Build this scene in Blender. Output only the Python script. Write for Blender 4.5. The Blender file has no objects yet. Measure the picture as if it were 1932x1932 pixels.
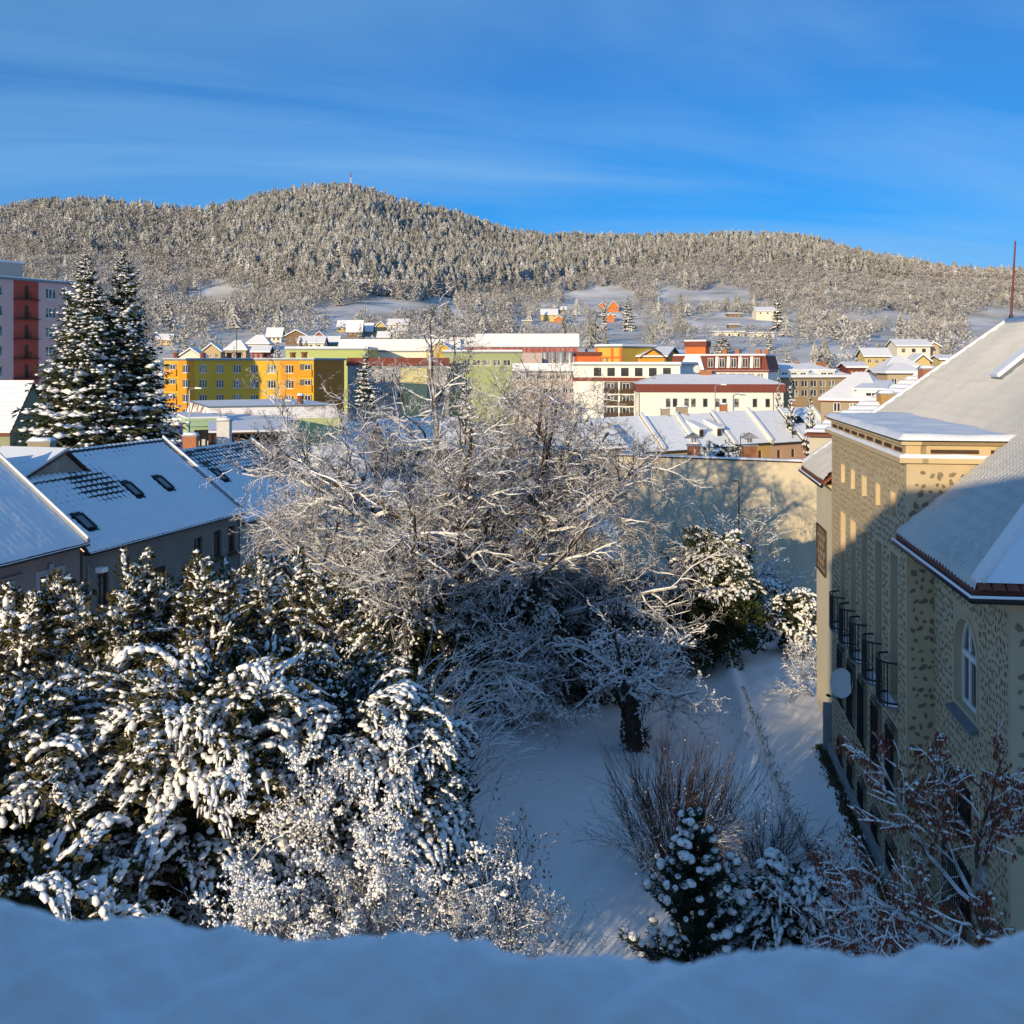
import bpy, bmesh, math, random
import numpy as np
from mathutils import Vector, Matrix, noise

random.seed(11)
rng = np.random.default_rng(7)
scene = bpy.context.scene
col = scene.collection
R = math.radians

# ------------------------------------------------------------------ camera
EYE = 14.2                      # eye height above the path by the tan building
cam_d = bpy.data.cameras.new('camera')
cam = bpy.data.objects.new('camera', cam_d)
col.objects.link(cam)
cam.location = (0, 0, EYE)
cam.rotation_euler = (R(90), 0, 0)
cam_d.sensor_width = 36
cam_d.lens = 36
cam_d.shift_y = -(0.5 - 683.0 / 1932.0)     # level camera, lower part of a tall frame
cam_d.clip_start = 0.05
cam_d.clip_end = 9000
cam_d.dof.use_dof = True
cam_d.dof.focus_distance = 60
cam_d.dof.aperture_fstop = 5.2
scene.camera = cam

# ------------------------------------------------------------------ sky and sun
SUN_AZ = R(29.5)                # sun stands behind the camera, to its left
SUN_EL = R(10.5)
to_sun = Vector((-math.sin(SUN_AZ) * math.cos(SUN_EL), -math.cos(SUN_AZ) * math.cos(SUN_EL), math.sin(SUN_EL)))
world = bpy.data.worlds.new('World')
scene.world = world
world.use_nodes = True
nt = world.node_tree
for n in list(nt.nodes):
    nt.nodes.remove(n)
out = nt.nodes.new('ShaderNodeOutputWorld')
bg = nt.nodes.new('ShaderNodeBackground')
sky = nt.nodes.new('ShaderNodeTexSky')
sky.sky_type = 'NISHITA'
sky.sun_disc = False
sky.sun_elevation = SUN_EL
sky.sun_rotation = math.atan2(to_sun.x, to_sun.y)
sky.altitude = 2600
sky.air_density = 1.0
sky.dust_density = 4.0
sky.ozone_density = 5.0
bg.inputs['Strength'].default_value = 0.15
hsv = nt.nodes.new('ShaderNodeHueSaturation')
hsv.inputs['Saturation'].default_value = 1.28
hsv.inputs['Hue'].default_value = 0.503
hsv.inputs['Value'].default_value = 0.68
nt.links.new(sky.outputs[0], hsv.inputs['Color'])
# thin high cloud streaks over the whole dome
tc = nt.nodes.new('ShaderNodeTexCoord')
sep = nt.nodes.new('ShaderNodeSeparateXYZ')
nt.links.new(tc.outputs['Generated'], sep.inputs[0])
def wmath(op, a, b=None):
    m = nt.nodes.new('ShaderNodeMath'); m.operation = op
    for i, x in enumerate((a, b)):
        if x is None: continue
        if isinstance(x, (int, float)): m.inputs[i].default_value = x
        else: nt.links.new(x, m.inputs[i])
    return m.outputs[0]
zz = wmath('ADD', wmath('MAXIMUM', sep.outputs[2], 0.0), 0.12)
cx = wmath('DIVIDE', sep.outputs[0], zz)
cy = wmath('DIVIDE', sep.outputs[1], zz)
comb = nt.nodes.new('ShaderNodeCombineXYZ')
nt.links.new(wmath('ADD', wmath('MULTIPLY', cx, 0.42), wmath('MULTIPLY', cy, 0.22)), comb.inputs[0])
nt.links.new(wmath('ADD', wmath('MULTIPLY', cy, 1.05), wmath('MULTIPLY', cx, -0.35)), comb.inputs[1])
nz = nt.nodes.new('ShaderNodeTexNoise')
nz.inputs['Scale'].default_value = 0.8
nz.inputs['Detail'].default_value = 7
nz.inputs['Roughness'].default_value = 0.52
nz.inputs['Distortion'].default_value = 0.5
nt.links.new(comb.outputs[0], nz.inputs['Vector'])
ramp = nt.nodes.new('ShaderNodeValToRGB')
ramp.color_ramp.elements[0].position = 0.40
ramp.color_ramp.elements[0].color = (0.20, 0.20, 0.20, 1)
ramp.color_ramp.elements[1].position = 0.70
ramp.color_ramp.elements[1].color = (0.78, 0.78, 0.78, 1)
nt.links.new(nz.outputs[0], ramp.inputs[0])
mixc = nt.nodes.new('ShaderNodeMixRGB')
nt.links.new(ramp.outputs[0], mixc.inputs[0])
nt.links.new(hsv.outputs[0], mixc.inputs[1])
mixc.inputs[2].default_value = (1.15, 2.3, 3.85, 1)
nt.links.new(mixc.outputs[0], bg.inputs['Color'])
nt.links.new(bg.outputs[0], out.inputs[0])

sun_d = bpy.data.lights.new('sun', 'SUN')
sun_d.energy = 3.3
sun_d.angle = R(0.53)
sun_d.color = (1.0, 0.77, 0.46)
sun = bpy.data.objects.new('sun', sun_d)
sun.rotation_euler = to_sun.to_track_quat('Z', 'Y').to_euler()
sun.location = (-40, -60, 60)
col.objects.link(sun)

scene.view_settings.view_transform = 'Standard'
scene.view_settings.look = 'None'
scene.view_settings.exposure = 0.58
scene.view_settings.gamma = 1.0
scene.view_settings.use_curve_mapping = False
scene.cycles.max_bounces = 8
scene.cycles.diffuse_bounces = 6
scene.cycles.glossy_bounces = 2
scene.cycles.transmission_bounces = 2
scene.cycles.use_denoising = True
try:
    scene.cycles.denoiser = 'OPENIMAGEDENOISE'
    scene.cycles.denoising_prefilter = 'ACCURATE'
except Exception:
    pass
scene.cycles.use_adaptive_sampling = True
scene.cycles.adaptive_threshold = 0.008

# ------------------------------------------------------------------ materials
MATS = {}
def mat(name, c, c2=None, scale=2.0, rough=0.85, bump=0.0, bscale=None, spec=0.3, metal=0.0, detail=4, contrast=0.5, stretch=None):
    """Principled with two base colours mixed by a world-space noise and an optional fine bump."""
    if name in MATS: return MATS[name]
    m = bpy.data.materials.new(name); m.use_nodes = True
    t = m.node_tree; b = t.nodes['Principled BSDF']
    b.inputs['Roughness'].default_value = rough
    b.inputs['Metallic'].default_value = metal
    b.inputs['Specular IOR Level'].default_value = spec
    c2 = c2 or tuple(x * 0.78 for x in c)
    g = t.nodes.new('ShaderNodeNewGeometry')
    vec = g.outputs['Position']
    if stretch:
        mp = t.nodes.new('ShaderNodeMapping'); mp.inputs['Scale'].default_value = stretch
        t.links.new(vec, mp.inputs[0]); vec = mp.outputs[0]
    n = t.nodes.new('ShaderNodeTexNoise'); n.inputs['Scale'].default_value = scale; n.inputs['Detail'].default_value = detail
    n.inputs['Roughness'].default_value = 0.62
    t.links.new(vec, n.inputs['Vector'])
    r = t.nodes.new('ShaderNodeValToRGB')
    r.color_ramp.elements[0].position = 0.5 - contrast * 0.5; r.color_ramp.elements[1].position = 0.5 + contrast * 0.5
    r.color_ramp.elements[0].color = (*c, 1); r.color_ramp.elements[1].color = (*c2, 1)
    t.links.new(n.outputs[0], r.inputs[0]); t.links.new(r.outputs[0], b.inputs['Base Color'])
    if bump:
        n2 = t.nodes.new('ShaderNodeTexNoise'); n2.inputs['Scale'].default_value = bscale or scale * 8; n2.inputs['Detail'].default_value = 3
        t.links.new(vec, n2.inputs['Vector'])
        bp = t.nodes.new('ShaderNodeBump'); bp.inputs['Strength'].default_value = bump; bp.inputs['Distance'].default_value = 0.05
        t.links.new(n2.outputs[0], bp.inputs['Height']); t.links.new(bp.outputs[0], b.inputs['Normal'])
    MATS[name] = m
    return m

def frosted(name, dark, dark2, snow=(0.84, 0.85, 0.87), lo=0.05, hi=0.55, nscale=1.5, amt=0.6, tint=False, cover=1.0):
    """Bark, needles or tiles that carry real snow on the faces that look up (world normal), broken up by noise."""
    if name in MATS: return MATS[name]
    m = bpy.data.materials.new(name); m.use_nodes = True
    t = m.node_tree; b = t.nodes['Principled BSDF']
    b.inputs['Roughness'].default_value = 0.9; b.inputs['Specular IOR Level'].default_value = 0.2
    g = t.nodes.new('ShaderNodeNewGeometry')
    n = t.nodes.new('ShaderNodeTexNoise'); n.inputs['Scale'].default_value = nscale; n.inputs['Detail'].default_value = 4
    t.links.new(g.outputs['Position'], n.inputs['Vector'])
    s = t.nodes.new('ShaderNodeSeparateXYZ'); t.links.new(g.outputs['True Normal'], s.inputs[0])
    ab = t.nodes.new('ShaderNodeMath'); ab.operation = 'MULTIPLY_ADD'
    t.links.new(n.outputs[0], ab.inputs[0]); ab.inputs[1].default_value = amt; t.links.new(s.outputs[2], ab.inputs[2])
    mr = t.nodes.new('ShaderNodeMapRange'); mr.inputs[1].default_value = lo + amt * 0.5; mr.inputs[2].default_value = hi + amt * 0.5
    mr.inputs[4].default_value = cover
    t.links.new(ab.outputs[0], mr.inputs[0])
    mx0 = t.nodes.new('ShaderNodeMixRGB'); mx0.inputs[1].default_value = (*dark, 1); mx0.inputs[2].default_value = (*dark2, 1)
    if tint:
        a = t.nodes.new('ShaderNodeObjectInfo')
        t.links.new(a.outputs['Random'], mx0.inputs[0])
        # whole trees also differ in how much snow they still hold
        mm = t.nodes.new('ShaderNodeMath'); mm.operation = 'MULTIPLY'
        mr2 = t.nodes.new('ShaderNodeMapRange'); mr2.inputs[3].default_value = 1.0; mr2.inputs[4].default_value = 0.35
        t.links.new(a.outputs['Random'], mr2.inputs[0])
        t.links.new(mr.outputs[0], mm.inputs[0]); t.links.new(mr2.outputs[0], mm.inputs[1])
        fac = mm.outputs[0]
    else:
        t.links.new(n.outputs[0], mx0.inputs[0]); fac = mr.outputs[0]
    mx = t.nodes.new('ShaderNodeMixRGB'); t.links.new(fac, mx.inputs[0])
    t.links.new(mx0.outputs[0], mx.inputs[1]); mx.inputs[2].default_value = (*snow, 1)
    t.links.new(mx.outputs[0], b.inputs['Base Color'])
    MATS[name] = m
    return m

SNOW = mat('snow', (0.90, 0.91, 0.93), (0.85, 0.865, 0.89), 3.0, 0.75, bump=0.35, bscale=14, spec=0.25)
SNOWFAR = mat('snow_far', (0.86, 0.87, 0.89), (0.74, 0.75, 0.78), 0.6, 0.8)
SNOWROOF = mat('snow_roof', (0.88, 0.90, 0.93), (0.80, 0.83, 0.88), 1.6, 0.8, bump=0.3, bscale=9)
TAN = mat('tan_plaster', (0.60, 0.49, 0.32), (0.50, 0.41, 0.26), 1.3, 0.92, bump=0.5, bscale=40, detail=6)
TANLIGHT = mat('tan_trim', (0.60, 0.47, 0.27), (0.54, 0.42, 0.24), 1.5, 0.9, bump=0.25, bscale=30)
STONE = mat('dark_stone', (0.25, 0.205, 0.14), (0.17, 0.14, 0.10), 5, 0.9)
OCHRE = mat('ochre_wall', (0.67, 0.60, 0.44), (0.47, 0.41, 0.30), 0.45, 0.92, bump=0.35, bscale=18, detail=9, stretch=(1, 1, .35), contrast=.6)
CREAM = mat('cream_wall', (0.70, 0.64, 0.47), (0.62, 0.56, 0.41), 0.6, 0.92, bump=0.2, bscale=18)
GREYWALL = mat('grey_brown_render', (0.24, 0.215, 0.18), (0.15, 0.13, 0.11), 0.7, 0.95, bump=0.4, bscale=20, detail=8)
IRON = mat('black_iron', (0.012, 0.013, 0.016), rough=0.5, spec=0.4)
GLASS = mat('dark_glass', (0.02, 0.025, 0.03), (0.04, 0.045, 0.05), 0.8, 0.08, spec=0.6)
CURTAIN = mat('curtained_glass', (0.30, 0.30, 0.28), (0.06, 0.065, 0.07), 0.9, 0.15, spec=0.5, contrast=0.15)
WFRAME = mat('white_frame', (0.78, 0.78, 0.76), (0.72, 0.72, 0.70), 1, 0.5)
BROWN = mat('brown_wood', (0.085, 0.05, 0.03), (0.055, 0.033, 0.02), 3, 0.8)
ZINC = mat('zinc_sheet', (0.20, 0.24, 0.27), (0.16, 0.19, 0.22), 2, 0.45, metal=0.3)
DARKTILE = mat('dark_tile', (0.035, 0.035, 0.04), (0.055, 0.05, 0.05), 4, 0.8)
REDTILE = mat('red_tile', (0.23, 0.075, 0.045), (0.15, 0.055, 0.04), 4, 0.8)
MAROON = mat('maroon_cladding', (0.20, 0.055, 0.035), (0.15, 0.04, 0.03), 2, 0.7, stretch=(3, 3, 0.2))
BRICK = mat('brick', (0.42, 0.17, 0.08), (0.30, 0.13, 0.07), 4, 0.9, bump=0.3)
BRICKGREY = mat('pale_brick', (0.36, 0.31, 0.23), (0.27, 0.23, 0.17), 4, 0.9, bump=0.3)
CONCRETE = mat('concrete', (0.33, 0.34, 0.35), (0.25, 0.26, 0.27), 1.5, 0.9, bump=0.2)
WHITEWALL = mat('white_render', (0.80, 0.78, 0.70), (0.72, 0.70, 0.63), 0.3, 0.9)
STEEL = mat('galvanised_steel', (0.42, 0.43, 0.44), (0.34, 0.35, 0.36), 3, 0.45, metal=0.5)
BARK = frosted('bark', (0.060, 0.046, 0.036), (0.10, 0.078, 0.058), lo=0.25, hi=0.75, nscale=5, cover=0.9)
TWIG = frosted('twig', (0.045, 0.034, 0.027), (0.085, 0.064, 0.048), lo=0.0, hi=0.5, nscale=3, amt=.9, cover=0.92)
REDTWIG = frosted('red_twig', (0.060, 0.040, 0.034), (0.10, 0.068, 0.055), lo=0.35, hi=0.9, nscale=6, cover=0.6)

# ------------------------------------------------------------------ mesh helpers
BASE = {}          # object -> world position of its thing's root, so parts can be given in world coordinates
def tag(o, label=None, cat=None, group=None, kind=None):
    if label: o['label'] = label
    if cat: o['category'] = cat
    if group: o['group'] = group
    if kind: o['kind'] = kind
    return o
def thing(name, loc, label, cat, group=None):
    o = bpy.data.objects.new(name, None); o.location = loc; o.empty_display_size = 0.5
    col.objects.link(o); BASE[o] = Vector(loc)
    return tag(o, label, cat, group)
def link_mesh(name, me, parent, loc=None):
    o = bpy.data.objects.new(name, me); col.objects.link(o)
    if parent is not None:
        o.parent = parent; BASE[o] = BASE[parent]
    else:
        BASE[o] = Vector((0, 0, 0))
    if loc is not None: o.location = loc
    return o
def V3(p, z=None):
    return Vector((p[0], p[1], z if z is not None else p[2]))

class MB:
    def __init__(s): s.v = []; s.f = []
    def poly(s, pts):
        i = len(s.v); s.v += [tuple(p) for p in pts]; s.f.append(tuple(range(i, i + len(pts)))); return s
    def hexa(s, b, t):
        """closed solid from a bottom loop and a top loop"""
        n = len(b); i = len(s.v); s.v += [tuple(p) for p in b] + [tuple(p) for p in t]
        s.f.append(tuple(range(i + n - 1, i - 1, -1))); s.f.append(tuple(range(i + n, i + 2 * n)))
        for k in range(n):
            j = (k + 1) % n
            s.f.append((i + k, i + j, i + n + j, i + n + k))
        return s
    def box(s, x0, x1, y0, y1, z0, z1):
        b = [(x0, y0, z0), (x1, y0, z0), (x1, y1, z0), (x0, y1, z0)]
        return s.hexa(b, [(p[0], p[1], z1) for p in b])
    def fbox(s, F, u0, u1, z0, z1, w0, w1):
        b = [F.p(u0, z0, w0), F.p(u1, z0, w0), F.p(u1, z0, w1), F.p(u0, z0, w1)]
        t = [F.p(u0, z1, w0), F.p(u1, z1, w0), F.p(u1, z1, w1), F.p(u0, z1, w1)]
        return s.hexa(b, t)
    def tube(s, pts, r, k=6, cap=True):
        pts = [Vector(p) for p in pts]; n = len(pts)
        rr = r if isinstance(r, (list, tuple)) else [r] * n
        i0 = len(s.v)
        for i, p in enumerate(pts):
            t = (pts[min(i + 1, n - 1)] - pts[max(i - 1, 0)]).normalized()
            a = t.cross(Vector((0, 0, 1)) if abs(t.z) < 0.95 else Vector((1, 0, 0))).normalized(); b = t.cross(a)
            for q in range(k):
                an = 2 * math.pi * q / k
                s.v.append(tuple(p + (a * math.cos(an) + b * math.sin(an)) * rr[i]))
        for i in range(n - 1):
            for q in range(k):
                a0 = i0 + i * k + q; a1 = i0 + i * k + (q + 1) % k
                s.f.append((a0, a1, a1 + k, a0 + k))
        if cap:
            s.f.append(tuple(i0 + q for q in range(k - 1, -1, -1))); s.f.append(tuple(i0 + (n - 1) * k + q for q in range(k)))
        return s
    def slab(s, pts, h0, h1):
        """roof slope: polygon lifted vertically from h0 to h1"""
        return s.hexa([(p[0], p[1], p[2] + h0) for p in pts], [(p[0], p[1], p[2] + h1) for p in pts])
    def mesh(s, name, m, off=Vector((0, 0, 0)), smooth=False):
        me = bpy.data.meshes.new(name)
        me.from_pydata([(x - off.x, y - off.y, z - off.z) for x, y, z in s.v], [], s.f)
        me.materials.append(m)
        if smooth: me.polygons.foreach_set('use_smooth', [True] * len(me.polygons))
        bm = bmesh.new(); bm.from_mesh(me); bmesh.ops.recalc_face_normals(bm, faces=bm.faces); bm.to_mesh(me); bm.free()
        me.update(); return me
    def build(s, name, m, parent=None, smooth=False):
        off = BASE[parent] if parent is not None else Vector((0, 0, 0))
        return link_mesh(name, s.mesh(name, m, off, smooth), parent)

def np_mesh(name, V, Fc, m, parent=None, smooth=False, attr=None, kind=None):
    V = np.asarray(V, dtype=np.float32); Fc = np.asarray(Fc, dtype=np.int32)
    off = BASE[parent] if parent is not None else Vector((0, 0, 0))
    V = V - np.array(off, dtype=np.float32)
    me = bpy.data.meshes.new(name); k = Fc.shape[1]
    me.vertices.add(len(V)); me.vertices.foreach_set('co', V.ravel())
    me.loops.add(Fc.size); me.loops.foreach_set('vertex_index', Fc.ravel())
    me.polygons.add(len(Fc)); me.polygons.foreach_set('loop_start', np.arange(0, Fc.size, k, dtype=np.int32))
    me.polygons.foreach_set('loop_total', np.full(len(Fc), k, dtype=np.int32))
    if smooth: me.polygons.foreach_set('use_smooth', np.ones(len(Fc), dtype=bool))
    me.materials.append(m); me.update(calc_edges=True); me.validate()
    if attr is not None:
        a = me.attributes.new('tint', 'FLOAT', 'FACE'); a.data.foreach_set('value', np.asarray(attr, dtype=np.float32))
    o = link_mesh(name, me, parent)
    if kind: o['kind'] = kind
    return o

class Frame:
    """wall plane: u along the wall (left to right as seen from outside), z up, w outward"""
    def __init__(s, A, B):
        s.o = Vector((A[0], A[1], 0)); d = Vector((B[0] - A[0], B[1] - A[1], 0)); s.W = d.length
        s.d = d.normalized(); s.n = Vector((s.d.y, -s.d.x, 0))
    def p(s, u, z, w=0.0):
        q = s.o + s.d * u + s.n * w; return (q.x, q.y, z)
    def matrix(s, u, z, w=0.0):
        x = -s.d
        q = s.p(u, z, w)
        return Matrix(((x.x, s.n.x, 0, q[0]), (x.y, s.n.y, 0, q[1]), (0, 0, 1, q[2]), (0, 0, 0, 1)))

def holed_wall(mb, F, u0, u1, z0, z1, holes, depth=0.2):
    """wall face with rectangular openings (u0,u1,z0,z1) and their reveals"""
    us = sorted({u0, u1, *[h[0] for h in holes], *[h[1] for h in holes]}); zs = sorted({z0, z1, *[h[2] for h in holes], *[h[3] for h in holes]})
    us = [u for u in us if u0 <= u <= u1]; zs = [z for z in zs if z0 <= z <= z1]
    for i in range(len(us) - 1):
        run = None
        for j in range(len(zs) - 1):
            cu = (us[i] + us[i + 1]) / 2; cz = (zs[j] + zs[j + 1]) / 2
            if any(h[0] < cu < h[1] and h[2] < cz < h[3] for h in holes):
                if run is not None: mb.poly([F.p(us[i], run), F.p(us[i + 1], run), F.p(us[i + 1], zs[j]), F.p(us[i], zs[j])]); run = None
            elif run is None: run = zs[j]
        if run is not None: mb.poly([F.p(us[i], run), F.p(us[i + 1], run), F.p(us[i + 1], zs[-1]), F.p(us[i], zs[-1])])
    for a, b, c, d in holes:
        mb.poly([F.p(a, c), F.p(a, c, -depth), F.p(a, d, -depth), F.p(a, d)])
        mb.poly([F.p(b, c), F.p(b, c, -depth), F.p(b, d, -depth), F.p(b, d)])
        mb.poly([F.p(a, c), F.p(a, c, -depth), F.p(b, c, -depth), F.p(b, c)])
        mb.poly([F.p(a, d), F.p(a, d, -depth), F.p(b, d, -depth), F.p(b, d)])

WCACHE = {}
def window(F, h, parent, depth=0.2, fm=None, gm=None, bars=1, cross=False, ft=0.07, name='window', sill=None):
    """window frame set back in an opening of the wall, with its own glass pane"""
    fm = fm or WFRAME; gm = gm or GLASS
    w = round(h[1] - h[0], 3); hh = round(h[3] - h[2], 3)
    key = (w, hh, fm.name, gm.name, bars, cross, ft, sill.name if sill else None)
    if key not in WCACHE:
        L = Frame((w / 2, 0), (-w / 2, 0))          # local wall plane, outward +y
        a = MB()
        a.fbox(L, 0, ft, 0, hh, -0.02, 0.04); a.fbox(L, w - ft, w, 0, hh, -0.02, 0.04)
        a.fbox(L, ft, w - ft, 0, ft, -0.02, 0.04); a.fbox(L, ft, w - ft, hh - ft, hh, -0.02, 0.04)
        for i in range(bars):
            c = w * (i + 1) / (bars + 1); a.fbox(L, c - ft * .6, c + ft * .6, ft, hh - ft, -0.02, 0.037)
        if cross: a.fbox(L, ft, w - ft, hh * .66, hh * .66 + ft, -0.02, 0.034)
        if sill: a.fbox(L, -0.06, w + 0.06, -0.06, -0.003, -0.02, depth + 0.1)
        g = MB(); g.fbox(L, ft * .5, w - ft * .5, ft * .5, hh - ft * .5, -0.015, 0.0)
        WCACHE[key] = (a.mesh('window', fm), g.mesh('pane', gm))
    fme, gme = WCACHE[key]
    o = link_mesh(name, fme, parent)
    M = F.matrix((h[0] + h[1]) / 2, h[2], -depth)
    M.translation = M.translation - BASE[parent]
    o.matrix_local = M
    g = bpy.data.objects.new('pane', gme); col.objects.link(g); g.parent = o
    return o

def gable_faces(A, B, C, D, ze, zr, over=0.35):
    """two slopes; ridge runs parallel to A->B. A,B front eave corners, D,C rear ones"""
    A, B, C, D = [Vector((p[0], p[1], ze)) for p in (A, B, C, D)]
    d = (B - A).normalized(); p = (D - A).normalized()
    A2 = A - d * over - p * over; B2 = B + d * over - p * over; C2 = C + d * over + p * over; D2 = D - d * over + p * over
    sl = (zr - ze) / ((D - A).length / 2)
    for q in (A2, B2, C2, D2): q.z = ze - sl * over
    r0 = (A2 + D2) / 2; r1 = (B2 + C2) / 2; r0.z = r1.z = zr
    return [[A2, B2, r1, r0], [C2, D2, r0, r1]]
def hip_faces(A, B, C, D, ze, zr, over=0.4, inset=None):
    A, B, C, D = [Vector((p[0], p[1], ze)) for p in (A, B, C, D)]
    d = (B - A).normalized(); p = (D - A).normalized()
    A2 = A - d * over - p * over; B2 = B + d * over - p * over; C2 = C + d * over + p * over; D2 = D - d * over + p * over
    ins = inset if inset is not None else (D - A).length / 2
    r0 = (A2 + D2) / 2 + d * ins; r1 = (B2 + C2) / 2 - d * ins; r0.z = r1.z = zr
    return [[A2, B2, r1, r0], [C2, D2, r0, r1], [D2, A2, r0], [B2, C2, r1]]

def roof(faces, parent, tile=None, snow=0.22, th=0.16, snowmat=None):
    tile = tile or DARKTILE
    mb = MB()
    for f in faces: mb.slab(f, 0.0, th)
    r = mb.build('roof', tile, parent)
    if snow:
        sb = MB()
        for f in faces:
            c = sum((Vector(q) for q in f), Vector()) / len(f)
            sb.slab([Vector(q) + (c - Vector(q)).normalized() * 0.03 for q in f], th + 0.004, th + snow)
        s = sb.build('snow', snowmat or SNOWFAR, r)
    return r

def rect(A, B, depth):
    """footprint from the front edge A->B (left to right seen from the camera) going back"""
    A = Vector((A[0], A[1], 0)); B = Vector((B[0], B[1], 0)); d = (B - A).normalized(); p = Vector((-d.y, d.x, 0))
    return A, B, B + p * depth, A + p * depth

def pix(vx, Y): return (vx - 966) / 1936 * Y
def zpix(vy, Y): return EYE - (vy - 683) / 1936 * Y
# ------------------------------------------------------------------ terrain
SKY_X = np.array([-1600, -700, -200, 0, 100, 170, 300, 380, 440, 520, 590, 650, 700, 750, 850, 960, 1050, 1200, 1400, 1500, 1560, 1650, 1750, 1850, 1932, 2300, 3000, 3600], float)
SKY_Y = np.array([480, 440, 400, 385, 372, 368, 385, 389, 379, 359, 348, 346, 355, 372, 396, 430, 438, 438, 435, 441, 451, 475, 490, 500, 505, 530, 560, 580], float)
def smooth(a, b, x):
    t = np.clip((x - a) / (b - a), 0, 1); return t * t * (3 - 2 * t)
def snoise(x, y, s, seed=0.0):
    """cheap smooth pseudo noise, -1..1"""
    return (np.sin(x / s * 1.7 + seed) * np.cos(y / s * 1.3 + seed * 1.7) + np.sin(x / s * 0.83 - y / s * 1.1 + seed * 2.3) + 0.6 * np.sin(x / s * 2.9 + y / s * 2.3 + seed * 0.7) * np.cos(y / s * 2.1 - seed)) / 2.6
LAWN = -1.0
def lane_x(y): return 6.0 + 0.095 * y      # edge of the path along the tan building
def ground_z(x, y):
    x = np.asarray(x, float); y = np.asarray(y, float)
    ys = np.maximum(y, 1.0)
    # garden: lawn below, path above with a short bank between them
    e = lane_x(y) + 0.25 * snoise(x, y, 3.1, 4)
    near = LAWN + 0.5 * smooth(-1.5, -0.1, x - e) + 0.16 * np.exp(-((x - e + .35) / .3) ** 2) * (y > 28)
    near = near - 0.10 * np.exp(-((x - e - 0.1) / 0.22) ** 2) * (y > 28)
    near = near + 0.09 * snoise(x, y, 2.2, 1) + 0.05 * snoise(x, y, 0.63, 2) + 0.03 * snoise(x, y, 0.30, 5)
    # trodden tracks across the lawn
    for x0, k, ph in ((-9.5, 0.35, 0), (-8.2, 0.33, 2), (-14.0, 0.55, 1)):
        tx = x - (x0 + k * y + 0.5 * np.sin(y * 0.3 + ph))
        near = near - 0.17 * np.exp(-(tx / 0.24) ** 2) * (0.55 + 0.45 * np.sin(y * 8.3 + ph)) * (y > 15) * (y < 60)
    lx = x - (e + 1.15)
    near = near - 0.05 * np.exp(-(lx / 0.3) ** 2) * (0.5 + 0.5 * np.sin(y * 7.1))
    town = 0.8 - 4.6 * smooth(-15, 15, x)
    t = smooth(74, 100, y); low = near * (1 - t) + town * t
    # hill: rises from the town's edge to the wooded ridge
    vx = 966 + 1936 * x / ys
    e_r = 683 - np.interp(vx, SKY_X, SKY_Y) - 23
    yr = np.interp(vx, [-700, 0, 650, 1000, 1400, 1932, 2600], [1250, 1300, 1350, 1450, 1500, 1400, 1300])
    pts = np.stack([0 * e_r - 104, 0 * e_r - 40, 0 * e_r + 28, 0.20 * e_r + 8, 0.40 * e_r, 0.72 * e_r, e_r, 0.86 * e_r, 0.55 * e_r], 0)
    Yk = np.stack([0 * yr + 285, 0 * yr + 345, 0 * yr + 450, 0 * yr + 580, 0.58 * yr, 0.8 * yr, yr, 1.16 * yr, 2.0 * yr], 0)
    ee = np.full_like(e_r, 0.0); inside = ys >= Yk[0]
    for k in range(len(Yk) - 1):
        tt = np.clip((ys - Yk[k]) / (Yk[k + 1] - Yk[k]), 0, 1)
        sel = (ys >= Yk[k]) & (ys <= Yk[k + 1]); ee = np.where(sel, pts[k] * (1 - tt) + pts[k + 1] * tt, ee)
    ee = np.where(ys > Yk[-1], pts[-1], ee)
    hill = EYE + ee / 1936 * ys + smooth(420, 800, ys) * (7 * snoise(x, y, 70, 3) + 3.0 * snoise(x, y, 31, 6)) * (1 - 0.6 * np.exp(-((ys - yr) / 120) ** 2))
    b = smooth(262, 300, ys)
    return np.where(ys < 262, low, low * (1 - b) + hill * b)
def gz(x, y): return float(ground_z(np.array([x]), np.array([y]))[0])

def axis(*segs):
    out = []
    for a, b, st in segs: out += list(np.arange(a, b, st))
    return np.array(out + [segs[-1][1]])
def grid_mesh(name, xs, ys, zf, m, smoothit=True, kind='structure'):
    X, Y = np.meshgrid(xs, ys); Z = zf(X, Y); nx, ny = len(xs), len(ys)
    Vv = np.stack([X, Y, Z], -1).reshape(-1, 3); i = np.arange(nx * ny).reshape(ny, nx)
    Fc = np.stack([i[:-1, :-1], i[:-1, 1:], i[1:, 1:], i[1:, :-1]], -1).reshape(-1, 4)
    return np_mesh(name, Vv, Fc, m, None, smoothit, kind=kind)
gxs = axis((-420, -80, 20), (-80, -3, 3), (-3, 14, 0.16), (14, 40, 2), (40, 420, 20))
gys = axis((-120, 0, 20), (0, 22, 2), (22, 50, 0.16), (50, 76, 1.0), (76, 110, 4), (110, 300, 15))
grd = grid_mesh('ground', gxs, gys, ground_z, SNOW)
tag(grd, 'snow covered lawn, path and streets between the buildings', 'ground')

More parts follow.
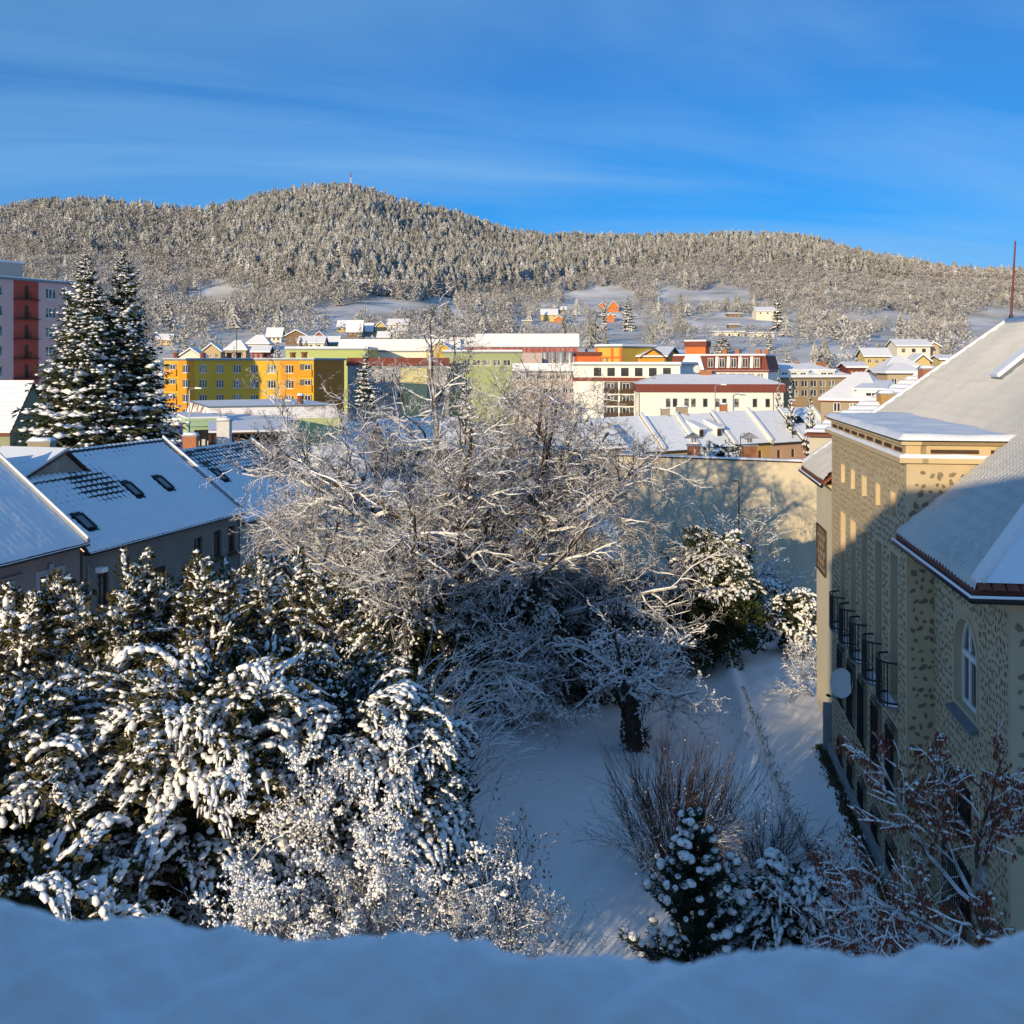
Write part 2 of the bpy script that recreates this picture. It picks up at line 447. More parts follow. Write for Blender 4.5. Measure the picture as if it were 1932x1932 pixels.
# the wooded hill is a second sheet that starts where the town ends
us = np.linspace(-1.05, 1.05, 170)
Ys = np.concatenate([np.linspace(292, 600, 50), np.linspace(610, 1600, 90), np.linspace(1640, 2900, 22)])
U, YY = np.meshgrid(us, Ys); XX = U * YY
ZZ = ground_z(XX, YY)
i = np.arange(U.size).reshape(U.shape)
HILLM = mat('hill_snow', (0.83, 0.83, 0.84), (0.40, 0.36, 0.30), 0.02, 0.9, detail=9, contrast=0.35)
hill = np_mesh('hill', np.stack([XX, YY, ZZ], -1).reshape(-1, 3), np.stack([i[:-1, :-1], i[:-1, 1:], i[1:, 1:], i[1:, :-1]], -1).reshape(-1, 4), HILLM, None, True, kind='structure')
tag(hill, 'long wooded hill under snow behind the town', 'hill')

# strip of old grass kept free of snow by the roof over the wall foot
GRASSD = mat('old_grass', (0.13, 0.095, 0.045), (0.075, 0.066, 0.032), 6, 0.95)
# ------------------------------------------------------------------ the camera's own building and its snowy ledge
OWN = mat('own_wall', (0.78, 0.75, 0.68), (0.72, 0.69, 0.62), 1, 0.9)
own = thing('apartment_house', (4, -6, LAWN), 'pale rendered apartment house that the picture is taken from', 'building')
mb = MB(); mb.box(-11.0, 16, -13, -0.9, LAWN - 0.5, 14.9); mb.build('wall', OWN, own)
oz = 14.9; ridge = 16.95
A, B, C, D = (-11.3, -0.6), (16.3, -0.6), (16.3, -13.3), (-11.3, -13.3)
mb = MB()
P = [Vector((-11.3, -0.7, oz)), Vector((16.3, -0.7, oz)), Vector((16.3, -13.2, oz)), Vector((-11.3, -13.2, oz))]
T = [Vector((-5.9, -1.6, ridge)), Vector((16.3, -1.6, ridge)), Vector((16.3, -12.0, ridge)), Vector((-5.9, -12.0, ridge))]
mb.hexa(P, T); ro = mb.build('roof', DARKTILE, own)

led = thing('snowy_window_ledge', (0, 0.9, EYE - 0.9), 'deep blue shaded snow heaped on the ledge along the bottom edge', 'ledge')
MB().box(-3.0, 3.0, -0.9, 1.18, EYE - 0.92, EYE - 0.76).build('ledge', CONCRETE, led)
xs = np.arange(-1.3, 1.3, 0.01); ysl = np.arange(0.25, 1.3, 0.01); X, Y = np.meshgrid(xs, ysl)
edge = np.interp(X, [-1.6, -0.62, -0.5, -0.40, -0.2, 0.0, 0.12, 0.3, 0.45, 1.6], [1.20, 1.20, 1.17, 1.20, 1.14, 1.105, 1.10, 1.13, 1.12, 1.13])
hump = EYE - 0.648 + 0.018 * snoise(X, Y, 0.16, 2) + 0.012 * snoise(X, Y, 0.075, 5) + 0.007 * snoise(X, Y, 0.03, 3) + 0.004 * snoise(X, Y, 0.012, 8)
edge2 = edge + 0.012 * snoise(X, Y, 0.05, 9) + 0.010 * snoise(X, Y, 0.021, 1) + 0.006 * snoise(X, Y, 0.009, 4)
tt = np.clip((Y - (edge2 - 0.10)) / 0.12, 0, 1)
Z = hump + 0.035 * smooth(0.75, 1.02, Y) - 0.12 * tt ** 2.2 - 0.35 * np.clip((Y - edge2 - 0.005) / 0.05, 0, 1)
Z = Z + np.interp(X, [-.62, -.35, -.15, 0, .12, .3, .62], [.012, .006, .012, .021, .025, .022, .010]) * smooth(.6, .95, Y); Z = np.maximum(Z, EYE - 0.93); i = np.arange(X.size).reshape(X.shape)
np_mesh('snow', np.stack([X, Y, Z], -1).reshape(-1, 3), np.stack([i[:-1, :-1], i[:-1, 1:], i[1:, 1:], i[1:, :-1]], -1).reshape(-1, 4), SNOW, led, True)

# ------------------------------------------------------------------ tan building on the right
K = 0.1415
def fx(X0, Y): return X0 + K * Y
dF = Vector((K, 1, 0)).normalized()
tan = thing('tan_stone_building', (fx(6.58, 27), 27, -0.6), 'tan plastered building with dark stones set in its walls and snowy tiled roof', 'building')
X0 = 6.58; XW = 7.28; XF = 6.93
YA, YB = 27.0, 38.55             # projecting block
YN, YE = 21.05, 44.2             # near and far ends of the main body
ZB = -0.65
class WF(Frame):
    """left-facing wall, u measured from the projecting block's near corner going away from the camera"""
    def __init__(s, X0):
        s.o = Vector((fx(X0, 27), 27, 0)); s.d = dF; s.n = Vector((-dF.y, dF.x, 0)); s.W = 0
    def matrix(s, u, z, w=0.0):
        x = s.d; q = s.p(u, z, w)
        return Matrix(((x.x, s.n.x, 0, q[0]), (x.y, s.n.y, 0, q[1]), (0, 0, 1, q[2]), (0, 0, 0, 1)))
FB = WF(X0); FW = WF(XW); FF = WF(XF)
UB = 11.65; UN = -6.0; UE = 17.6
bays = [1.45, 3.45, 5.55, 7.42, 9.28]
holesB = []; attic = []; tall = []; barred = []; cellar = []
for k, c in enumerate(bays):
    attic.append((c - .38, c + .38, 9.9, 10.58)); tall.append((c - .46, c + .46, 4.85, 8.88))
    barred.append((c - .48, c + .48, 2.1, 4.12)); cellar.append((c - .42, c + .42, 0.05, 0.86))
holesB = attic + tall + barred + cellar
mb = MB(); holed_wall(mb, FB, 0, UB, ZB, 11.55, holesB, 0.38)
# front (camera-facing) return of the block and its far return
dP = Vector((dF.y, -dF.x, 0))      # to the right, towards the building
Pc = Vector((fx(X0, 27), 27, 0)); Pf = Vector(FB.p(UB, 0))
FR = Frame(Pc, Pc + dP * 7.0); FR2 = Frame(Pf + dP * 7.0, Pf)
mb.poly([FR.p(0, ZB), FR.p(7, ZB), FR.p(7, 11.55), FR.p(0, 11.55)]); mb.poly([FR2.p(0, ZB), FR2.p(7, ZB), FR2.p(7, 11.55), FR2.p(0, 11.55)])
# blind backs of the openings
for h in [attic[0], attic[1], attic[3], attic[4]]:
    mb.poly([FB.p(h[0], h[2], -.12), FB.p(h[1], h[2], -.12), FB.p(h[1], h[3], -.12), FB.p(h[0], h[3], -.12)])
wallB = mb.build('block_wall', TAN, tan)
# wing wall (near) with the arched opening, and wall beyond the block
mb = MB(); ar = (-3.78, -2.02, 5.98, 8.13); arz = 8.13 - 0.88
low1 = (-3.35, -1.35, 2.95, 4.2); low2 = (-3.35, -1.35, 0.6, 2.3)
holed_wall(mb, FW, UN, 0.25, ZB, 9.6, [ar, low1, low2], 0.34)
uc = (ar[0] + ar[1]) / 2; rr = 0.88; N = 18
arc = [(uc + rr * math.cos(math.pi * q / N), arz + rr * math.sin(math.pi * q / N)) for q in range(N + 1)]
for q in range(N):
    (a, za), (b, zb) = arc[q], arc[q + 1]
    mb.poly([FW.p(a, za), FW.p(a, 8.13), FW.p(b, 8.13), FW.p(b, zb)])
    mb.poly([FW.p(a, za), FW.p(b, zb), FW.p(b, zb, -.34), FW.p(a, za, -.34)])
Nc = Vector(FW.p(UN, 0)); FN = Frame(Nc, Nc + dP * 14)
mb.poly([FN.p(0, ZB), FN.p(14, ZB), FN.p(14, 9.6), FN.p(0, 9.6)])
wallW = mb.build('wing_wall', TAN, tan)
mb = MB(); mb.poly([FF.p(UB - .2, ZB), FF.p(UE, ZB), FF.p(UE, 9.6), FF.p(UB - .2, 9.6)])
Ec = Vector(FF.p(UE, 0)); FE = Frame(Ec + dP * 14, Ec); mb.poly([FE.p(0, ZB), FE.p(14, ZB), FE.p(14, 9.6), FE.p(0, 9.6)])
mb.build('far_wall', CREAM, tan)
# plinth, quoin strips
mb = MB(); mb.fbox(FB, -0.1, UB + .1, ZB - .3, -0.12, 0.004, 0.16); mb.fbox(FB, UB + .1, UB + .3, ZB - .3, 1.3, -0.3, 0.28); mb.build('plinth', CONCRETE, tan)
# cornice: two stepped mouldings, frieze between them, flat snowy roof
def ring(mb, w, z0, z1, inner=-0.5):
    mb.fbox(FB, -w, UB + w, z0, z1, inner, w); mb.fbox(FR, w * 0 + 0.35, 7, z0, z1, inner, w)
mb = MB(); ring(mb, 0.22, 11.553, 11.68); mb.build('cornice', TANLIGHT, tan)
mb = MB(); ring(mb, 0.02, 11.684, 12.02); mb.build('frieze', TANLIGHT, tan)
for k in range(9):
    MB().fbox(FB, 0.35 + k * 1.25, 1.2 + k * 1.25, 11.80, 11.90, 0.024, 0.05).build('frieze_slot', BROWN, tan)
for k in range(4): MB().fbox(FR, 0.6 + k * 1.5, 1.8 + k * 1.5, 11.80, 11.90, 0.024, 0.05).build('frieze_slot', BROWN, tan)
mb = MB(); ring(mb, 0.16, 12.024, 12.12, -7.0); fr = mb.build('flat_roof', TANLIGHT, tan)
mb = MB(); ring(mb, 0.24, 12.124, 12.15, -7.0); mb.build('flashing', IRON, fr)
def puffy(name, F, u0, u1, w0, w1, z, th, parent, nu, nw, seed=0, lump=0.02):
    """rounded snow slab lying on a ledge or flat roof"""
    u = np.linspace(0, 1, nu); w = np.linspace(0, 1, nw); Uu, Ww = np.meshgrid(u, w)
    q = np.minimum(np.minimum(Uu * (u1 - u0), (1 - Uu) * (u1 - u0)), np.minimum(Ww * (w1 - w0), (1 - Ww) * (w1 - w0)))
    hh = th * np.sqrt(np.clip(q / (th * 0.9), 0, 1))
    pu = u0 + Uu * (u1 - u0); pw = w0 + Ww * (w1 - w0)
    hh = hh * (1 + 0.25 * snoise(pu, pw, 0.5, seed)) + lump * snoise(pu, pw, 0.9, seed + 2) * (hh > 0)
    o = np.array(F.o); d = np.array(F.d); n = np.array(F.n)
    Pp = o + pu[..., None] * d + pw[..., None] * n; Pp[..., 2] = z + hh
    i = np.arange(Uu.size).reshape(Uu.shape)
    return np_mesh(name, Pp.reshape(-1, 3), np.stack([i[:-1, :-1], i[:-1, 1:], i[1:, 1:], i[1:, :-1]], -1).reshape(-1, 4), SNOWROOF, parent, True)
puffy('snow', FB, -0.22, UB + .22, -6.5, 0.22, 12.15, 0.15, fr, 90, 50, 1)
puffy('ledge_snow', FB, -0.21, UB + .2, 0.024, 0.21, 11.683, 0.12, fr, 120, 8, 3)
puffy('ledge_snow', FR, -0.18, 6.2, 0.024, 0.21, 11.683, 0.13, fr, 70, 8, 4)

# stones set in the plaster: one irregular flat stone each; the largest as single pieces, the rest joined
def stone_loop(cu, cz, su, sz, k, ang):
    pts = []
    for q in range(k):
        a = 2 * math.pi * (q + random.uniform(-.25, .25)) / k; r_ = random.uniform(.65, 1.15)
        x, y = su * r_ * math.cos(a), sz * r_ * math.sin(a)
        pts.append((cu + x * math.cos(ang) - y * math.sin(ang), cz + x * math.sin(ang) + y * math.cos(ang)))
    return pts
def stones(F, u0, u1, z0, z1, step, su, sz, avoid, wallpart, single, w=0.012, limit=None, tilt=0.5):
    joined = MB(); n = 0
    rows = int((z1 - z0) / step[1]); cols = max(1, int((u1 - u0) / step[0]))
    for j in range(rows):
        for i_ in range(cols):
            cu = u0 + (i_ + .5 + (j % 2) * .35 - .17 + random.uniform(-.28, .28)) * (u1 - u0) / cols; cz = z0 + (j + .5 + random.uniform(-.28, .28)) * step[1]
            if not (u0 + su < cu < u1 - su): continue
            if any(h[0] - su * 1.2 < cu < h[1] + su * 1.2 and h[2] - sz < cz < h[3] + sz for h in avoid): continue
            if limit and not limit(cu, cz): continue
            sc = random.uniform(.6, 1.25)
            lp = stone_loop(cu, cz, su * sc, sz * sc * random.uniform(.8, 1.3), random.choice((5, 5, 6, 7)), random.uniform(-tilt, tilt))
            t = joined if not single else MB()
            t.hexa([F.p(a, b, -0.01) for a, b in lp], [F.p(a, b, w) for a, b in lp])
            if single: t.build('stone', STONE, wallpart)
            n += 1
    if not single:
        o = joined.build('stone_inlay', STONE, wallpart); o['kind'] = 'stuff'
    return n
# big stones on the return wall beside the corner (single), above the wing roof and below it
def above_wing(u, z): return True
ns = stones(FR, 0.06, 3.2, 0.4, 11.45, (0.24, 0.255), 0.068, 0.10, [(0.78, 9, -1, 9.3)], wallB, True, limit=lambda u, z: u < 0.7 or z > 9.7 + 0.853 * u, tilt=1.4)
ns2 = stones(FN, 0.05, 1.2, 4.0, 9.0, (0.28, 0.33), 0.075, 0.10, [], wallW, True, tilt=1.4)
stones(FB, 0.1, UB - .2, 0.0, 11.5, (0.135, 0.20), 0.027, 0.056, [(h[0] - .12, h[1] + .12, h[2] - .05, h[3] + .1) for h in holesB], wallB, False, tilt=0.35)
stones(FW, UN + .15, -0.05, 0.0, 9.1, (0.14, 0.205), 0.028, 0.060, [(ar[0] - .2, ar[1] + .2, ar[2] - .25, arz), low1, low2, (uc - 0.98, uc + .98, arz, 8.28)], wallW, False, tilt=0.35)

# windows of the block
for k, c in enumerate(bays):
    h = tall[k]; window(FB, h, tan, 0.36, BROWN, GLASS, 1, True, 0.09)
    h = barred[k]; window(FB, h, tan, 0.3, BROWN, GLASS, 1, True, 0.08)
    h = cellar[k]; window(FB, h, tan, 0.3, BROWN, GLASS, 1, False, 0.06)
window(FB, attic[2], tan, 0.2, BROWN, GLASS, 0, False, 0.06)
window(FW, low1, tan, 0.3, BROWN, GLASS, 2, False, 0.08); window(FW, low2, tan, 0.3, BROWN, GLASS, 2, True, 0.08)
# arched white window
mb = MB(); d0, d1 = -0.24, -0.16
w0, w1 = ar[0], ar[1]
mb.fbox(FW, w0, w0 + .09, ar[2], arz, d0, d1); mb.fbox(FW, w1 - .09, w1, ar[2], arz, d0, d1); mb.fbox(FW, w0 + .09, w1 - .09, ar[2], ar[2] + .1, d0, d1)
for q in range(N):
    (a, za), (b, zb) = arc[q], arc[q + 1]; s_ = 0.9
    a2, za2, b2, zb2 = uc + (a - uc) * s_, arz + (za - arz) * s_, uc + (b - uc) * s_, arz + (zb - arz) * s_
    mb.hexa([FW.p(a, za, d0), FW.p(b, zb, d0), FW.p(b2, zb2, d0), FW.p(a2, za2, d0)], [FW.p(a, za, d1), FW.p(b, zb, d1), FW.p(b2, zb2, d1), FW.p(a2, za2, d1)])
for c in (-0.3, 0.3): mb.fbox(FW, uc + c - .05, uc + c + .05, ar[2] + .1, arz + .78, d0, d1 - .005)
mb.fbox(FW, w0 + .09, w1 - .09, arz - .12, arz + .02, d0, d1 + .02)
aw = mb.build('arched_window', WFRAME, tan)
mb = MB(); lp = [(w0 + .03, ar[2] + .03), (w1 - .03, ar[2] + .03)] + [(uc + (a - uc) * .96, arz + (z - arz) * .96) for a, z in arc]
mb.poly([FW.p(a, z, -.21) for a, z in lp]); mb.build('pane', GLASS, aw)
mb = MB()
mb.hexa([FW.p(w0 - .12, 5.80, -.2), FW.p(w1 + .12, 5.80, -.2), FW.p(w1 + .12, 5.74, .2), FW.p(w0 - .12, 5.74, .2)], [FW.p(w0 - .12, 5.99, -.3), FW.p(w1 + .12, 5.99, -.3), FW.p(w1 + .12, 5.80, .22), FW.p(w0 - .12, 5.80, .22)])
mb.build('sill', ZINC, aw)
mb = MB()
for q in range(N):     # moulded surround of the arch
    (a, za), (b, zb) = arc[q], arc[q + 1]; s_ = 1.12
    a2, za2, b2, zb2 = uc + (a - uc) * s_, arz + (za - arz) * s_, uc + (b - uc) * s_, arz + (zb - arz) * s_
    mb.hexa([FW.p(a, za, 0.001), FW.p(b, zb, 0.001), FW.p(b2, zb2, 0.001), FW.p(a2, za2, 0.001)], [FW.p(a, za, .035), FW.p(b, zb, .035), FW.p(b2, zb2, .02), FW.p(a2, za2, .02)])
mb.fbox(FW, w0 - .1, w0, ar[2], arz, 0.001, .03); mb.fbox(FW, w1, w1 + .1, ar[2], arz, 0.001, .03)
mb.build('surround', TAN, aw)

# bowed iron balconies: floor slab, two rails, single bars
def bow(F, c, u, out=0.40, half=0.60):
    return (c + u * half, 0.03 + out * (1 - abs(u) ** 3.2) ** .5 if abs(u) < 1 else 0.03)
for c in bays:
    pts = [bow(FB, c, -1 + 2 * q / 14) for q in range(15)]
    mb = MB(); mb.hexa([FB.p(u, 4.72, w) for u, w in pts], [FB.p(u, 4.80, w) for u, w in pts])
    bal = mb.build('balcony', ZINC, tan)
    for z in (4.88, 5.98):
        MB().tube([FB.p(u, z, w) for u, w in pts], 0.03, 5).build('rail', IRON, bal)
    for q in range(1, 14):
        u, w = bow(FB, c, -1 + 2 * q / 14)
        MB().tube([FB.p(u, 4.80, w), FB.p(u, 5.98, w)], 0.017, 4).build('bar', IRON, bal)
    mb = MB(); mb.hexa([FB.p(u, 4.803, w * .93 + .003) for u, w in pts], [FB.p(u, 4.85, w * .9 + .003) for u, w in pts]); mb.build('snow', SNOW, bal)
# window grilles bowed out at the head
def grille(F, h, parent, n, hookz=0.0, out=0.13):
    g = MB()
    for z in np.linspace(h[2] + .15, h[3] - .2, 3 if h[3] - h[2] > 1.2 else 2): g.tube([F.p(h[0] - .06, z, out * .8), F.p(h[1] + .06, z, out * .8)], 0.011, 4)
    gr = g.build('window_grille', IRON, parent)
    for q in range(n):
        u = h[0] + (h[1] - h[0]) * q / (n - 1)
        MB().tube([F.p(u, h[2] - .04, .02), F.p(u, h[2] + .05, out), F.p(u, h[3] - .12, out), F.p(u, h[3] + .0, out * .75), F.p(u, h[3] + .05, .01)], 0.016, 4).build('bar', IRON, gr)
for k in range(5):
    grille(FB, barred[k], tan, 8); grille(FB, cellar[k], tan, 7)
grille(FW, low1, tan, 12); grille(FW, low2, tan, 12)
# wooden trellis beyond the block
mb = MB()
tu0, tu1, tz0, tz1 = 14.9, 17.2, 5.45, 7.25
for q in range(-3, 6):
    for sgn in (1, -1):
        a = tu0 + (tu1 - tu0) * q / 4.5; L = tz1 - tz0
        u_a, z_a, u_b, z_b = (a, tz0, a + L * .75 * 1.0, tz1) if sgn > 0 else (a + L * .75, tz0, a, tz1)
        # clip to the panel
        def clip(u0_, z0_, u1_, z1_):
            t0, t1 = 0, 1
            for lo, hi, s0, dd in ((tu0, tu1, u0_, u1_ - u0_),):
                ta, tb = (lo - s0) / dd, (hi - s0) / dd
                if ta > tb: ta, tb = tb, ta
                t0, t1 = max(t0, ta), min(t1, tb)
            return None if t0 >= t1 else (u0_ + (u1_ - u0_) * t0, z0_ + (z1_ - z0_) * t0, u0_ + (u1_ - u0_) * t1, z0_ + (z1_ - z0_) * t1)
        cpt = clip(u_a, z_a, u_b, z_b)
        if cpt: mb.tube([FF.p(cpt[0], cpt[1], .05 + .012 * sgn), FF.p(cpt[2], cpt[3], .05 + .012 * sgn)], 0.014, 4)
trl = thing('wooden_trellis', FF.p(16, 5.0, .05), 'brown diamond lattice trellis on the cream wall beyond the tan building', 'trellis')
mb.build('lattice', BROWN, trl)
mb = MB(); mb.fbox(FF, tu0 - .05, tu0, tz0 - .05, tz1 + .05, .03, .09); mb.fbox(FF, tu1, tu1 + .05, tz0 - .05, tz1 + .05, .03, .09); mb.fbox(FF, tu0, tu1, tz0 - .05, tz0, .03, .09); mb.fbox(FF, tu0, tu1, tz1, tz1 + .05, .03, .09)
mb.build('frame', BROWN, trl)
# satellite dish
dish = thing('satellite_dish', FB.p(8.1, 3.05, 0.0), 'pale grey round satellite dish on an arm beside the barred windows', 'satellite dish')
aim = (Vector((-0.80, -0.55, 0.22))).normalized(); a1 = aim.cross(Vector((0, 0, 1))).normalized(); a2 = a1.cross(aim)
c0 = Vector(FB.p(7.3, 3.45, 0.40)); mb = MB()
rings = [[c0 + aim * (-0.10 * (1 - (r_ / .49) ** 2)) + (a1 * math.cos(t) * .92 + a2 * math.sin(t)) * r_ for t in [2 * math.pi * q / 28 for q in range(28)]] for r_ in (0.02, .16, .32, .43, .49)]
for q in range(len(rings) - 1):
    for t in range(28):
        mb.poly([rings[q][t], rings[q][(t + 1) % 28], rings[q + 1][(t + 1) % 28], rings[q + 1][t]])
mb.poly(rings[0]); b2 = [[p - aim * .02 for p in rr_] for rr_ in rings[-1:]][0]
for t in range(28): mb.poly([rings[-1][t], rings[-1][(t + 1) % 28], b2[(t + 1) % 28], b2[t]])
DISH = mat('dish_paint', (0.62, 0.63, 0.62), (0.55, 0.56, 0.55), 2, 0.5)
mb.build('reflector', DISH, dish, True)
mb = MB(); mb.tube([FB.p(8.1, 3.0, 0), FB.p(8.0, 3.05, .25), c0 - aim * .1], .025, 6)
mb.tube([c0 - a2 * .47, c0 - a2 * .45 + aim * .55], .014, 5); mb.build('arm', STEEL, dish)
MB().tube([c0 - a2 * .45 + aim * .5, c0 - a2 * .42 + aim * .66], .045, 8).build('receiver', IRON, dish)

TONEDSNOW = mat('toned_roof_snow', (0.64, 0.63, 0.59), (0.53, 0.52, 0.49), 1.2, 0.85, bump=0.3, bscale=9)  # greyed, warmed snow: the duller light on this roof is put into its colour
# ---- main roof: one big pantiled slope rising from the garden eave to the ridge
PITCH = 0.853
XE = fx(6.28, 0)                 # eave line X = XE + K*Y
def roof_pt(m, Y, lift=0.0):
    """m metres in from the eave line, measured along X"""
    return Vector((6.28 + K * Y + m, Y - K * m, 9.66 + PITCH * m + lift))
MR = 7.02                        # eave to ridge
def ripple_roof(name, fpt, m0, m1, s_lo, s_hi, nm, ns_, m, parent, lift, fl, cut=None, smoothit=True):
    mm = np.linspace(m0, m1, nm); verts = []; keep = []
    for a in mm:
        lo, hi = s_lo(a), s_hi(a)
        for q in range(ns_):
            s_ = lo + (hi - lo) * q / (ns_ - 1); p = fpt(a, s_)
            p.z += lift + fl(a, s_); verts.append(p); keep.append(cut(a, s_) if cut else True)
    Vv = np.array(verts); i = np.arange(nm * ns_).reshape(nm, ns_); kk = np.array(keep).reshape(nm, ns_)
    Fq = np.stack([i[:-1, :-1], i[:-1, 1:], i[1:, 1:], i[1:, :-1]], -1).reshape(-1, 4)
    ok = (kk[:-1, :-1] & kk[1:, 1:]).ravel()
    return np_mesh(name, Vv, Fq[ok], m, parent, smoothit)
YH0, YH1 = 20.3, 44.6
lo_f = lambda a: YH0 + a * 1.02; hi_f = lambda a: YH1 - a * 0.62
def inblock(a, s_):       # leave out what lies under the flat roof of the projecting block
    p = roof_pt(a, s_); 
    return not (YA + K * 0 - .0 < s_ < YB + .15 and p.z < 12.02)
mb = MB(); mb.slab([roof_pt(0, lo_f(0)), roof_pt(0, YA - .1), roof_pt(2.75, YA - .1), roof_pt(2.75, lo_f(2.75))], -.12, 0.0)
mb.slab([roof_pt(2.75, lo_f(2.75)), roof_pt(2.75, hi_f(2.75)), roof_pt(MR, hi_f(MR)), roof_pt(MR, lo_f(MR))], -.12, 0.0)
mb.slab([roof_pt(0, YB + .05), roof_pt(0, hi_f(0)), roof_pt(2.75, hi_f(2.75)), roof_pt(2.75, YB + .05)], -.12, 0.0)
ne = [roof_pt(0, YH0), roof_pt(MR, lo_f(MR)), roof_pt(2 * MR, YH0) ]
ne2 = Vector((roof_pt(0, YH0).x + 2 * MR, YH0 - 2 * K * MR, 9.66)); mb.slab([roof_pt(0, YH0), ne2, roof_pt(MR, lo_f(MR))], -.12, 0)
fe2 = Vector((roof_pt(0, YH1).x + 2 * MR, YH1 - 2 * K * MR, 9.66)); mb.slab([roof_pt(0, YH1), roof_pt(MR, hi_f(MR)), fe2], -.12, 0)
mb.slab([roof_pt(MR, lo_f(MR)), roof_pt(MR, hi_f(MR)), fe2, ne2], -.12, 0)
rf = mb.build('roof', REDTILE, tan)
def fl_main(a, s_):
    prox = min(a / 0.2, 1.0)
    fr_ = (a / .30) % 1.0; row = 0.05 * (.5 - abs(fr_ - .25) / .75 if fr_ > .25 else fr_ / .25 - .5); colw = 0.042 * math.cos(2 * math.pi * s_ / 0.235)
    n = noise.noise(Vector((a * .8, s_ * .5, 2.0)))
    return 0.13 * prox ** .5 + (row + colw) * (0.85 + 0.4 * n) + 0.04 * n
ripple_roof('snow', roof_pt, 0.02, MR, lo_f, hi_f, 95, 440, TONEDSNOW, rf, 0.0, fl_main, inblock)
def fl_end(a, s_): return 0.14 + 0.02 * noise.noise(Vector((a, s_, 7)))
def end_pt(a, s_):        # near hip
    p0 = roof_pt(0, YH0).lerp(roof_pt(MR, lo_f(MR)), a / MR); p1 = ne2.lerp(roof_pt(MR, lo_f(MR)), a / MR); return p0.lerp(p1, s_)
ripple_roof('snow', end_pt, 0.03, MR, lambda a: 0, lambda a: 1, 30, 30, SNOWROOF, rf, 0, fl_end)
def fend_pt(a, s_):
    p0 = roof_pt(0, YH1).lerp(roof_pt(MR, hi_f(MR)), a / MR); p1 = fe2.lerp(roof_pt(MR, hi_f(MR)), a / MR); return p0.lerp(p1, s_)
ripple_roof('snow', fend_pt, 0.03, MR, lambda a: 0, lambda a: 1, 20, 20, SNOWROOF, rf, 0, fl_end)
# ridge and hip caps under snow
mb = MB(); mb.tube([roof_pt(MR, lo_f(MR), .1), roof_pt(MR, hi_f(MR), .1)], 0.14, 8); mb.tube([roof_pt(MR, hi_f(MR), .1), roof_pt(0.1, hi_f(.1), .1)], 0.13, 8); mb.tube([roof_pt(MR, lo_f(MR), .1), roof_pt(0.1, lo_f(.1), .1)], 0.15, 8)
mb.build('snow_ridge', SNOWROOF, rf, True)
# eave board, gutter
mb = MB(); a0, a1_ = roof_pt(-.05, YH0 - .1), roof_pt(-.05, YA - .15)
mb.tube([a0 + Vector((0, 0, -.12)), a1_ + Vector((0, 0, -.12))], .075, 8); mb.tube([a0 + Vector((0, 0, -.12)), ne2 + Vector((-.0, -.1, -.12))], .075, 8)
a2_, a3_ = roof_pt(-.05, YB + .2), roof_pt(-.05, YH1)
MB().tube([a2_ + Vector((0, 0, -.12)), a3_ + Vector((0, 0, -.12))], .075, 8).build('gutter', IRON, tan, True)
gut = mb.build('gutter', IRON, tan, True)
mb = MB(); mb.tube([a0 + Vector((-.05, -.05, -.045)), a1_ + Vector((-.05, 0, -.045))], .03, 6); mb.tube([a0 + Vector((-.05, -.05, -.045)), ne2 + Vector((0, -.15, -.045))], .03, 6); mb.build('snow', SNOW, gut); MB().tube([a2_ + Vector((-.05, 0, -.045)), a3_ + Vector((-.05, 0, -.045))], .03, 6).build('snow', SNOW, gut)
mb = MB(); mb.hexa([FW.p(UN - .5, 9.15, 0), FW.p(0, 9.15, 0), FW.p(0, 9.15, .16), FW.p(UN - .1, 9.15, .16)], [FW.p(UN - .5, 9.56, 0), FW.p(0, 9.56, 0), FW.p(0, 9.56, .62), FW.p(UN - .5, 9.56, .62)])
mb.hexa([FN.p(-.02, 9.15, 0), FN.p(14, 9.15, 0), FN.p(14, 9.15, .12), FN.p(-.12, 9.15, .12)], [FN.p(-.5, 9.555, 0), FN.p(14, 9.555, 0), FN.p(14, 9.555, .55), FN.p(-.6, 9.555, .55)])
mb.build('soffit', TANLIGHT, tan); mb = MB()
mb.hexa([FF.p(UB, 9.2, 0), FF.p(UE, 9.2, 0), FF.p(UE, 9.2, .1), FF.p(UB, 9.2, .1)], [FF.p(UB, 9.55, 0), FF.p(UE + .2, 9.55, 0), FF.p(UE + .2, 9.55, .5), FF.p(UB, 9.55, .5)])
mb.build('soffit', TANLIGHT, tan)
# red pantiles that peep out below the snow along the near eaves
def tile_mesh():
    mb = MB(); k = 6
    top = []; bot = []
    for q in range(k + 1):
        t = q / k; x = (t - .5) * .24; z = .035 * math.sin(math.pi * t)
        bot.append((x, z)); 
    for q in range(k):
        (xa, za), (xb, zb) = bot[q], bot[q + 1]
        mb.hexa([(xa, 0, za), (xb, 0, zb), (xb, .34, zb), (xa, .34, za)], [(xa, 0, za + .02), (xb, 0, zb + .02), (xb, .34, zb + .02), (xa, .34, za + .02)])
    return mb.mesh('roof_tile', REDTILE)
TM = tile_mesh()
ev = (ne2 - roof_pt(0, YH0)); L = ev.length; ev.normalize()
for q in range(28):
    p = roof_pt(0, YH0) + ev * (0.2 + q * .27) ; o = link_mesh('roof_tile', TM, rf)
    o.matrix_local = Matrix.Translation(p - BASE[tan] + Vector((0, -.06, .0 + random.uniform(0, .02)))) @ Matrix.Rotation(math.atan2(ev.y, ev.x), 4, 'Z') @ Matrix.Rotation(R(38), 4, 'X')
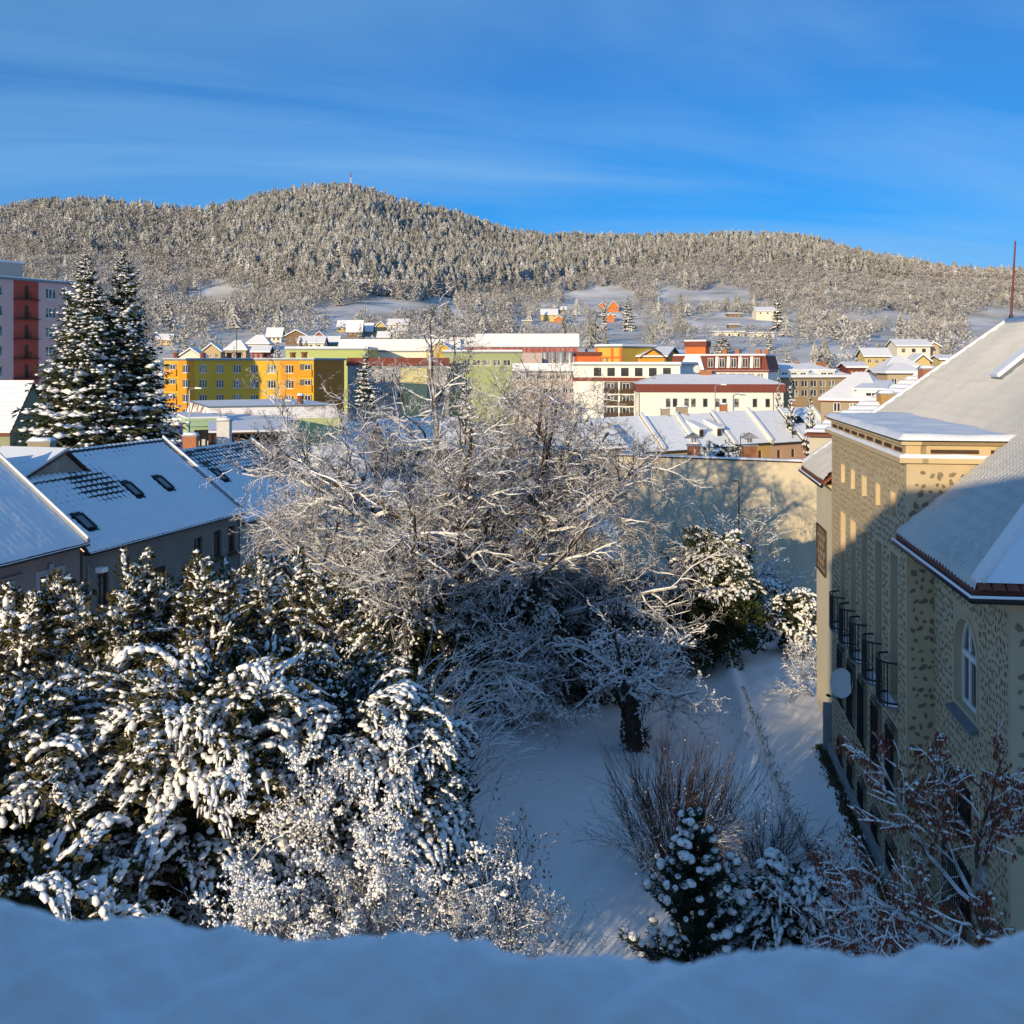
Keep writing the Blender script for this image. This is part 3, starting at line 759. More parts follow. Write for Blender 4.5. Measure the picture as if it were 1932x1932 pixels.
# downpipe by the near corner, rooflight under snow, aerial rod
MB().tube([FN.p(1.35, 9.3, .35), FN.p(1.3, 8.8, .08), FN.p(1.3, 0, .08)], .055, 8).build('downpipe', mat('pipe_brown', (0.10, 0.03, 0.025), rough=.5), tan)
sk = MB(); c = roof_pt(5.15, 33.2); ex = (roof_pt(6, 33.2) - roof_pt(5, 33.2)).normalized(); ey = dF; en = ex.cross(ey); en = en if en.z > 0 else -en
def obox(mb, c, ex, ey, en, a, b, h0, h1):
    mb.hexa([c - ex * a - ey * b + en * h0, c + ex * a - ey * b + en * h0, c + ex * a + ey * b + en * h0, c - ex * a + ey * b + en * h0], [c - ex * a - ey * b + en * h1, c + ex * a - ey * b + en * h1, c + ex * a + ey * b + en * h1, c - ex * a + ey * b + en * h1])
obox(sk, c, ex, ey, en, .75, .35, 0, .24); skl = sk.build('rooflight', ZINC, tan)
sk = MB(); obox(sk, c, ex, ey, en, .8, .4, .243, .36); sk.build('snow', SNOWROOF, skl)
pb = roof_pt(MR, 39.9); rod = thing('aerial_rod', pb, 'thin dark red lightning rod standing on the ridge of the tan building', 'rod')
mb = MB(); mb.tube([pb, pb + Vector((.18, 0, 3.15))], [.045, .03], 6); mb.build('rod', mat('rod_red', (0.16, 0.03, 0.03), rough=.6), rod)
mb = MB(); mb.tube([pb + Vector((0, 0, .0)), pb + Vector((.02, 0, .35))], [.12, .07], 8); mb.build('foot', IRON, rod)
# old grass along the wall foot
gs = MB()
gsV = []; gsF = []
for q in range(2600):
    u = random.uniform(-2, UB + .5); w = .2 + abs(random.gauss(0, .16)); b = Vector(FB.p(u, 0, w)); b.z = gz(b.x, b.y) - .02
    h = random.uniform(.05, .16); a = random.uniform(0, 6.28); dx, dy = .04 * math.cos(a), .04 * math.sin(a); i0 = len(gsV)
    gsV += [(b.x - dx, b.y - dy, b.z), (b.x + dx, b.y + dy, b.z), (b.x + random.uniform(-.08, .08), b.y + random.uniform(-.08, .08), b.z + h)]; gsF.append((i0, i0 + 1, i0 + 2))
gso = np_mesh('grass', gsV, gsF, GRASSD, None, kind='stuff'); tag(gso, 'bare strip of old brown grass along the tan wall', 'grass')
mb = MB(); pts = [FB.p(u, 0, w) for u, w in [(-2.0, .15)] + [(u, .5 + .12 * math.sin(u * 3.1) + .08 * math.sin(u * 7)) for u in np.arange(-2, UB + 1, .4)] + [(UB + .8, .15)]]
mb.poly([(p[0], p[1], gz(p[0], p[1]) + .03) for p in pts])
st = mb.build('bare_ground', GRASSD); tag(st, 'strip of snow-free earth at the foot of the tan wall', 'ground', kind='structure')
# ------------------------------------------------------------------ terraced houses on the left, in shade
rd = Vector((0.282, 0.959, 0)); rp = Vector((-0.959, 0.282, 0))     # along the row (away), and back from the street
E1 = Vector((-22.55, 55.0, 0))                                      # near eave corner of the middle house
def rowpt(s_, w, z): q = E1 + rd * s_ + rp * w; return Vector((q.x, q.y, z))
class RF(Frame):
    def __init__(s, s0, w=0.45):
        s.o = rowpt(s0, w, 0); s.d = rd; s.n = -rp; s.W = 0
    def matrix(s, u, z, w=0.0):
        x = s.d; q = s.p(u, z, w)
        return Matrix(((x.x, s.n.x, 0, q[0]), (x.y, s.n.y, 0, q[1]), (0, 0, 1, q[2]), (0, 0, 0, 1)))
def row_house(label, s0, s1, ze, zr, wr, wallm, holes, tilem, wave, exposed=None, skylights=(), fm=BROWN, sill=None, deep=13):
    t = thing('terraced_house', rowpt((s0 + s1) / 2, 4, LAWN), label, 'house', 'terraced houses along the left street')
    F = RF(s0); L = s1 - s0
    mb = MB(); holed_wall(mb, F, 0, L, LAWN - .5, ze, holes, 0.22)
    a0, a1, b0, b1 = rowpt(s0, .45, 0), rowpt(s1, .45, 0), rowpt(s0, deep, 0), rowpt(s1, deep, 0)
    for p0, p1 in ((a0, b0), (a1, b1)):
        pm = p0.lerp(p1, wr / deep)
        mb.poly([(p0.x, p0.y, LAWN - .5), (p1.x, p1.y, LAWN - .5), (p1.x, p1.y, ze), (pm.x, pm.y, zr - .1), (p0.x, p0.y, ze)])
    mb.build('wall', wallm, t)
    for h in holes: window(F, h, t, 0.2, fm, GLASS, 1, True, 0.07, sill=sill)
    sl = (zr - ze) / wr
    def pt(m, s_): return rowpt(s_, m, ze + sl * m)
    mb = MB(); mb.slab([pt(0, s0 - .1), pt(0, s1 + .1), pt(wr, s1 + .1), pt(wr, s0 - .1)], -.15, 0)
    mb.slab([pt(wr, s0 - .1), pt(wr, s1 + .1), rowpt(s1 + .1, deep, ze), rowpt(s0 - .1, deep, ze)], -.15, 0)
    r = mb.build('roof', tilem, t)
    MB().slab([pt(wr, s0 - .1), pt(wr, s1 + .1), rowpt(s1 + .1, deep, ze), rowpt(s0 - .1, deep, ze)], 0.004, .16).build('rear_snow', SNOWROOF, r)
    holes_r = [(sk[0], sk[1]) for sk in skylights]
    def fl(m, s_):
        n = noise.noise(Vector((m * .45, s_ * .45, s0))); n2 = noise.noise(Vector((m * 2.1, s_ * 2.1, s0 + 5)))
        colj = abs(((s_ / .46) % 1.0) - .5) * 2; rowj = (m / .36) % 1.0
        ex = exposed(m, s_) if exposed else 0
        base = 0.14 * min(1, (m + .05) / .25) ** .5
        gap = max(0.0, (colj - .66) / .34)
        dot = gap * max(0.0, 1 - abs(rowj - .75) / .3)
        n3 = noise.noise(Vector((math.floor(m / .36) * 3.7, math.floor(s_ / .46 + .5) * 2.3, s0)))
        up = min(1, max(0.15, (m - .6) / 2.5))
        h = base + .035 * n + .012 * n2 - wave * .5 * gap - wave * 3.0 * dot * max(0, .55 + 1.0 * n3) * up - .35 * wave * rowj - ex * (.07 + .2 * gap + .06 * n2 + .08 * (rowj > .7))
        for (m0, s_0) in holes_r:
            if abs(m - m0) < .72 and abs(s_ - s_0) < .48: h = -.1
        return h
    ripple_roof('snow', pt, -.02, wr, lambda a: s0 - .1, lambda a: s1 + .1, int(wr / .072), int((s1 - s0 + .2) / .076), SNOWROOF, r, 0, fl)
    for (m0, s_0) in holes_r:
        c = pt(m0, s_0); ex = (pt(m0 + 1, s_0) - pt(m0, s_0)).normalized(); en = ex.cross(rd); en = en if en.z > 0 else -en
        a = MB()
        for b_ in (-1, 1):
            obox(a, c + rd * b_ * .36, ex, rd, en, .62, .05, 0, .15); obox(a, c + ex * b_ * .58, ex, rd, en, .05, .31, 0, .149)
        k_ = a.build('skylight', IRON, r); g = MB(); obox(g, c, ex, rd, en, .54, .31, .02, .09); g.build('pane', mat('skylight_glass', (0.10, 0.13, 0.14), (0.16, 0.19, 0.2), .8, .12, spec=.6), k_)
    # gutter and eave boards
    MB().tube([rowpt(s0 - .1, -.07, ze - .1), rowpt(s1 + .1, -.07, ze - .1)], .07, 6).build('gutter', IRON, t, True)
    MB().tube([rowpt(s0 - .1, -.11, ze - .03), rowpt(s1 + .1, -.11, ze - .03)], .022, 5).build('gutter_snow', SNOW, t)
    mb = MB(); mb.hexa([rowpt(s0, .0, ze - .2), rowpt(s1, .0, ze - .2), rowpt(s1, .46, ze - .2), rowpt(s0, .46, ze - .2)], [rowpt(s0, .0, ze - .16), rowpt(s1, .0, ze - .16), rowpt(s1, .46, ze - .14), rowpt(s0, .46, ze - .14)]); mb.build('soffit', BROWN, t)
    return t, pt, r
def verge(t, pt, s_, m0, m1, m, w=.22, h0=.02, h1=.34, name='parapet'):
    """fire wall standing above the roof between two houses, with its snow cap"""
    mb = MB(); mb.hexa([pt(m0, s_) - rd * w / 2, pt(m0, s_) + rd * w / 2, pt(m1, s_) + rd * w / 2, pt(m1, s_) - rd * w / 2], [p + Vector((0, 0, h1)) for p in (pt(m0, s_) - rd * w / 2, pt(m0, s_) + rd * w / 2, pt(m1, s_) + rd * w / 2, pt(m1, s_) - rd * w / 2)])
    p = mb.build(name, m, t)
    mb = MB(); z = Vector((0, 0, h1 + .004)); c = Vector((0, 0, h1 + .13)); o = w / 2 - .01; i_ = w / 2 - .06
    mb.hexa([pt(m0, s_) - rd * o + z, pt(m0, s_) + rd * o + z, pt(m1, s_) + rd * o + z, pt(m1, s_) - rd * o + z], [pt(m0, s_) - rd * i_ + c, pt(m0, s_) + rd * i_ + c, pt(m1, s_) + rd * i_ + c, pt(m1, s_) - rd * i_ + c]); mb.build('snow_cap', SNOWROOF, p)
    return p

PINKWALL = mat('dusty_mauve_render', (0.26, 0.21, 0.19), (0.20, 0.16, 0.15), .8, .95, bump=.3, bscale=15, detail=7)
# nearest house: eave a little higher, deep snow, tall moulded windows
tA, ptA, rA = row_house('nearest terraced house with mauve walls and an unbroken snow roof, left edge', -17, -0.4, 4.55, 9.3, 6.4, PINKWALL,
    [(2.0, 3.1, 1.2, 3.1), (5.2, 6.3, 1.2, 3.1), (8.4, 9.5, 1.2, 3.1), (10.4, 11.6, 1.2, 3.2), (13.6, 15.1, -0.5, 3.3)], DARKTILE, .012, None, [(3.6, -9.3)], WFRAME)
verge(tA, ptA, -0.4, -.1, 6.4, CONCRETE, .24, .02, .3)
FA = RF(-17)
for h in [(8.4, 9.5, 1.2, 3.1), (10.4, 11.6, 1.2, 3.2), (13.6, 15.1, -0.5, 3.3)]:
    mb = MB(); mb.fbox(FA, h[0] - .3, h[0] - .02, h[2] - .1, h[3] + .3, .003, .06); mb.fbox(FA, h[1] + .02, h[1] + .3, h[2] - .1, h[3] + .3, .003, .06); mb.fbox(FA, h[0] - .02, h[1] + .02, h[3] + .02, h[3] + .3, .003, .055)
    mb.build('window_surround', CONCRETE, tA)
mb = MB(); mb.fbox(FA, 0, 12.4, 3.62, 3.74, .003, .14); mb.build('string_course', PINKWALL, tA)
MB().fbox(FA, 14.2, 14.5, 3.3, 3.85, .06, .12).build('keystone', CONCRETE, tA)
MB().fbox(FA, 12.5, 12.75, 2.1, 2.35, .003, .03).build('number_plate', BROWN, tA)
# middle house
def exB(m, s_):
    d = math.hypot((m - 3.9) / 1.7, (s_ - 5.2) / 2.3); a = max(0, 1 - d)
    d2 = max(0, 1 - abs(m - 5.9) / .5) * .6 + max(0, 1 - abs(m - 4.6) / .2) * (s_ < 5.0) * .9
    return min(1, a * 1.3 + d2 * .6 + .18 * (m > 2))
hB = [(1.1, 2.1, 0.7, 2.55), (10.2, 11.2, 1.2, 3.0), (12.5, 13.4, 1.35, 3.1), (14.25, 15.05, 1.4, 3.15)]
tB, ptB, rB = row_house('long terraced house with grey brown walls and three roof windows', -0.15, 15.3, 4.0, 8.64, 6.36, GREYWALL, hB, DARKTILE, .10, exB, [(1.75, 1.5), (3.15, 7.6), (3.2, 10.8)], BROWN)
for h in hB[1:]: 
    MB().fbox(RF(-0.15), h[0] - .1, h[1] + .1, h[2] - .2, h[2] - .02, .003, .28).build('flower_box', BROWN, tB)
MB().fbox(RF(-.15), 6.2, 7.2, -1, 1.9, .003, .05).build('door', mat('dark_red_door', (0.06, .018, .016)), tB)
MB().fbox(RF(-.15), 6.65, 6.8, 2.1, 2.4, .003, .03).build('number_plate', ZINC, tB)
mb = MB(); mb.tube([RF(-.15).p(.45, 2.85, 0), RF(-.15).p(.55, 2.95, .55)], .03, 5); arm = mb.build('wall_lamp', STEEL, tB); MB().fbox(RF(-.15), .35, .8, 2.85, 3.1, .5, .95).build('lamp_head', WFRAME, arm)
MB().tube([rowpt(.1, .0, 3.7), rowpt(.15, .38, 3.2), rowpt(.15, .38, -1)], .055, 6).build('downpipe', ZINC, tB)
verge(tB, ptB, 15.3, .2, 6.36, CONCRETE, .26, .02, .33)
# ridge tiles in single pieces, half under snow
for q in range(25):
    s_ = 4.1 + q * .44
    mb = MB(); p0 = rowpt(s_, 6.36, 8.70); mb.tube([p0, p0 + rd * .40], [.12, .15], 8); rt = mb.build('ridge_tile', DARKTILE, rB, True)
    mb = MB(); mb.tube([p0 + Vector((0, 0, .09)) + rd * .04, p0 + Vector((0, 0, .11)) + rd * .36], [.11, .11], 6); mb.build('snow', SNOWROOF, rB, True)
# tiles laid bare around the cross gable
def flat_tile():
    mb = MB(); mb.hexa([(-.2, 0, 0), (.2, 0, 0), (.2, .40, .0), (-.2, .40, .0)], [(-.19, .0, .035), (.19, .0, .035), (.19, .40, .012), (-.19, .40, .012)]); return mb.mesh('roof_tile', DARKTILE)
FT = flat_tile(); slB = math.atan2(4.64, 6.36); rotB = Matrix.Rotation(math.atan2(rd.y, rd.x), 4, 'Z') @ Matrix.Rotation(slB, 4, 'X')
n = 0
for j in range(15):
    for k in range(20):
        m = .36 * j + .5; s_ = 0.3 + .46 * k
        if exB(m, s_) > .32 and n < 200:
            o = link_mesh('roof_tile', FT, rB); o.matrix_local = Matrix.Translation(ptB(m, s_) - BASE[tB] + Vector((0, 0, .01))) @ rotB; n += 1
# small cross gable at the near end of the ridge
mb = MB(); zb = 4 + .7295 * 5.0
A_, B_, T_ = rowpt(.75, 5.0, zb - .02), rowpt(5.5, 5.0, zb - .02), rowpt(3.85, 5.0, zb + 1.2)
mb.poly([A_, B_, T_]); mb.poly([A_, rowpt(.75, 9, zb - .02), rowpt(.75, 9, zb), A_]); dg = mb.build('cross_gable', mat('worn_plaster', (.42, .36, .28), (.25, .21, .17), 1.2, .95, bump=.3), tB)
f1 = [rowpt(-.1, 4.75, zb - .22), rowpt(3.9, 4.75, zb + 1.26), rowpt(3.9, 9.5, zb + 1.26), rowpt(-.1, 9.5, zb - .22)]
f2 = [rowpt(3.9, 4.75, zb + 1.26), rowpt(5.8, 4.75, zb - .15), rowpt(5.8, 6.3, zb + .85), rowpt(3.9, 6.6, zb + 1.26)]
mb = MB(); mb.slab(f1, 0, .1); mb.slab(f2, 0, .1); gr = mb.build('gable_roof', mat('rust_fascia', (.10, .05, .035), rough=.8), dg); mb = MB(); mb.slab([p + rp * .12 for p in f1[:2]] + f1[2:], .104, .26); mb.slab([p + rp * .15 for p in f2[:2]] + f2[2:], .104, .2); mb.build('snow', SNOWROOF, dg)
def chimney(name, c, w, d, z0, z1, m, label=None, parent=None, courses=True, snow=True, capm=None):
    root = parent
    if parent is None:
        root = thing(name, (c[0], c[1], z0), label, 'chimney')
    bh = .13; n = max(3, int((z1 - z0) / bh))
    mb = MB()
    for q in range(n):
        e = .012 if q % 2 else 0.0; e2 = 0.006
        mb.box(c[0] - w / 2 + e2, c[0] + w / 2 - e2, c[1] - d / 2 + e2, c[1] + d / 2 - e2, z0 + q * bh, z0 + q * bh + .018)
    for q in range(n): mb.box(c[0] - w / 2, c[0] + w / 2, c[1] - d / 2, c[1] + d / 2, z0 + q * bh + .018, z0 + (q + 1) * bh)
    st_ = mb.build('chimney_stack' if parent is not None else 'stack', m, root)
    zt = z0 + n * bh
    MB().box(c[0] - w / 2 - .07, c[0] + w / 2 + .07, c[1] - d / 2 - .07, c[1] + d / 2 + .07, zt + .002, zt + .1).build('cap', capm or CONCRETE, st_ if parent is not None else root)
    if snow:
        mb = MB(); b_ = [(c[0] - w / 2 - .04, c[1] - d / 2 - .04), (c[0] + w / 2 + .04, c[1] - d / 2 - .04), (c[0] + w / 2 + .04, c[1] + d / 2 + .04), (c[0] - w / 2 - .04, c[1] + d / 2 + .04)]
        mb.hexa([(x, y, zt + .104) for x, y in b_], [(c[0] + (x - c[0]) * .75, c[1] + (y - c[1]) * .75, zt + .28) for x, y in b_]); mb.build('snow_cap', SNOWROOF, st_ if parent is not None else root, True)
    return root
cq = rowpt(5.0, 7.6, 0); chimney('chimney', (cq.x, cq.y), 1.35, .9, 7.0, 9.45, BRICKGREY, parent=tB)
# third house: black sheet roof, snow sliding off its upper part
def exC(m, s_):
    n = noise.noise(Vector((m * .7, s_ * .5, 3))); edge = 5.5 - .34 * (s_ - 15.5) + n * 1.0
    return max(0, min(1.0, (m - edge) * 1.1 + .15)) * 1.5 + (.10 if noise.noise(Vector((m * 1.5, s_ * 1.5, 8))) > .25 else 0)
SLATE = mat('black_sheet', (.022, .026, .03), (.03, .034, .04), 2, .5)
hC = [(2.2, 3.4, .9, 2.35), (6.0, 7.2, .9, 2.35), (9, 10.2, .9, 2.35)]
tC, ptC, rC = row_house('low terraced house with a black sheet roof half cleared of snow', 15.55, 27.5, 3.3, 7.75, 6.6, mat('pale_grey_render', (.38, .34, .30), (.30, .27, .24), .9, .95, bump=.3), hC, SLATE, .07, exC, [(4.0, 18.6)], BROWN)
verge(tC, ptC, 27.3, .1, 6.6, CONCRETE, .3, .02, .3)
cq = rowpt(21.5, 8.3, 0); chimney('chimney', (cq.x, cq.y), 1.0, .7, 6.6, 8.6, BRICK, parent=tC)
cq = rowpt(25.0, 7.6, 0); cw = chimney('chimney', (cq.x, cq.y), 1.0, .8, 6.9, 9.6, mat('white_plaster', (.62, .62, .60), (.5, .5, .48), 3, .9), parent=tC)
mb = MB(); q = Vector((cq.x - .3, cq.y, 7.5)); mb.tube([q, q + Vector((0, 0, 2.7))], .025, 5)
for dz in (2.6, 1.3, .9): mb.tube([q + Vector((-.7, .1, dz)), q + Vector((.9, -.1, dz))], .016, 4)
mb.build('aerial', IRON, tC)
# flat-roofed yards behind the row
yard = thing('yard_building', (-40, 78, LAWN), 'low flat-roofed outbuilding under smooth snow behind the long terraced house', 'outbuilding')
MB().box(-52, -27.5, 73, 88, LAWN - .5, 6.3).build('wall', CREAM, yard); MB().box(-52.2, -27.3, 72.8, 88.2, 6.304, 6.42).build('roof_edge', ZINC, yard); MB().box(-52.1, -27.4, 72.9, 88.1, 6.424, 6.75).build('snow', SNOWROOF, yard)

# gabled grey-green house at the left edge
gh = thing('gabled_house', (-48, 92, 0), 'grey green gable house with a sunlit snowy roof at the left edge', 'house')
GG = mat('grey_green_render', (.30, .31, .20), (.26, .27, .17), .5, .95)
Ag, Bg, Cg, Dg = rect((-66, 88.3), (-43.3, 88.3), 9.4)
Bg = Vector((-43.3, 88.3, 0)); Cg = Vector((-43.3, 97.2, 0)); zeg, zrg = 8.2, 12.2
mb = MB(); mb.poly([(-66, 88.3, -1), (-43.3, 88.3, -1), (-43.3, 88.3, zeg), (-66, 88.3, zeg)])
mb.poly([(-43.3, 88.3, -1), (-43.3, 97.2, -1), (-43.3, 97.2, zeg), (-43.3, 92.3, zrg), (-43.3, 88.3, zeg)]); mb.build('wall', GG, gh)
f = [[Vector((-66, 87.9, zeg - .35)), Vector((-43.1, 87.9, zeg - .35)), Vector((-43.1, 92.3, zrg + .05)), Vector((-66, 92.3, zrg + .05))], [Vector((-43.1, 97.6, zeg - .35)), Vector((-66, 97.6, zeg - .35)), Vector((-66, 92.3, zrg + .05)), Vector((-43.1, 92.3, zrg + .05))]]
mb = MB(); [mb.slab(q, 0, .14) for q in f]; r_ = mb.build('roof', REDTILE, gh)
def ghp(a, s_): return f[0][0].lerp(f[0][3], a).lerp(f[0][1].lerp(f[0][2], a), s_)
ripple_roof('snow', ghp, 0, 1, lambda a: .5, lambda a: 1, 70, 40, SNOWROOF, r_, .144, lambda a, s_: .12 + .035 * math.sin(2 * math.pi * a * 11) + .02 * noise.noise(Vector((a * 9, s_ * 20, 1))))
MB().slab(f[1], .144, .3).build('rear_snow', SNOWROOF, r_)
MB().fbox(Frame((-43.3, 88.3), (-43.3, 97.2)), 1.0, 1.25, 3.0, 6.6, .003, .04).build('slit_window', IRON, gh)
# ------------------------------------------------------------------ town beyond the gardens
def wins(n, u0, u1, z, w, h):
    st_ = (u1 - u0) / n; return [(u0 + st_ * (k + .5) - w / 2, u0 + st_ * (k + .5) + w / 2, z, z + h) for k in range(n)]
def block(name, label, cat, A, B, depth, z0, z1, wallm, front=(), right=(), left=(), roofkind='flat', zr=None, tile=None, fm=None, gm=None, bars=1, group=None, over=.3, snow=.3, wd=.18, sill=None, parapet=ZINC, inset=None, cross=False):
    """house or block of flats: walls with real openings, windows with panes, roof under snow"""
    A, B, C, D = rect(A, B, depth); mid = (A + C) / 2
    t = thing(name, (mid.x, mid.y, z0), label, cat, group)
    FfA, FfR, FfL, FfK = Frame(A, B), Frame(B, C), Frame(D, A), Frame(C, D)
    mb = MB()
    for F, hs in ((FfA, front), (FfR, right), (FfL, left), (FfK, ())): holed_wall(mb, F, 0, F.W, z0 - .5, z1, list(hs), wd)
    if roofkind == 'gable':
        for p, q in ((A, D), (B, C)):
            m_ = (p + q) / 2; mb.poly([(p.x, p.y, z1), (q.x, q.y, z1), (m_.x, m_.y, zr)])
    if roofkind == 'cross':      # gable end faces the camera
        for p, q in ((A, B), (D, C)):
            m_ = (p + q) / 2; mb.poly([(p.x, p.y, z1), (q.x, q.y, z1), (m_.x, m_.y, zr)])
    mb.build('wall', wallm, t)
    k = 0
    for F, hs in ((FfA, front), (FfR, right), (FfL, left)):
        for h in hs:
            g = gm or (CURTAIN if random.random() < .35 else GLASS)
            window(F, h, t, wd, fm, g, bars, cross, .09, sill=sill)
    if roofkind == 'flat':
        mb = MB(); o = over; d = FfA.d; p = -FfA.n
        def q(pt, a, b, z): w_ = pt + d * a + p * b; return (w_.x, w_.y, z)
        mb.hexa([q(A, -o, -o, z1 + .004), q(B, o, -o, z1 + .004), q(C, o, o, z1 + .004), q(D, -o, o, z1 + .004)], [q(A, -o, -o, z1 + .35), q(B, o, -o, z1 + .35), q(C, o, o, z1 + .35), q(D, -o, o, z1 + .35)]); r_ = mb.build('roof_edge', parapet, t)
        o -= .06; mb = MB()
        mb.hexa([q(A, -o, -o, z1 + .354), q(B, o, -o, z1 + .354), q(C, o, o, z1 + .354), q(D, -o, o, z1 + .354)], [q(A, -o + .1, -o + .1, z1 + .35 + snow), q(B, o - .1, -o + .1, z1 + .35 + snow), q(C, o - .1, o - .1, z1 + .35 + snow), q(D, -o + .1, o - .1, z1 + .35 + snow)]); mb.build('snow', SNOWFAR, r_)
    elif roofkind == 'gable': roof(gable_faces(A, B, C, D, z1, zr, over), t, tile, snow)
    elif roofkind == 'cross': roof(gable_faces(B, C, D, A, z1, zr, over), t, tile, snow)
    elif roofkind == 'hip': roof(hip_faces(A, B, C, D, z1, zr, over, inset), t, tile, snow)
    elif roofkind == 'crosship': roof(hip_faces(B, C, D, A, z1, zr, over, inset), t, tile, snow)
    return t, FfA, FfR, FfL
def XY(vx, Y): return (pix(vx, Y), Y)

# yellow four-storey flats
YEL = mat('yellow_render', (0.62, 0.40, 0.045), (0.56, 0.36, 0.045), .2, .9); SHADEDYEL = mat('shaded_yellow_render', (0.52, 0.40, 0.06), (.47, .36, .055), .2, .9); ORANGE = mat('orange_render', (0.66, 0.30, 0.025), (.60, .27, .025), .2, .9)  # second tone is yellow with shade put into its colour; on no wall
zt = zpix(680, 198); st_h = 2.9
A, B = XY(308, 204), XY(591, 193)
Fy = Frame(A, B); W = Fy.W; bay = (W - 6.6) / 7
fw = []
for r_ in range(4):
    z = zt - .95 - st_h * r_ - 1.5
    fw += [(3.3 + bay * (k + .5) - .88, 3.3 + bay * (k + .5) + .88, z, z + 1.6) for k in range(7)]
fb = []
for r_ in range(4):
    z = zt - .55 - st_h * r_ - 2.2
    fb += [(.35, 3.0, z + .0, z + 2.05), (W - 3.0, W - .35, z, z + 2.05)]
t, Fa, Fr, Fl = block('apartment_block', 'yellow four-storey flats with red roof pots and balconies at both ends', 'building', A, B, 12, 0, zt, YEL, fw, roofkind='flat', bars=2, snow=.12, sill=CONCRETE)
for h in fb:      # balconies with solid fronts; flat grey panels paint the shade of recesses
    MB().fbox(Fa, h[0], h[1], h[2] + .95, h[3], .003, .02).build('loggia_shade_panel', mat('loggia_shade_grey', (.16, .15, .13), (.11, .10, .09), .5), t)
    MB().fbox(Fa, h[0] - .1, h[1] + .1, h[2] - .35, h[2] + .95, .003, .35).build('balcony_front', ORANGE, t)
    window(Fa, (h[0] + 1.1, h[0] + 2.4, h[2] + .95, h[3] - .1), t, -.03, None, GLASS, 1)
for k, (u0, u1, m) in enumerate(((3.3, 3.3 + bay, ORANGE), (W - 3.3 - bay, W - 3.3, ORANGE))):
    mb = MB(); hs = [h for h in fw if u0 < (h[0] + h[1]) / 2 < u1]
    class _F(Frame): pass
    F2 = Frame(Fa.p(0, 0, .03)[:2], Fa.p(W, 0, .03)[:2]); holed_wall(mb, F2, u0, u1, 0, zt - .02, hs, .03); mb.build('wall_panel', m, t)
MB().fbox(Fr, .05, 11.9, 0, zt - .05, .003, .04).build('end_wall', mat('burnt_orange_render', (.50, .20, .03), (.46, .18, .03), .2), t)
for k in range(7):
    c = Vector(Fa.p(.6 + k * 4.9, zt + .35, -3 - (k % 3) * 2)); mb = MB(); mb.tube([c, c + Vector((0, 0, 1.0))], [.55, .5], 8); mb.tube([c + Vector((0, 0, 1.0)), c + Vector((0, 0, 1.25))], [.7, .7], 8); mb.build('roof_pot', REDTILE, t)
MB().tube([Fa.p(13.5, zt, -5), Fa.p(13.5, zt + 6, -5)], .07, 5).build('aerial', IRON, t)
MB().fbox(Fa, 7.4, 10.4, 0, zpix(772, 200), .04, .5).build('entrance_porch', BROWN, t)

# pink panel block at the left edge
PINK = mat('pink_render', (.64, .43, .41), (.58, .39, .37), .15, .9); RED = mat('red_render', (.42, .085, .06), (.37, .075, .055), .15, .9)
B = Vector((pix(140, 165), 165, 0)); A = B - Vector((.43, .903, 0)) * 50; ztp = 26.6
Fp = Frame(A, B); W = Fp.W
hp = []; su = W - 9.2; PS = 3.02
for r_ in range(9):
    z = ztp - 2.5 - r_ * PS
    for c in [su - 5.0 - 4.4 * q for q in range(0, 6)] + [su + 4.6, su + 7.9]:
        hp.append((c - 1.0, c + 1.0, z, z + 1.65))
t, Fa, Fr, Fl = block('panel_block', 'tall pink panel block with a red balcony strip, behind the twin spruces', 'building', A, B, 13, 0, ztp, PINK, hp, roofkind='flat', bars=2, snow=.15, gm=CURTAIN, sill=CONCRETE)
MB().fbox(Fa, su - 2.2, su + 2.2, 0, ztp - .03, .003, .05).build('balcony_strip', RED, t)
for r_ in range(8):
    z = ztp - 2.9 - r_ * PS
    MB().fbox(Fa, su - 2.25, su + 2.25, z, z + .14, .052, .5).build('slab_edge', BROWN, t)
    MB().fbox(Fa, su - .25, su + .35, z + .14, z + 2.2, .052, .09).build('balcony_door', BROWN, t)
    mb = MB()
    for q in range(8): mb.tube([Fa.p(su - .6 + q * .17, z + .14, .5), Fa.p(su - .6 + q * .17, z + 1.05, .5)], .025, 4)
    mb.tube([Fa.p(su - .65, z + 1.05, .5), Fa.p(su + .65, z + 1.05, .5)], .03, 4); mb.build('railing', IRON, t)
q0 = Vector(Fa.p(su - 2.5, 0, -6)); mb = MB(); mb.fbox(Fa, su - 8, su + 1.0, ztp + .36, zpix(497, 158), -9, -2); lb = mb.build('lift_house', mat('pale_panel', (.5, .46, .40), (.45, .41, .36), .3), t); MB().fbox(Fa, su - 8.2, su + 1.2, zpix(497, 158) + .004, zpix(497, 158) + .3, -9.2, -1.8).build('snow', SNOWFAR, lb)
for dx in (-5, .4): MB().tube([Fa.p(su + dx, zpix(497, 158), -4), Fa.p(su + dx, zpix(478, 158) + 3 * (dx < 0), -4)], .08, 5).build('aerial', IRON, t)

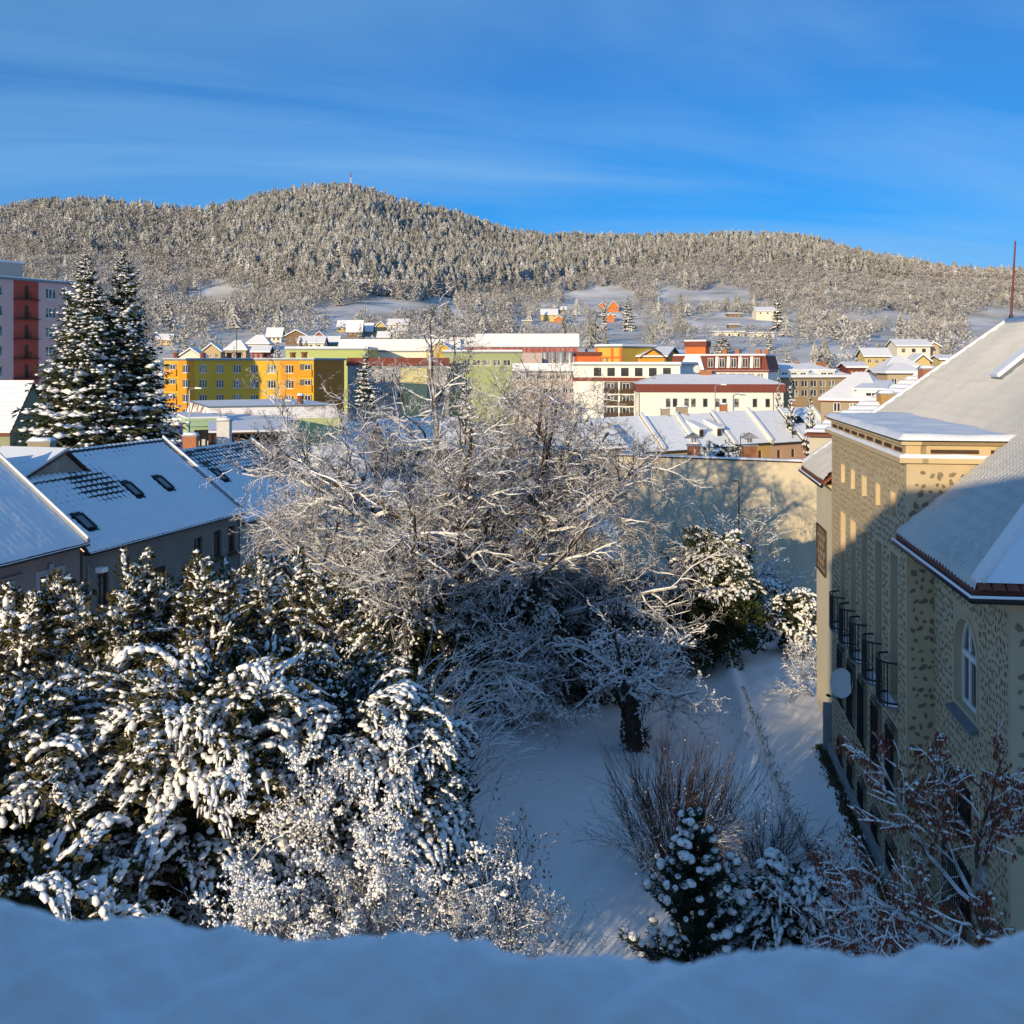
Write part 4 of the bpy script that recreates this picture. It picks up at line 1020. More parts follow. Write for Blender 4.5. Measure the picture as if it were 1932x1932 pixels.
# low shop buildings on the square
PURP = mat('purple_panel', (.085, .045, .24), (.075, .04, .21), .5); DGREY = mat('slate_render', (.12, .13, .15), (.10, .11, .13), .4)
A, B = XY(232, 142), XY(388, 140); Fz = Frame(A, B); Y = 141
wz = [(Fz.W * .28, Fz.W * .28 + 1.25, zpix(829, Y), zpix(813, Y)), (Fz.W * .585, Fz.W * .585 + 1.25, zpix(832, Y), zpix(815, Y))]
t, Fa, Fr, Fl = block('shop_building', 'low slate grey shop building with purple stripes and two windows', 'shop', A, B, 16, .3, zpix(797, Y), DGREY, wz, bars=1, snow=.25, over=.5)
for h in wz:
    mb = MB(); holed_wall(mb, Frame(Fa.p(0, 0, .02)[:2], Fa.p(Fa.W, 0, .02)[:2]), h[0] - .3, h[1] + .25, 0, zpix(798, Y), [h], .02); mb.build('purple_panel', PURP, t)
MINT = mat('mint_render', (.42, .58, .36), (.38, .53, .33), .4); LIME = mat('pale_lime_render', (.60, .64, .30), (.55, .59, .28), .3)
A, B = XY(352, 136), XY(402, 137); Y = 136
A, B = XY(352, 136), XY(424, 138); Fz = Frame(A, B)
hw = (.9, Fz.W - .5, zpix(845, Y), zpix(812, Y))
t, Fa, Fr, Fl = block('shop_pavilion', 'mint green shop pavilion with a large shop window and posters', 'shop', A, B, 10, .2, zpix(795, Y), MINT, [hw], bars=3, snow=.2, cross=True, gm=GLASS, fm=IRON, parapet=MINT)
MB().fbox(Fa, -.1, Fa.W + .1, zpix(805, Y), zpix(795, Y) - .02, .003, .35).build('fascia', MINT, t)
MB().fbox(Fa, 0, Fa.W, .2, zpix(852, Y), .003, .12).build('brick_base', BRICK, t)
for k in range(5): MB().fbox(Fa, 1.15 + k * .72, 1.6 + k * .72, zpix(842, Y), zpix(842 - 9 - (k % 2) * 3, Y), -.125, -.11).build('poster', WFRAME, t)
MB().fbox(Fa, Fa.W - 1.1, Fa.W - .7, zpix(800, Y) + .1, zpix(795, Y) + .3, .36, .7).build('floodlight', MINT, t)
t, Fa, Fr, Fl = block('shop_wing', 'pale lime wing of the shop behind the canopy roof', 'shop', XY(426, 139), XY(560, 144), 14, .2, zpix(800, 140), LIME, [], snow=.15)
# pavilion with red shingled mansard, half plastered with snow
Y = 150; A, B, C, D = rect(XY(388, 150), XY(640, 158), 26)
pv = thing('mansard_pavilion', ((A.x + C.x) / 2, (A.y + C.y) / 2, .3), 'wide pavilion with a snow plastered red shingle mansard above the shops', 'shop')
mb = MB(); z0, z1 = zpix(793, 150), zpix(770, 150)
MBw = MB(); MBw.hexa([(p.x, p.y, .0) for p in (A, B, C, D)], [(p.x, p.y, z0) for p in (A, B, C, D)]); MBw.build('wall', LIME, pv)
ctr = (A + C) / 2; I = [p.lerp(ctr, .045) for p in (A, B, C, D)]; I2 = [p.lerp(ctr, .8) for p in (A, B, C, D)]
SHING = frosted('snowy_red_shingle', (.20, .055, .035), (.13, .045, .035), lo=-.05, hi=.25, nscale=.45, amt=2.2)
rows = 7
for j in range(rows):      # overlapping shingle courses on the mansard
    a, b = j / rows, (j + 1) / rows; mb2 = MB()
    lo = [p.lerp(q, a) for p, q in zip((A, B, C, D), I)]; hi = [p.lerp(q, b) for p, q in zip((A, B, C, D), I)]
    for k in range(4):
        k2 = (k + 1) % 4; za, zb_ = z0 + (z1 - z0) * a, z0 + (z1 - z0) * b
        mb2.poly([V3(lo[k], za), V3(lo[k2], za), V3(hi[k2], zb_), V3(hi[k], zb_)])
        e = (lo[k] - ctr).normalized() * .06
        mb2.poly([V3(lo[k], za), V3(lo[k2], za), V3(lo[k2] + e, za - .02), V3(lo[k] + e, za - .02)])
    mb2.build('shingle_course', SHING, pv)
mb = MB(); mb.hexa([V3(p.lerp(ctr, -.02), z1 + .004) for p in I], [V3(p.lerp(ctr, -.02), z1 + .2) for p in I]); mb.build('roof_edge', ZINC, pv)
mb = MB(); mb.hexa([V3(p, z1 + .204) for p in I], [V3(p, zpix(757, 160)) for p in I2]); mb.build('snow', SNOWFAR, pv)
c = Vector((pix(446 + 120, 158), 158, zpix(766, 158))); MB().tube([c, c + Vector((0, 0, 1.6))], .45, 8).build('vent_pot', REDTILE, pv); MB().tube([c + Vector((0, 0, 1.604)), c + Vector((0, 0, 1.95))], [.6, .4], 8).build('vent_snow', SNOWFAR, pv)
# market canopy
cp = thing('market_canopy', (pix(475, 128), 130, .5), 'open timber market canopy with a flat snowy roof before the mint shop', 'canopy')
A, B, C, D = rect(XY(392, 126), XY(556, 129), 9); z1 = zpix(821, 126)
mb = MB(); mb.hexa([V3(p, z1) for p in (A, B, C, D)], [V3(A, z1 + .25), V3(B, z1 + .25), V3(C, z1 + 1.0), V3(D, z1 + 1.0)]); mb.build('roof', BROWN, cp)
mb = MB(); mb.hexa([V3(A, z1 + .254), V3(B, z1 + .254), V3(C, z1 + 1.004), V3(D, z1 + 1.004)], [V3(A, z1 + .5), V3(B, z1 + .5), V3(C, z1 + 1.25), V3(D, z1 + 1.25)]); mb.build('snow', SNOWFAR, cp)
F = Frame(A, B)
for k in range(5):
    u = .5 + k * (F.W - 1) / 4; MB().fbox(F, u - .1, u + .1, 0, z1 - .003, -.5, -.3).build('post', BROWN, cp)
    for s in (-1, 1):
        if 0 < u + s < F.W: MB().tube([F.p(u, z1 - 1.0, -.4), F.p(u + s * .9, z1 - .05, -.4)], .07, 4).build('brace', BRICKGREY, cp)
MB().fbox(F, 0, F.W, 0, z1, -8.8, -8.6).build('back_wall', BROWN, cp)

def lamp(label, vx, Y, vtop, z0, arm=1.0, name='street_lamp'):
    x = pix(vx, Y); zt_ = zpix(vtop, Y); t = thing(name, (x, Y, z0), label, 'street lamp', 'street lamps')
    MB().tube([(x, Y, z0), (x, Y, zt_)], [.11, .07], 7).build('pole', STEEL, t)
    MB().tube([(x, Y, zt_), (x + .3 * arm, Y - .2, zt_ + .25), (x + 1.1 * arm, Y - .6, zt_ + .3)], .05, 6).build('arm', STEEL, t)
    mb = MB(); mb.hexa([(x + .8 * arm, Y - .7, zt_ + .24), (x + 1.7 * arm, Y - 1.0, zt_ + .22), (x + 1.7 * arm, Y - .7, zt_ + .22), (x + .8 * arm, Y - .4, zt_ + .24)], [(x + .85 * arm, Y - .65, zt_ + .42), (x + 1.6 * arm, Y - .95, zt_ + .36), (x + 1.6 * arm, Y - .75, zt_ + .36), (x + .85 * arm, Y - .45, zt_ + .42)]); mb.build('lamp_head', WFRAME, t)
lamp('tall street lamp standing before the purple striped shop', 356, 118, 737, .5, 1)
lamp('tall street lamp between the market canopy and the bare walnut tree', 528, 124, 760, .5, .9)

# ---- halls and works behind the walnut tree
LIMEG = mat('lime_render', (.44, .50, .19), (.40, .46, .17), .1); PALEY = mat('lemon_render', (.58, .54, .28), (.53, .49, .25), .1)
def hall(name, label, vx0, vx1, vy0, Y, wallm, vy_wall_bottom=None, depth=20, Y2=None, **k):
    return block(name, label, 'hall', XY(vx0, Y), XY(vx1, Y2 or Y), depth, -3, zpix(vy0, Y), wallm, **k)
hall('factory_hall', 'windowless lime green hall above the right end of the yellow flats', 538, 692, 660, 262, LIMEG, snow=.5)
hall('factory_hall', 'white roofed hall stretching behind the lime green hall', 640, 868, 664, 285, WHITEWALL, snow=3.2, parapet=ZINC)
t, Fa, *_ = hall('office_block', 'grey and yellow office block with a maroon roof band, behind the walnut tree', 655, 846, 690, 232, mat('office_grey', (.30, .31, .31), (.26, .27, .27), .2), front=wins(5, 3, 13, zpix(722, 232), 1.2, 1.6) + wins(5, 3, 13, zpix(752, 232), 1.2, 1.6), parapet=MAROON)
MB().fbox(Fa, -.2, Fa.W + .2, zpix(690, 232) + .36, zpix(675, 232), -.3, .3).build('roof_band', MAROON, t)
MB().fbox(Fa, 12, 18, -3, zpix(694, 232), .003, .2).build('yellow_bay', PALEY, t)
t, *_ = block('gabled_works', 'small yellow gabled works building peeping above the walnut twigs', 'building', XY(804, 270), XY(852, 270), 20, -3, zpix(662, 270), mat('sun_yellow', (.66, .44, .06), (.6, .4, .06), .1), roofkind='cross', zr=zpix(645, 270), tile=MAROON, snow=.25)
t, Fa, *_ = hall('production_hall', 'long pale green production hall seen through the walnut crown', 836, 984, 666, 238, mat('pistachio_render', (.34, .40, .22), (.31, .36, .2), .1), snow=.4, front=wins(6, 2, 16, zpix(690, 238), 1.6, 1.4))
t, Fa, *_ = hall('long_hall', 'long low hall with a white roof and dark red striped wall under the hill', 850, 1092, 656, 330, mat('pale_pink_wall', (.55, .45, .42), (.5, .4, .38), .2), depth=26, snow=3.0)
MB().fbox(Fa, 0, Fa.W, zpix(665, 330), zpix(656, 330), .003, .2).build('red_fascia', mat('red_stripes', (.32, .05, .045), (.42, .2, .18), .5, stretch=(3, 3, .05), contrast=.2), t)
hall('long_hall', 'pale upper hall with a ribbon of dark windows under the hillside', 898, 1092, 645, 365, WHITEWALL, depth=18, snow=2.6, front=wins(4, 4, 22, zpix(652, 365), 2.6, 1.5))
for k, (vx, r_) in enumerate(((1029, .82), (1043.5, .85), (1060, 1.1), (1076, .75))):      # silos
    Y = 250; x = pix(vx, Y); t = thing('silo', (x, Y, -3), ('first', 'second', 'third', 'fourth')[k] + ' grey steel silo from the left beside the orange box building', 'silo', 'steel silos')
    z1 = zpix(663, Y); mb = MB(); mb.tube([(x, Y, -3), (x, Y, z1 - .4), (x, Y, z1)], [r_, r_, r_ * .6], 16); mb.build('tank', STEEL, t, True)
    for z in (2, 6, 10): MB().tube([(x, Y, z), (x, Y, z + .15)], [r_ + .05, r_ + .05], 16).build('hoop', CONCRETE, t)
hall('low_hall', 'low rosy hall with a broad snow roof in front of the silos', 968, 1092, 703, 214, front=wins(9, .6, 13, zpix(716, 214), .9, 1.1) + wins(9, .6, 13, zpix(742, 214), .9, 1.1), wallm=mat('rosy_render', (.52, .44, .38), (.47, .40, .35), .2), snow=1.6, depth=16)
ORB = mat('vermilion_render', (.68, .17, .05), (.62, .15, .045), .2)
t, Fa, *_ = block('orange_box_building', 'vermilion cube building with a maroon roof band beside the silos', 'building', XY(1089, 236), XY(1134, 236), 10, -3, zpix(671, 236), ORB, snow=.1, parapet=MAROON)
MB().fbox(Fa, -.3, Fa.W + .3, zpix(671, 236) - .05, zpix(664, 236), -9.5, .32).build('roof_band', MAROON, t)
AMB = mat('amber_brick', (.62, .33, .05), (.54, .27, .045), .5)
t, Fa, *_ = block('brick_works', 'yellow gabled brick works with orange corner strips', 'building', XY(1124, 262), XY(1174, 256), 14, -3, zpix(656, 262), mat('maize_brick', (.66, .45, .08), (.6, .4, .07), .4), front=wins(2, 1, 4.6, zpix(685, 260), .8, 1.4), roofkind='flat', snow=.5)
for u in (0, Fa.W - .7, Fa.W * .6): MB().fbox(Fa, u, u + .7, -3, zpix(656, 262), .003, .15).build('corner_strip', ORB, t)
MB().fbox(Fa, 0, Fa.W, zpix(676, 262), zpix(673, 262), .003, .12).build('band', ORB, t)
t, Fa, *_ = block('station_hall', 'yellow brick hall with a projecting bracketed gable and snowy roof', 'building', XY(1174, 262), XY(1256, 258), 16, -3, zpix(673, 260), AMB, front=wins(3, 1, 4.5, zpix(684, 260), .8, 1.5) + wins(4, 5.8, 10.8, zpix(684, 260), .8, 1.5), roofkind='gable', zr=zpix(657, 266), snow=.35, over=.8)
mb = MB(); mb.poly([Fa.p(5.4, zpix(674, 260), .35), Fa.p(11.0, zpix(674, 260), .35), Fa.p(8.2, zpix(661, 260), .35)]); mb.fbox(Fa, 5.4, 11, -3, zpix(674, 260), .003, .345); mb.build('gable', AMB, t)
for s in (-1, 1):
    mb = MB(); mb.hexa([Fa.p(8.2, zpix(660, 260), -2), Fa.p(8.2 + s * 3.4, zpix(676, 260), -2), Fa.p(8.2 + s * 3.4, zpix(676, 260), .9), Fa.p(8.2, zpix(660, 260), .9)], [Fa.p(8.2, zpix(660, 260) + .3, -2), Fa.p(8.2 + s * 3.4, zpix(676, 260) + .3, -2), Fa.p(8.2 + s * 3.4, zpix(676, 260) + .3, .9), Fa.p(8.2, zpix(660, 260) + .3, .9)]); g_ = mb.build('gable_verge', BROWN, t)
block('orange_works', 'orange brick works with a row of small windows left of the vermilion tower', 'building', XY(1256, 270), XY(1304, 272), 14, -3, zpix(671, 270), mat('tangerine_brick', (.66, .27, .05), (.58, .23, .045), .5), front=wins(5, .6, 6.2, zpix(679, 270), .6, .9), roofkind='gable', zr=zpix(662, 274), snow=.35)
# maroon mansard flats with the vermilion stair tower
t, Fa, *_ = block('mansard_flats', 'white flats under a maroon mansard roof with a row of dormers', 'building', XY(1264, 214), XY(1450, 206), 14, -3, zpix(702, 210), WHITEWALL, front=wins(10, .8, 19.6, zpix(715, 210), 1.3, 1.2), snow=.1, parapet=MAROON)
z0, z1 = zpix(702, 210) + .36, zpix(671, 210); uA = 8.3
mb = MB(); mb.hexa([Fa.p(-.2, z0, .2), Fa.p(Fa.W + .2, z0, .2), Fa.p(Fa.W + .2, z0, -13.8), Fa.p(-.2, z0, -13.8)], [Fa.p(.6, z1, -.6), Fa.p(Fa.W - .6, z1, -.6), Fa.p(Fa.W - .6, z1, -13), Fa.p(.6, z1, -13)]); ms = mb.build('mansard', MAROON, t)
mb = MB(); mb.hexa([Fa.p(.5, z1 + .004, -.5), Fa.p(Fa.W - .5, z1 + .004, -.5), Fa.p(Fa.W - .5, z1 + .004, -13), Fa.p(.5, z1 + .004, -13)], [Fa.p(.7, z1 + .35, -.8), Fa.p(Fa.W - .7, z1 + .35, -.8), Fa.p(Fa.W - .7, z1 + .35, -12.8), Fa.p(.7, z1 + .35, -12.8)]); mb.build('snow', SNOWFAR, ms)
for k in range(5):
    u = 8.7 + k * 2.35
    MB().fbox(Fa, u - .75, u + .75, z0 + .45, z1 - .25, -.9, .42).build('dormer', MAROON, t)
    window(Fa, (u - .55, u + .55, z0 + .6, z1 - .5), t, -.46, WFRAME, GLASS, 1)
    if k < 4: 
        mb = MB(); mb.hexa([Fa.p(u + .85, z0 + .5, .22), Fa.p(u + 1.5, z0 + .5, .22), Fa.p(u + 1.5, z0 + .5, .1), Fa.p(u + .85, z0 + .5, .1)], [Fa.p(u + .85, z1 - .2, -.35), Fa.p(u + 1.5, z1 - .2, -.35), Fa.p(u + 1.5, z1 - .2, -.5), Fa.p(u + .85, z1 - .2, -.5)]); mb.build('snow_patch', SNOWFAR, ms)
mb = MB(); mb.hexa([Fa.p(2.2, z0 + .1, 1.5), Fa.p(7.6, z0 + .1, 1.5), Fa.p(7.6, z0 + .1, -4), Fa.p(2.2, z0 + .1, -4)], [Fa.p(3.4, z1 + .3, -.6), Fa.p(6.2, z1 + .3, -.6), Fa.p(6.2, z1 + .3, -3), Fa.p(3.4, z1 + .3, -3)]); mb.build('hipped_bay', SNOWFAR, t)
Ft = Frame(Fa.p(1.9, 0, -6)[:2], Fa.p(6.3, 0, -6)[:2])
MB().fbox(Ft, 0, 4.3, z0, zpix(654, 218), -4, 0).build('stair_tower', ORB, t); MB().fbox(Ft, -.25, 4.55, zpix(654, 218) + .004, zpix(644, 218), -4.3, .3).build('tower_band', MAROON, t); MB().fbox(Ft, -.2, 4.5, zpix(644, 218) + .004, zpix(644, 218) + .3, -4.2, .25).build('tower_snow', SNOWFAR, t)
for u in (10, 12.6, 17, 18.6): MB().fbox(Fa, u, u + .9, z1 + .3, z1 + 1.3, -6, -5).build('chimney', BRICK, t)
# white flats with balconies
t, Fa, *_ = block('balcony_flats', 'white flats with dark balconies and a maroon band, right of the walnut tree', 'building', XY(1082, 196), XY(1284, 188), 14, -4, zpix(690, 192), WHITEWALL, front=wins(6, 3.5, 19.6, zpix(710, 192), 1.5, 1.6), snow=.35, fm=BROWN, bars=1)
MB().fbox(Fa, -.1, Fa.W + .1, zpix(719.5, 192), zpix(712.5, 192), .003, .3).build('maroon_band', MAROON, t)
for r_ in range(3):
    for k in range(4):
        u0 = 6.2 + k * 3.05; z = zpix(741 + r_ * 23, 192)
        MB().fbox(Fa, u0, u0 + 2.7, z, z + 2.0, .003, .02).build('loggia_shade', mat('loggia_shade_dark', (.06, .06, .065), (.1, .1, .1), .5), t); window(Fa, (u0 + .5, u0 + 1.9, z + .2, z + 1.8), t, -.04, WFRAME, GLASS, 1); MB().fbox(Fa, u0, u0 + 2.7, z - .2, z + .75, .35, .45).build('balcony_front', BROWN, t)  # flat dark panel on the wall paints the shade inside each balcony
    MB().fbox(Fa, 5.9, 18.6, zpix(741 + r_ * 23, 192) - .42, zpix(741 + r_ * 23, 192) - .2, .003, .46).build('balcony_slab', WHITEWALL, t)
# long white building with maroon fascia
Y = 176; A, B = XY(1204, 178), XY(1479, 176)
Fz = Frame(A, B); sc = Fz.W / 275.
wl = [(cx - .4, cx + .4, zpix(769, Y), zpix(752.5, Y)) for cx in [(v - 1204) * sc for v in (1262, 1275, 1297, 1310, 1332.5, 1355, 1368.5, 1391.5, 1426, 1450)]]
t, Fa, Fr, Fl = block('long_white_building', 'long white building with a maroon fascia and a row of narrow windows', 'building', A, B, 15, -4, zpix(741, Y), WHITEWALL, wl, bars=0, snow=.01, fm=mat('grey_frame', (.25, .25, .25)), over=.1, wd=.25, left=[(9, 13, zpix(780, Y), zpix(752, Y))])
A, B, C, D = rect(A, B, 15); o = .35
Q = [Fa.p(-o, 0, o), Fa.p(Fa.W + o, 0, o), Fa.p(Fa.W + o, 0, -15 - o), Fa.p(-o, 0, -15 - o)]; z0, z1, z2 = zpix(741, Y) + .37, zpix(725, Y), zpix(706, 184)
mb = MB(); mb.hexa([(q[0], q[1], z0 - .3) for q in Q], [(q[0], q[1], z1) for q in Q]); mb.build('fascia', MAROON, t)
Q2 = [Fa.p(4.5, z2, -5), Fa.p(Fa.W - 4.5, z2, -5), Fa.p(Fa.W - 4.5, z2, -10), Fa.p(4.5, z2, -10)]
mb = MB(); mb.hexa([(q[0], q[1], z1 + .004) for q in Q], Q2); mb.build('snow', SNOWFAR, t)
MB().fbox(Fa, 11.2, 13.2, z2 - .6, z2 + .7, -6, -4.6).build('chimney', BRICK, t)
MB().fbox(Fa, 2.6, 3.3, z1 + .3, z1 + 1.0, -3.2, -2.6).build('roof_vent', IRON, t)
mb = MB(); c = Vector(Fa.p(10.8, z2 + .9, -6)); mb.tube([c, c + Vector((0, -.15, 0))], [.75, .7], 14); mb.build('dish', DISH, t)
MB().fbox(Fa, (1415 - 1204) * sc, (1432 - 1204) * sc, -4, zpix(780, Y), .003, .04).build('door', BROWN, t); MB().tube([Fa.p(.2, z0, .08), Fa.p(.2, -4, .08)], .06, 5).build('downpipe', BROWN, t); MB().tube([Fa.p((1460 - 1204) * sc, z0, .08), Fa.p((1460 - 1204) * sc, -4, .08)], .06, 5).build('downpipe', BROWN, t)
lamp('slim street lamp before the long white building, left of its middle', 1350, 168, 729, -4, 1)
lamp('slim street lamp with a dark head before the long white building', 1384, 160, 746, -4, 1)
# beige flats with white roof storey
t, Fa, *_ = block('beige_flats', 'beige flats with a snowy roof storey right of the maroon mansard', 'building', XY(1447, 222), XY(1606, 228), 13, -3, zpix(714, 222), mat('beige_render', (.36, .27, .15), (.31, .23, .13), .3), front=wins(5, 6, 17.5, zpix(731, 222), 1.5, 1.5) + wins(5, 6, 17.5, zpix(749, 222), 1.5, 1.5), roofkind='hip', zr=zpix(690, 228), snow=.5)
for u0, u1 in ((.8, 10.6), (13.2, 17.2)):
    MB().fbox(Fa, u0, u1, zpix(713, 222), zpix(700, 222), -3.5, -.2).build('roof_storey', WHITEWALL, t); MB().fbox(Fa, u0 - .2, u1 + .2, zpix(700, 222) + .004, zpix(696.5, 222), -3.5, 0).build('storey_snow', SNOWFAR, t)
    n_ = 4 if u1 < 12 else 2
    for h in wins(n_, u0 + .3, u1 - .3, zpix(711, 222), 1.4, .9): window(Fa, h, t, .19, None, GLASS, 1)
MB().fbox(Fa, 10.8, 12, zpix(690, 228), zpix(683, 228), -7, -6).build('chimney', BRICK, t); MB().fbox(Fa, 16.8, 18.4, zpix(697, 228), zpix(683, 228), -7, -5.6).build('chimney', BRICK, t)
# hipped house with a dormer, before the striped roof
t, Fa, Fr, Fl = block('hipped_house', 'hipped house with one wide dormer between the beige flats and the striped roof', 'house', XY(1550, 132), XY(1664, 128), 11, -3, zpix(759, 130), mat('tan_grey_render', (.36, .30, .20), (.31, .26, .17), .4), front=wins(3, 1, 7, zpix(778, 130), .9, 1.2), roofkind='hip', zr=zpix(708, 136), tile=MAROON, snow=.3, inset=3.2)
MB().fbox(Fa, 4.4, 8.0, zpix(752, 130), zpix(735, 130), -4, -.4).build('dormer', WHITEWALL, t); window(Fa, (5.5, 7.0, zpix(750, 130), zpix(740, 130)), t, .38, None, GLASS, 1)
mb = MB(); mb.hexa([Fa.p(3.9, zpix(735, 130), .0), Fa.p(8.4, zpix(735, 130), .0), Fa.p(8.0, zpix(722, 130), -5), Fa.p(4.3, zpix(722, 130), -5)], [Fa.p(4.0, zpix(732, 130), .0), Fa.p(8.3, zpix(732, 130), .0), Fa.p(7.6, zpix(718, 130), -5), Fa.p(4.7, zpix(718, 130), -5)]); mb.build('dormer_snow', SNOWFAR, t)
MB().fbox(Fa, 1.6, 2.1, zpix(740, 131), zpix(731, 131), -3, -2.5).build('chimney', BROWN, t)

# ---- terraced roofs behind the ochre garden wall
def terr(k, label, u0, u1, dz, wallm, skew=0):
    A0, B0 = Vector((pix(1207, 132), 132, 0)), Vector((pix(1509, 149), 149, 0)); d = (B0 - A0).normalized(); L = (B0 - A0).length
    A, B = A0 + d * (u0 * L), A0 + d * (u1 * L - .12)
    Fq = Frame(A, B); W = Fq.W; ze = zpix(np.interp(u0, [0, 1], [856, 835]), 132 + 17 * u0) + dz; zr = ze + 4.2
    hs = [h for h in wins(max(1, int(W / 2.6)), .3, W - .3, ze - 2.1, .7, 1.15)]
    A, B, C, D = rect(A, B, 9); t = thing('terraced_cottage', ((A.x + C.x) / 2, (A.y + C.y) / 2, -6), label, 'house', 'terraced cottages behind the ochre wall')
    FfA = Frame(A, B); mb = MB(); holed_wall(mb, FfA, 0, W, -6.5, ze, hs, .2)
    for p, q in ((A, D), (B, C)):
        m_ = (p + q) / 2; mb.poly([V3(p, -6.5), V3(q, -6.5), V3(q, ze), V3(m_, zr), V3(p, ze)])
    mb.build('wall', wallm, t)
    for h in hs: window(FfA, h, t, .18, BROWN, GLASS, 1)
    fs = gable_faces(A, B, C, D, ze, zr, .15); mb = MB(); [mb.slab(f, 0, .15) for f in fs]; r_ = mb.build('roof', DARKTILE, t)
    a, b, c, d4 = fs[0]
    def pt(m, s_): return a.lerp(d4, m).lerp(b.lerp(c, m), s_)
    ripple_roof('snow', pt, 0, 1, lambda q: 0, lambda q: 1, 60, 30, SNOWROOF, r_, .154, lambda m, s_: .10 + .03 * math.sin(2 * math.pi * m * 18) + .03 * noise.noise(Vector((m * 9, s_ * 6, k))))
    MB().slab(fs[1], .154, .3).build('rear_snow', SNOWFAR, r_)
    e = (b - a).normalized()
    mb = MB(); o = Vector((0, 0, .55)); pA = [b - e * .05, b + e * .5, c + e * .5, c - e * .05]; mb.hexa([p + Vector((0, 0, -.3)) for p in pA], [p + o for p in pA]); pr = mb.build('fire_wall', CREAM if k % 2 else BRICKGREY, t); mb = MB(); mb.hexa([p + o + Vector((0, 0, .004)) for p in pA], [p + o + Vector((0, 0, .22)) for p in pA]); mb.build('snow', SNOWFAR, pr)
    MB().tube([a + Vector((0, -.08, 0)), b + Vector((0, -.08, 0))], .08, 5).build('gutter', BROWN, t)
    return t, pt, FfA, ze
cut = [-.16, .13, .335, .56, .80, 1.02, 1.25]
cols_ = [mat('ochre_a', (.45, .36, .16), (.4, .32, .15), .4), mat('ochre_b', (.42, .38, .2), (.38, .34, .18), .4), mat('white_c', (.62, .6, .54), (.55, .53, .48), .4), mat('gold_d', (.55, .36, .12), (.5, .32, .11), .4), mat('peach_e', (.56, .36, .22), (.5, .32, .2), .4), mat('pink_f', (.6, .33, .24), (.54, .3, .22), .4)]
labs = ['terraced cottage roof half hidden by walnut twigs at the wall end', 'terraced cottage with plain snowy roof and pale gable coping', 'terraced cottage with two white dormers on its snowy roof', 'terraced cottage with golden wall right of the two dormers', 'terraced cottage with peach wall and three small windows', 'terraced cottage with a dark roof window and pink wall']
T = []
for k in range(6): T.append(terr(k, labs[k], cut[k], cut[k + 1], [-.2, 0, .1, .25, .1, .35][k], cols_[k]))
t, pt, FfA, ze = T[2]      # the two dormers
for s_ in (.30, .78):
    b0 = pt(.30, s_); fr_ = -FfA.n
    W_ = FfA.d * .5
    P0, P1 = b0 - W_, b0 + W_; top = Vector((0, 0, 1.35)); back = -FfA.n * 3.4
    mb = MB(); mb.hexa([P0 + Vector((0, 0, -.3)), P1 + Vector((0, 0, -.3)), P1 + back, P0 + back], [P0 + top, P1 + top, P1 + back + Vector((0, 0, 2.55)), P0 + back + Vector((0, 0, 2.55))]); dm = mb.build('dormer', WHITEWALL, t)
    mb = MB(); e = FfA.n * .35; x_ = FfA.d * .2
    tp = [P0 + top + e - x_, P1 + top + e + x_, P1 + back + Vector((0, 0, 2.55)) + x_, P0 + back + Vector((0, 0, 2.55)) - x_]; mb.hexa([p + Vector((0, 0, .01)) for p in tp], [p + Vector((0, 0, .3)) for p in tp]); mb.build('snow', SNOWFAR, dm)
    fd = Frame((P0)[:2], (P1)[:2]); window(fd, (.15, .85, b0.z + .3, b0.z + 1.25), t, -.02, BROWN, GLASS, 1)
t, pt, FfA, ze = T[5]; c = pt(.62, .3); mb = MB(); ex = (pt(.7, .3) - c).normalized(); ey = FfA.d; en = ey.cross(ex); en = en if en.z > 0 else -en; obox(mb, c, ex, ey, en, .6, .9, .2, .42); mb.build('roof_window', IRON, t)
for k, (ti, m, s_, w_) in enumerate(((1, 1.0, .75, 1.2), (2, 1.02, .25, 1.6), (3, 1.02, .4, 1.0), (5, 1.03, .5, .9))):
    p = T[ti][1](m, s_); chimney('chimney', (p.x, p.y + .5), w_, .8, p.z - .6, p.z + 1.1, BRICKGREY if k < 2 else BRICK, parent=T[ti][0])
lx = pix(1398, 120); t = thing('street_lamp', (lx, 120, -4), 'curved bell-shaped street lamp before the golden cottage', 'street lamp', 'street lamps')
MB().tube([(lx, 120, -4), (lx, 120, zpix(822, 120)), (lx + .4, 120, zpix(817, 120)), (lx + .75, 120, zpix(823, 120))], .05, 5).build('pole', IRON, t); MB().tube([(lx + .75, 120, zpix(823, 120)), (lx + .75, 120, zpix(829, 120))], [.06, .3], 8).build('lamp_shade', IRON, t)

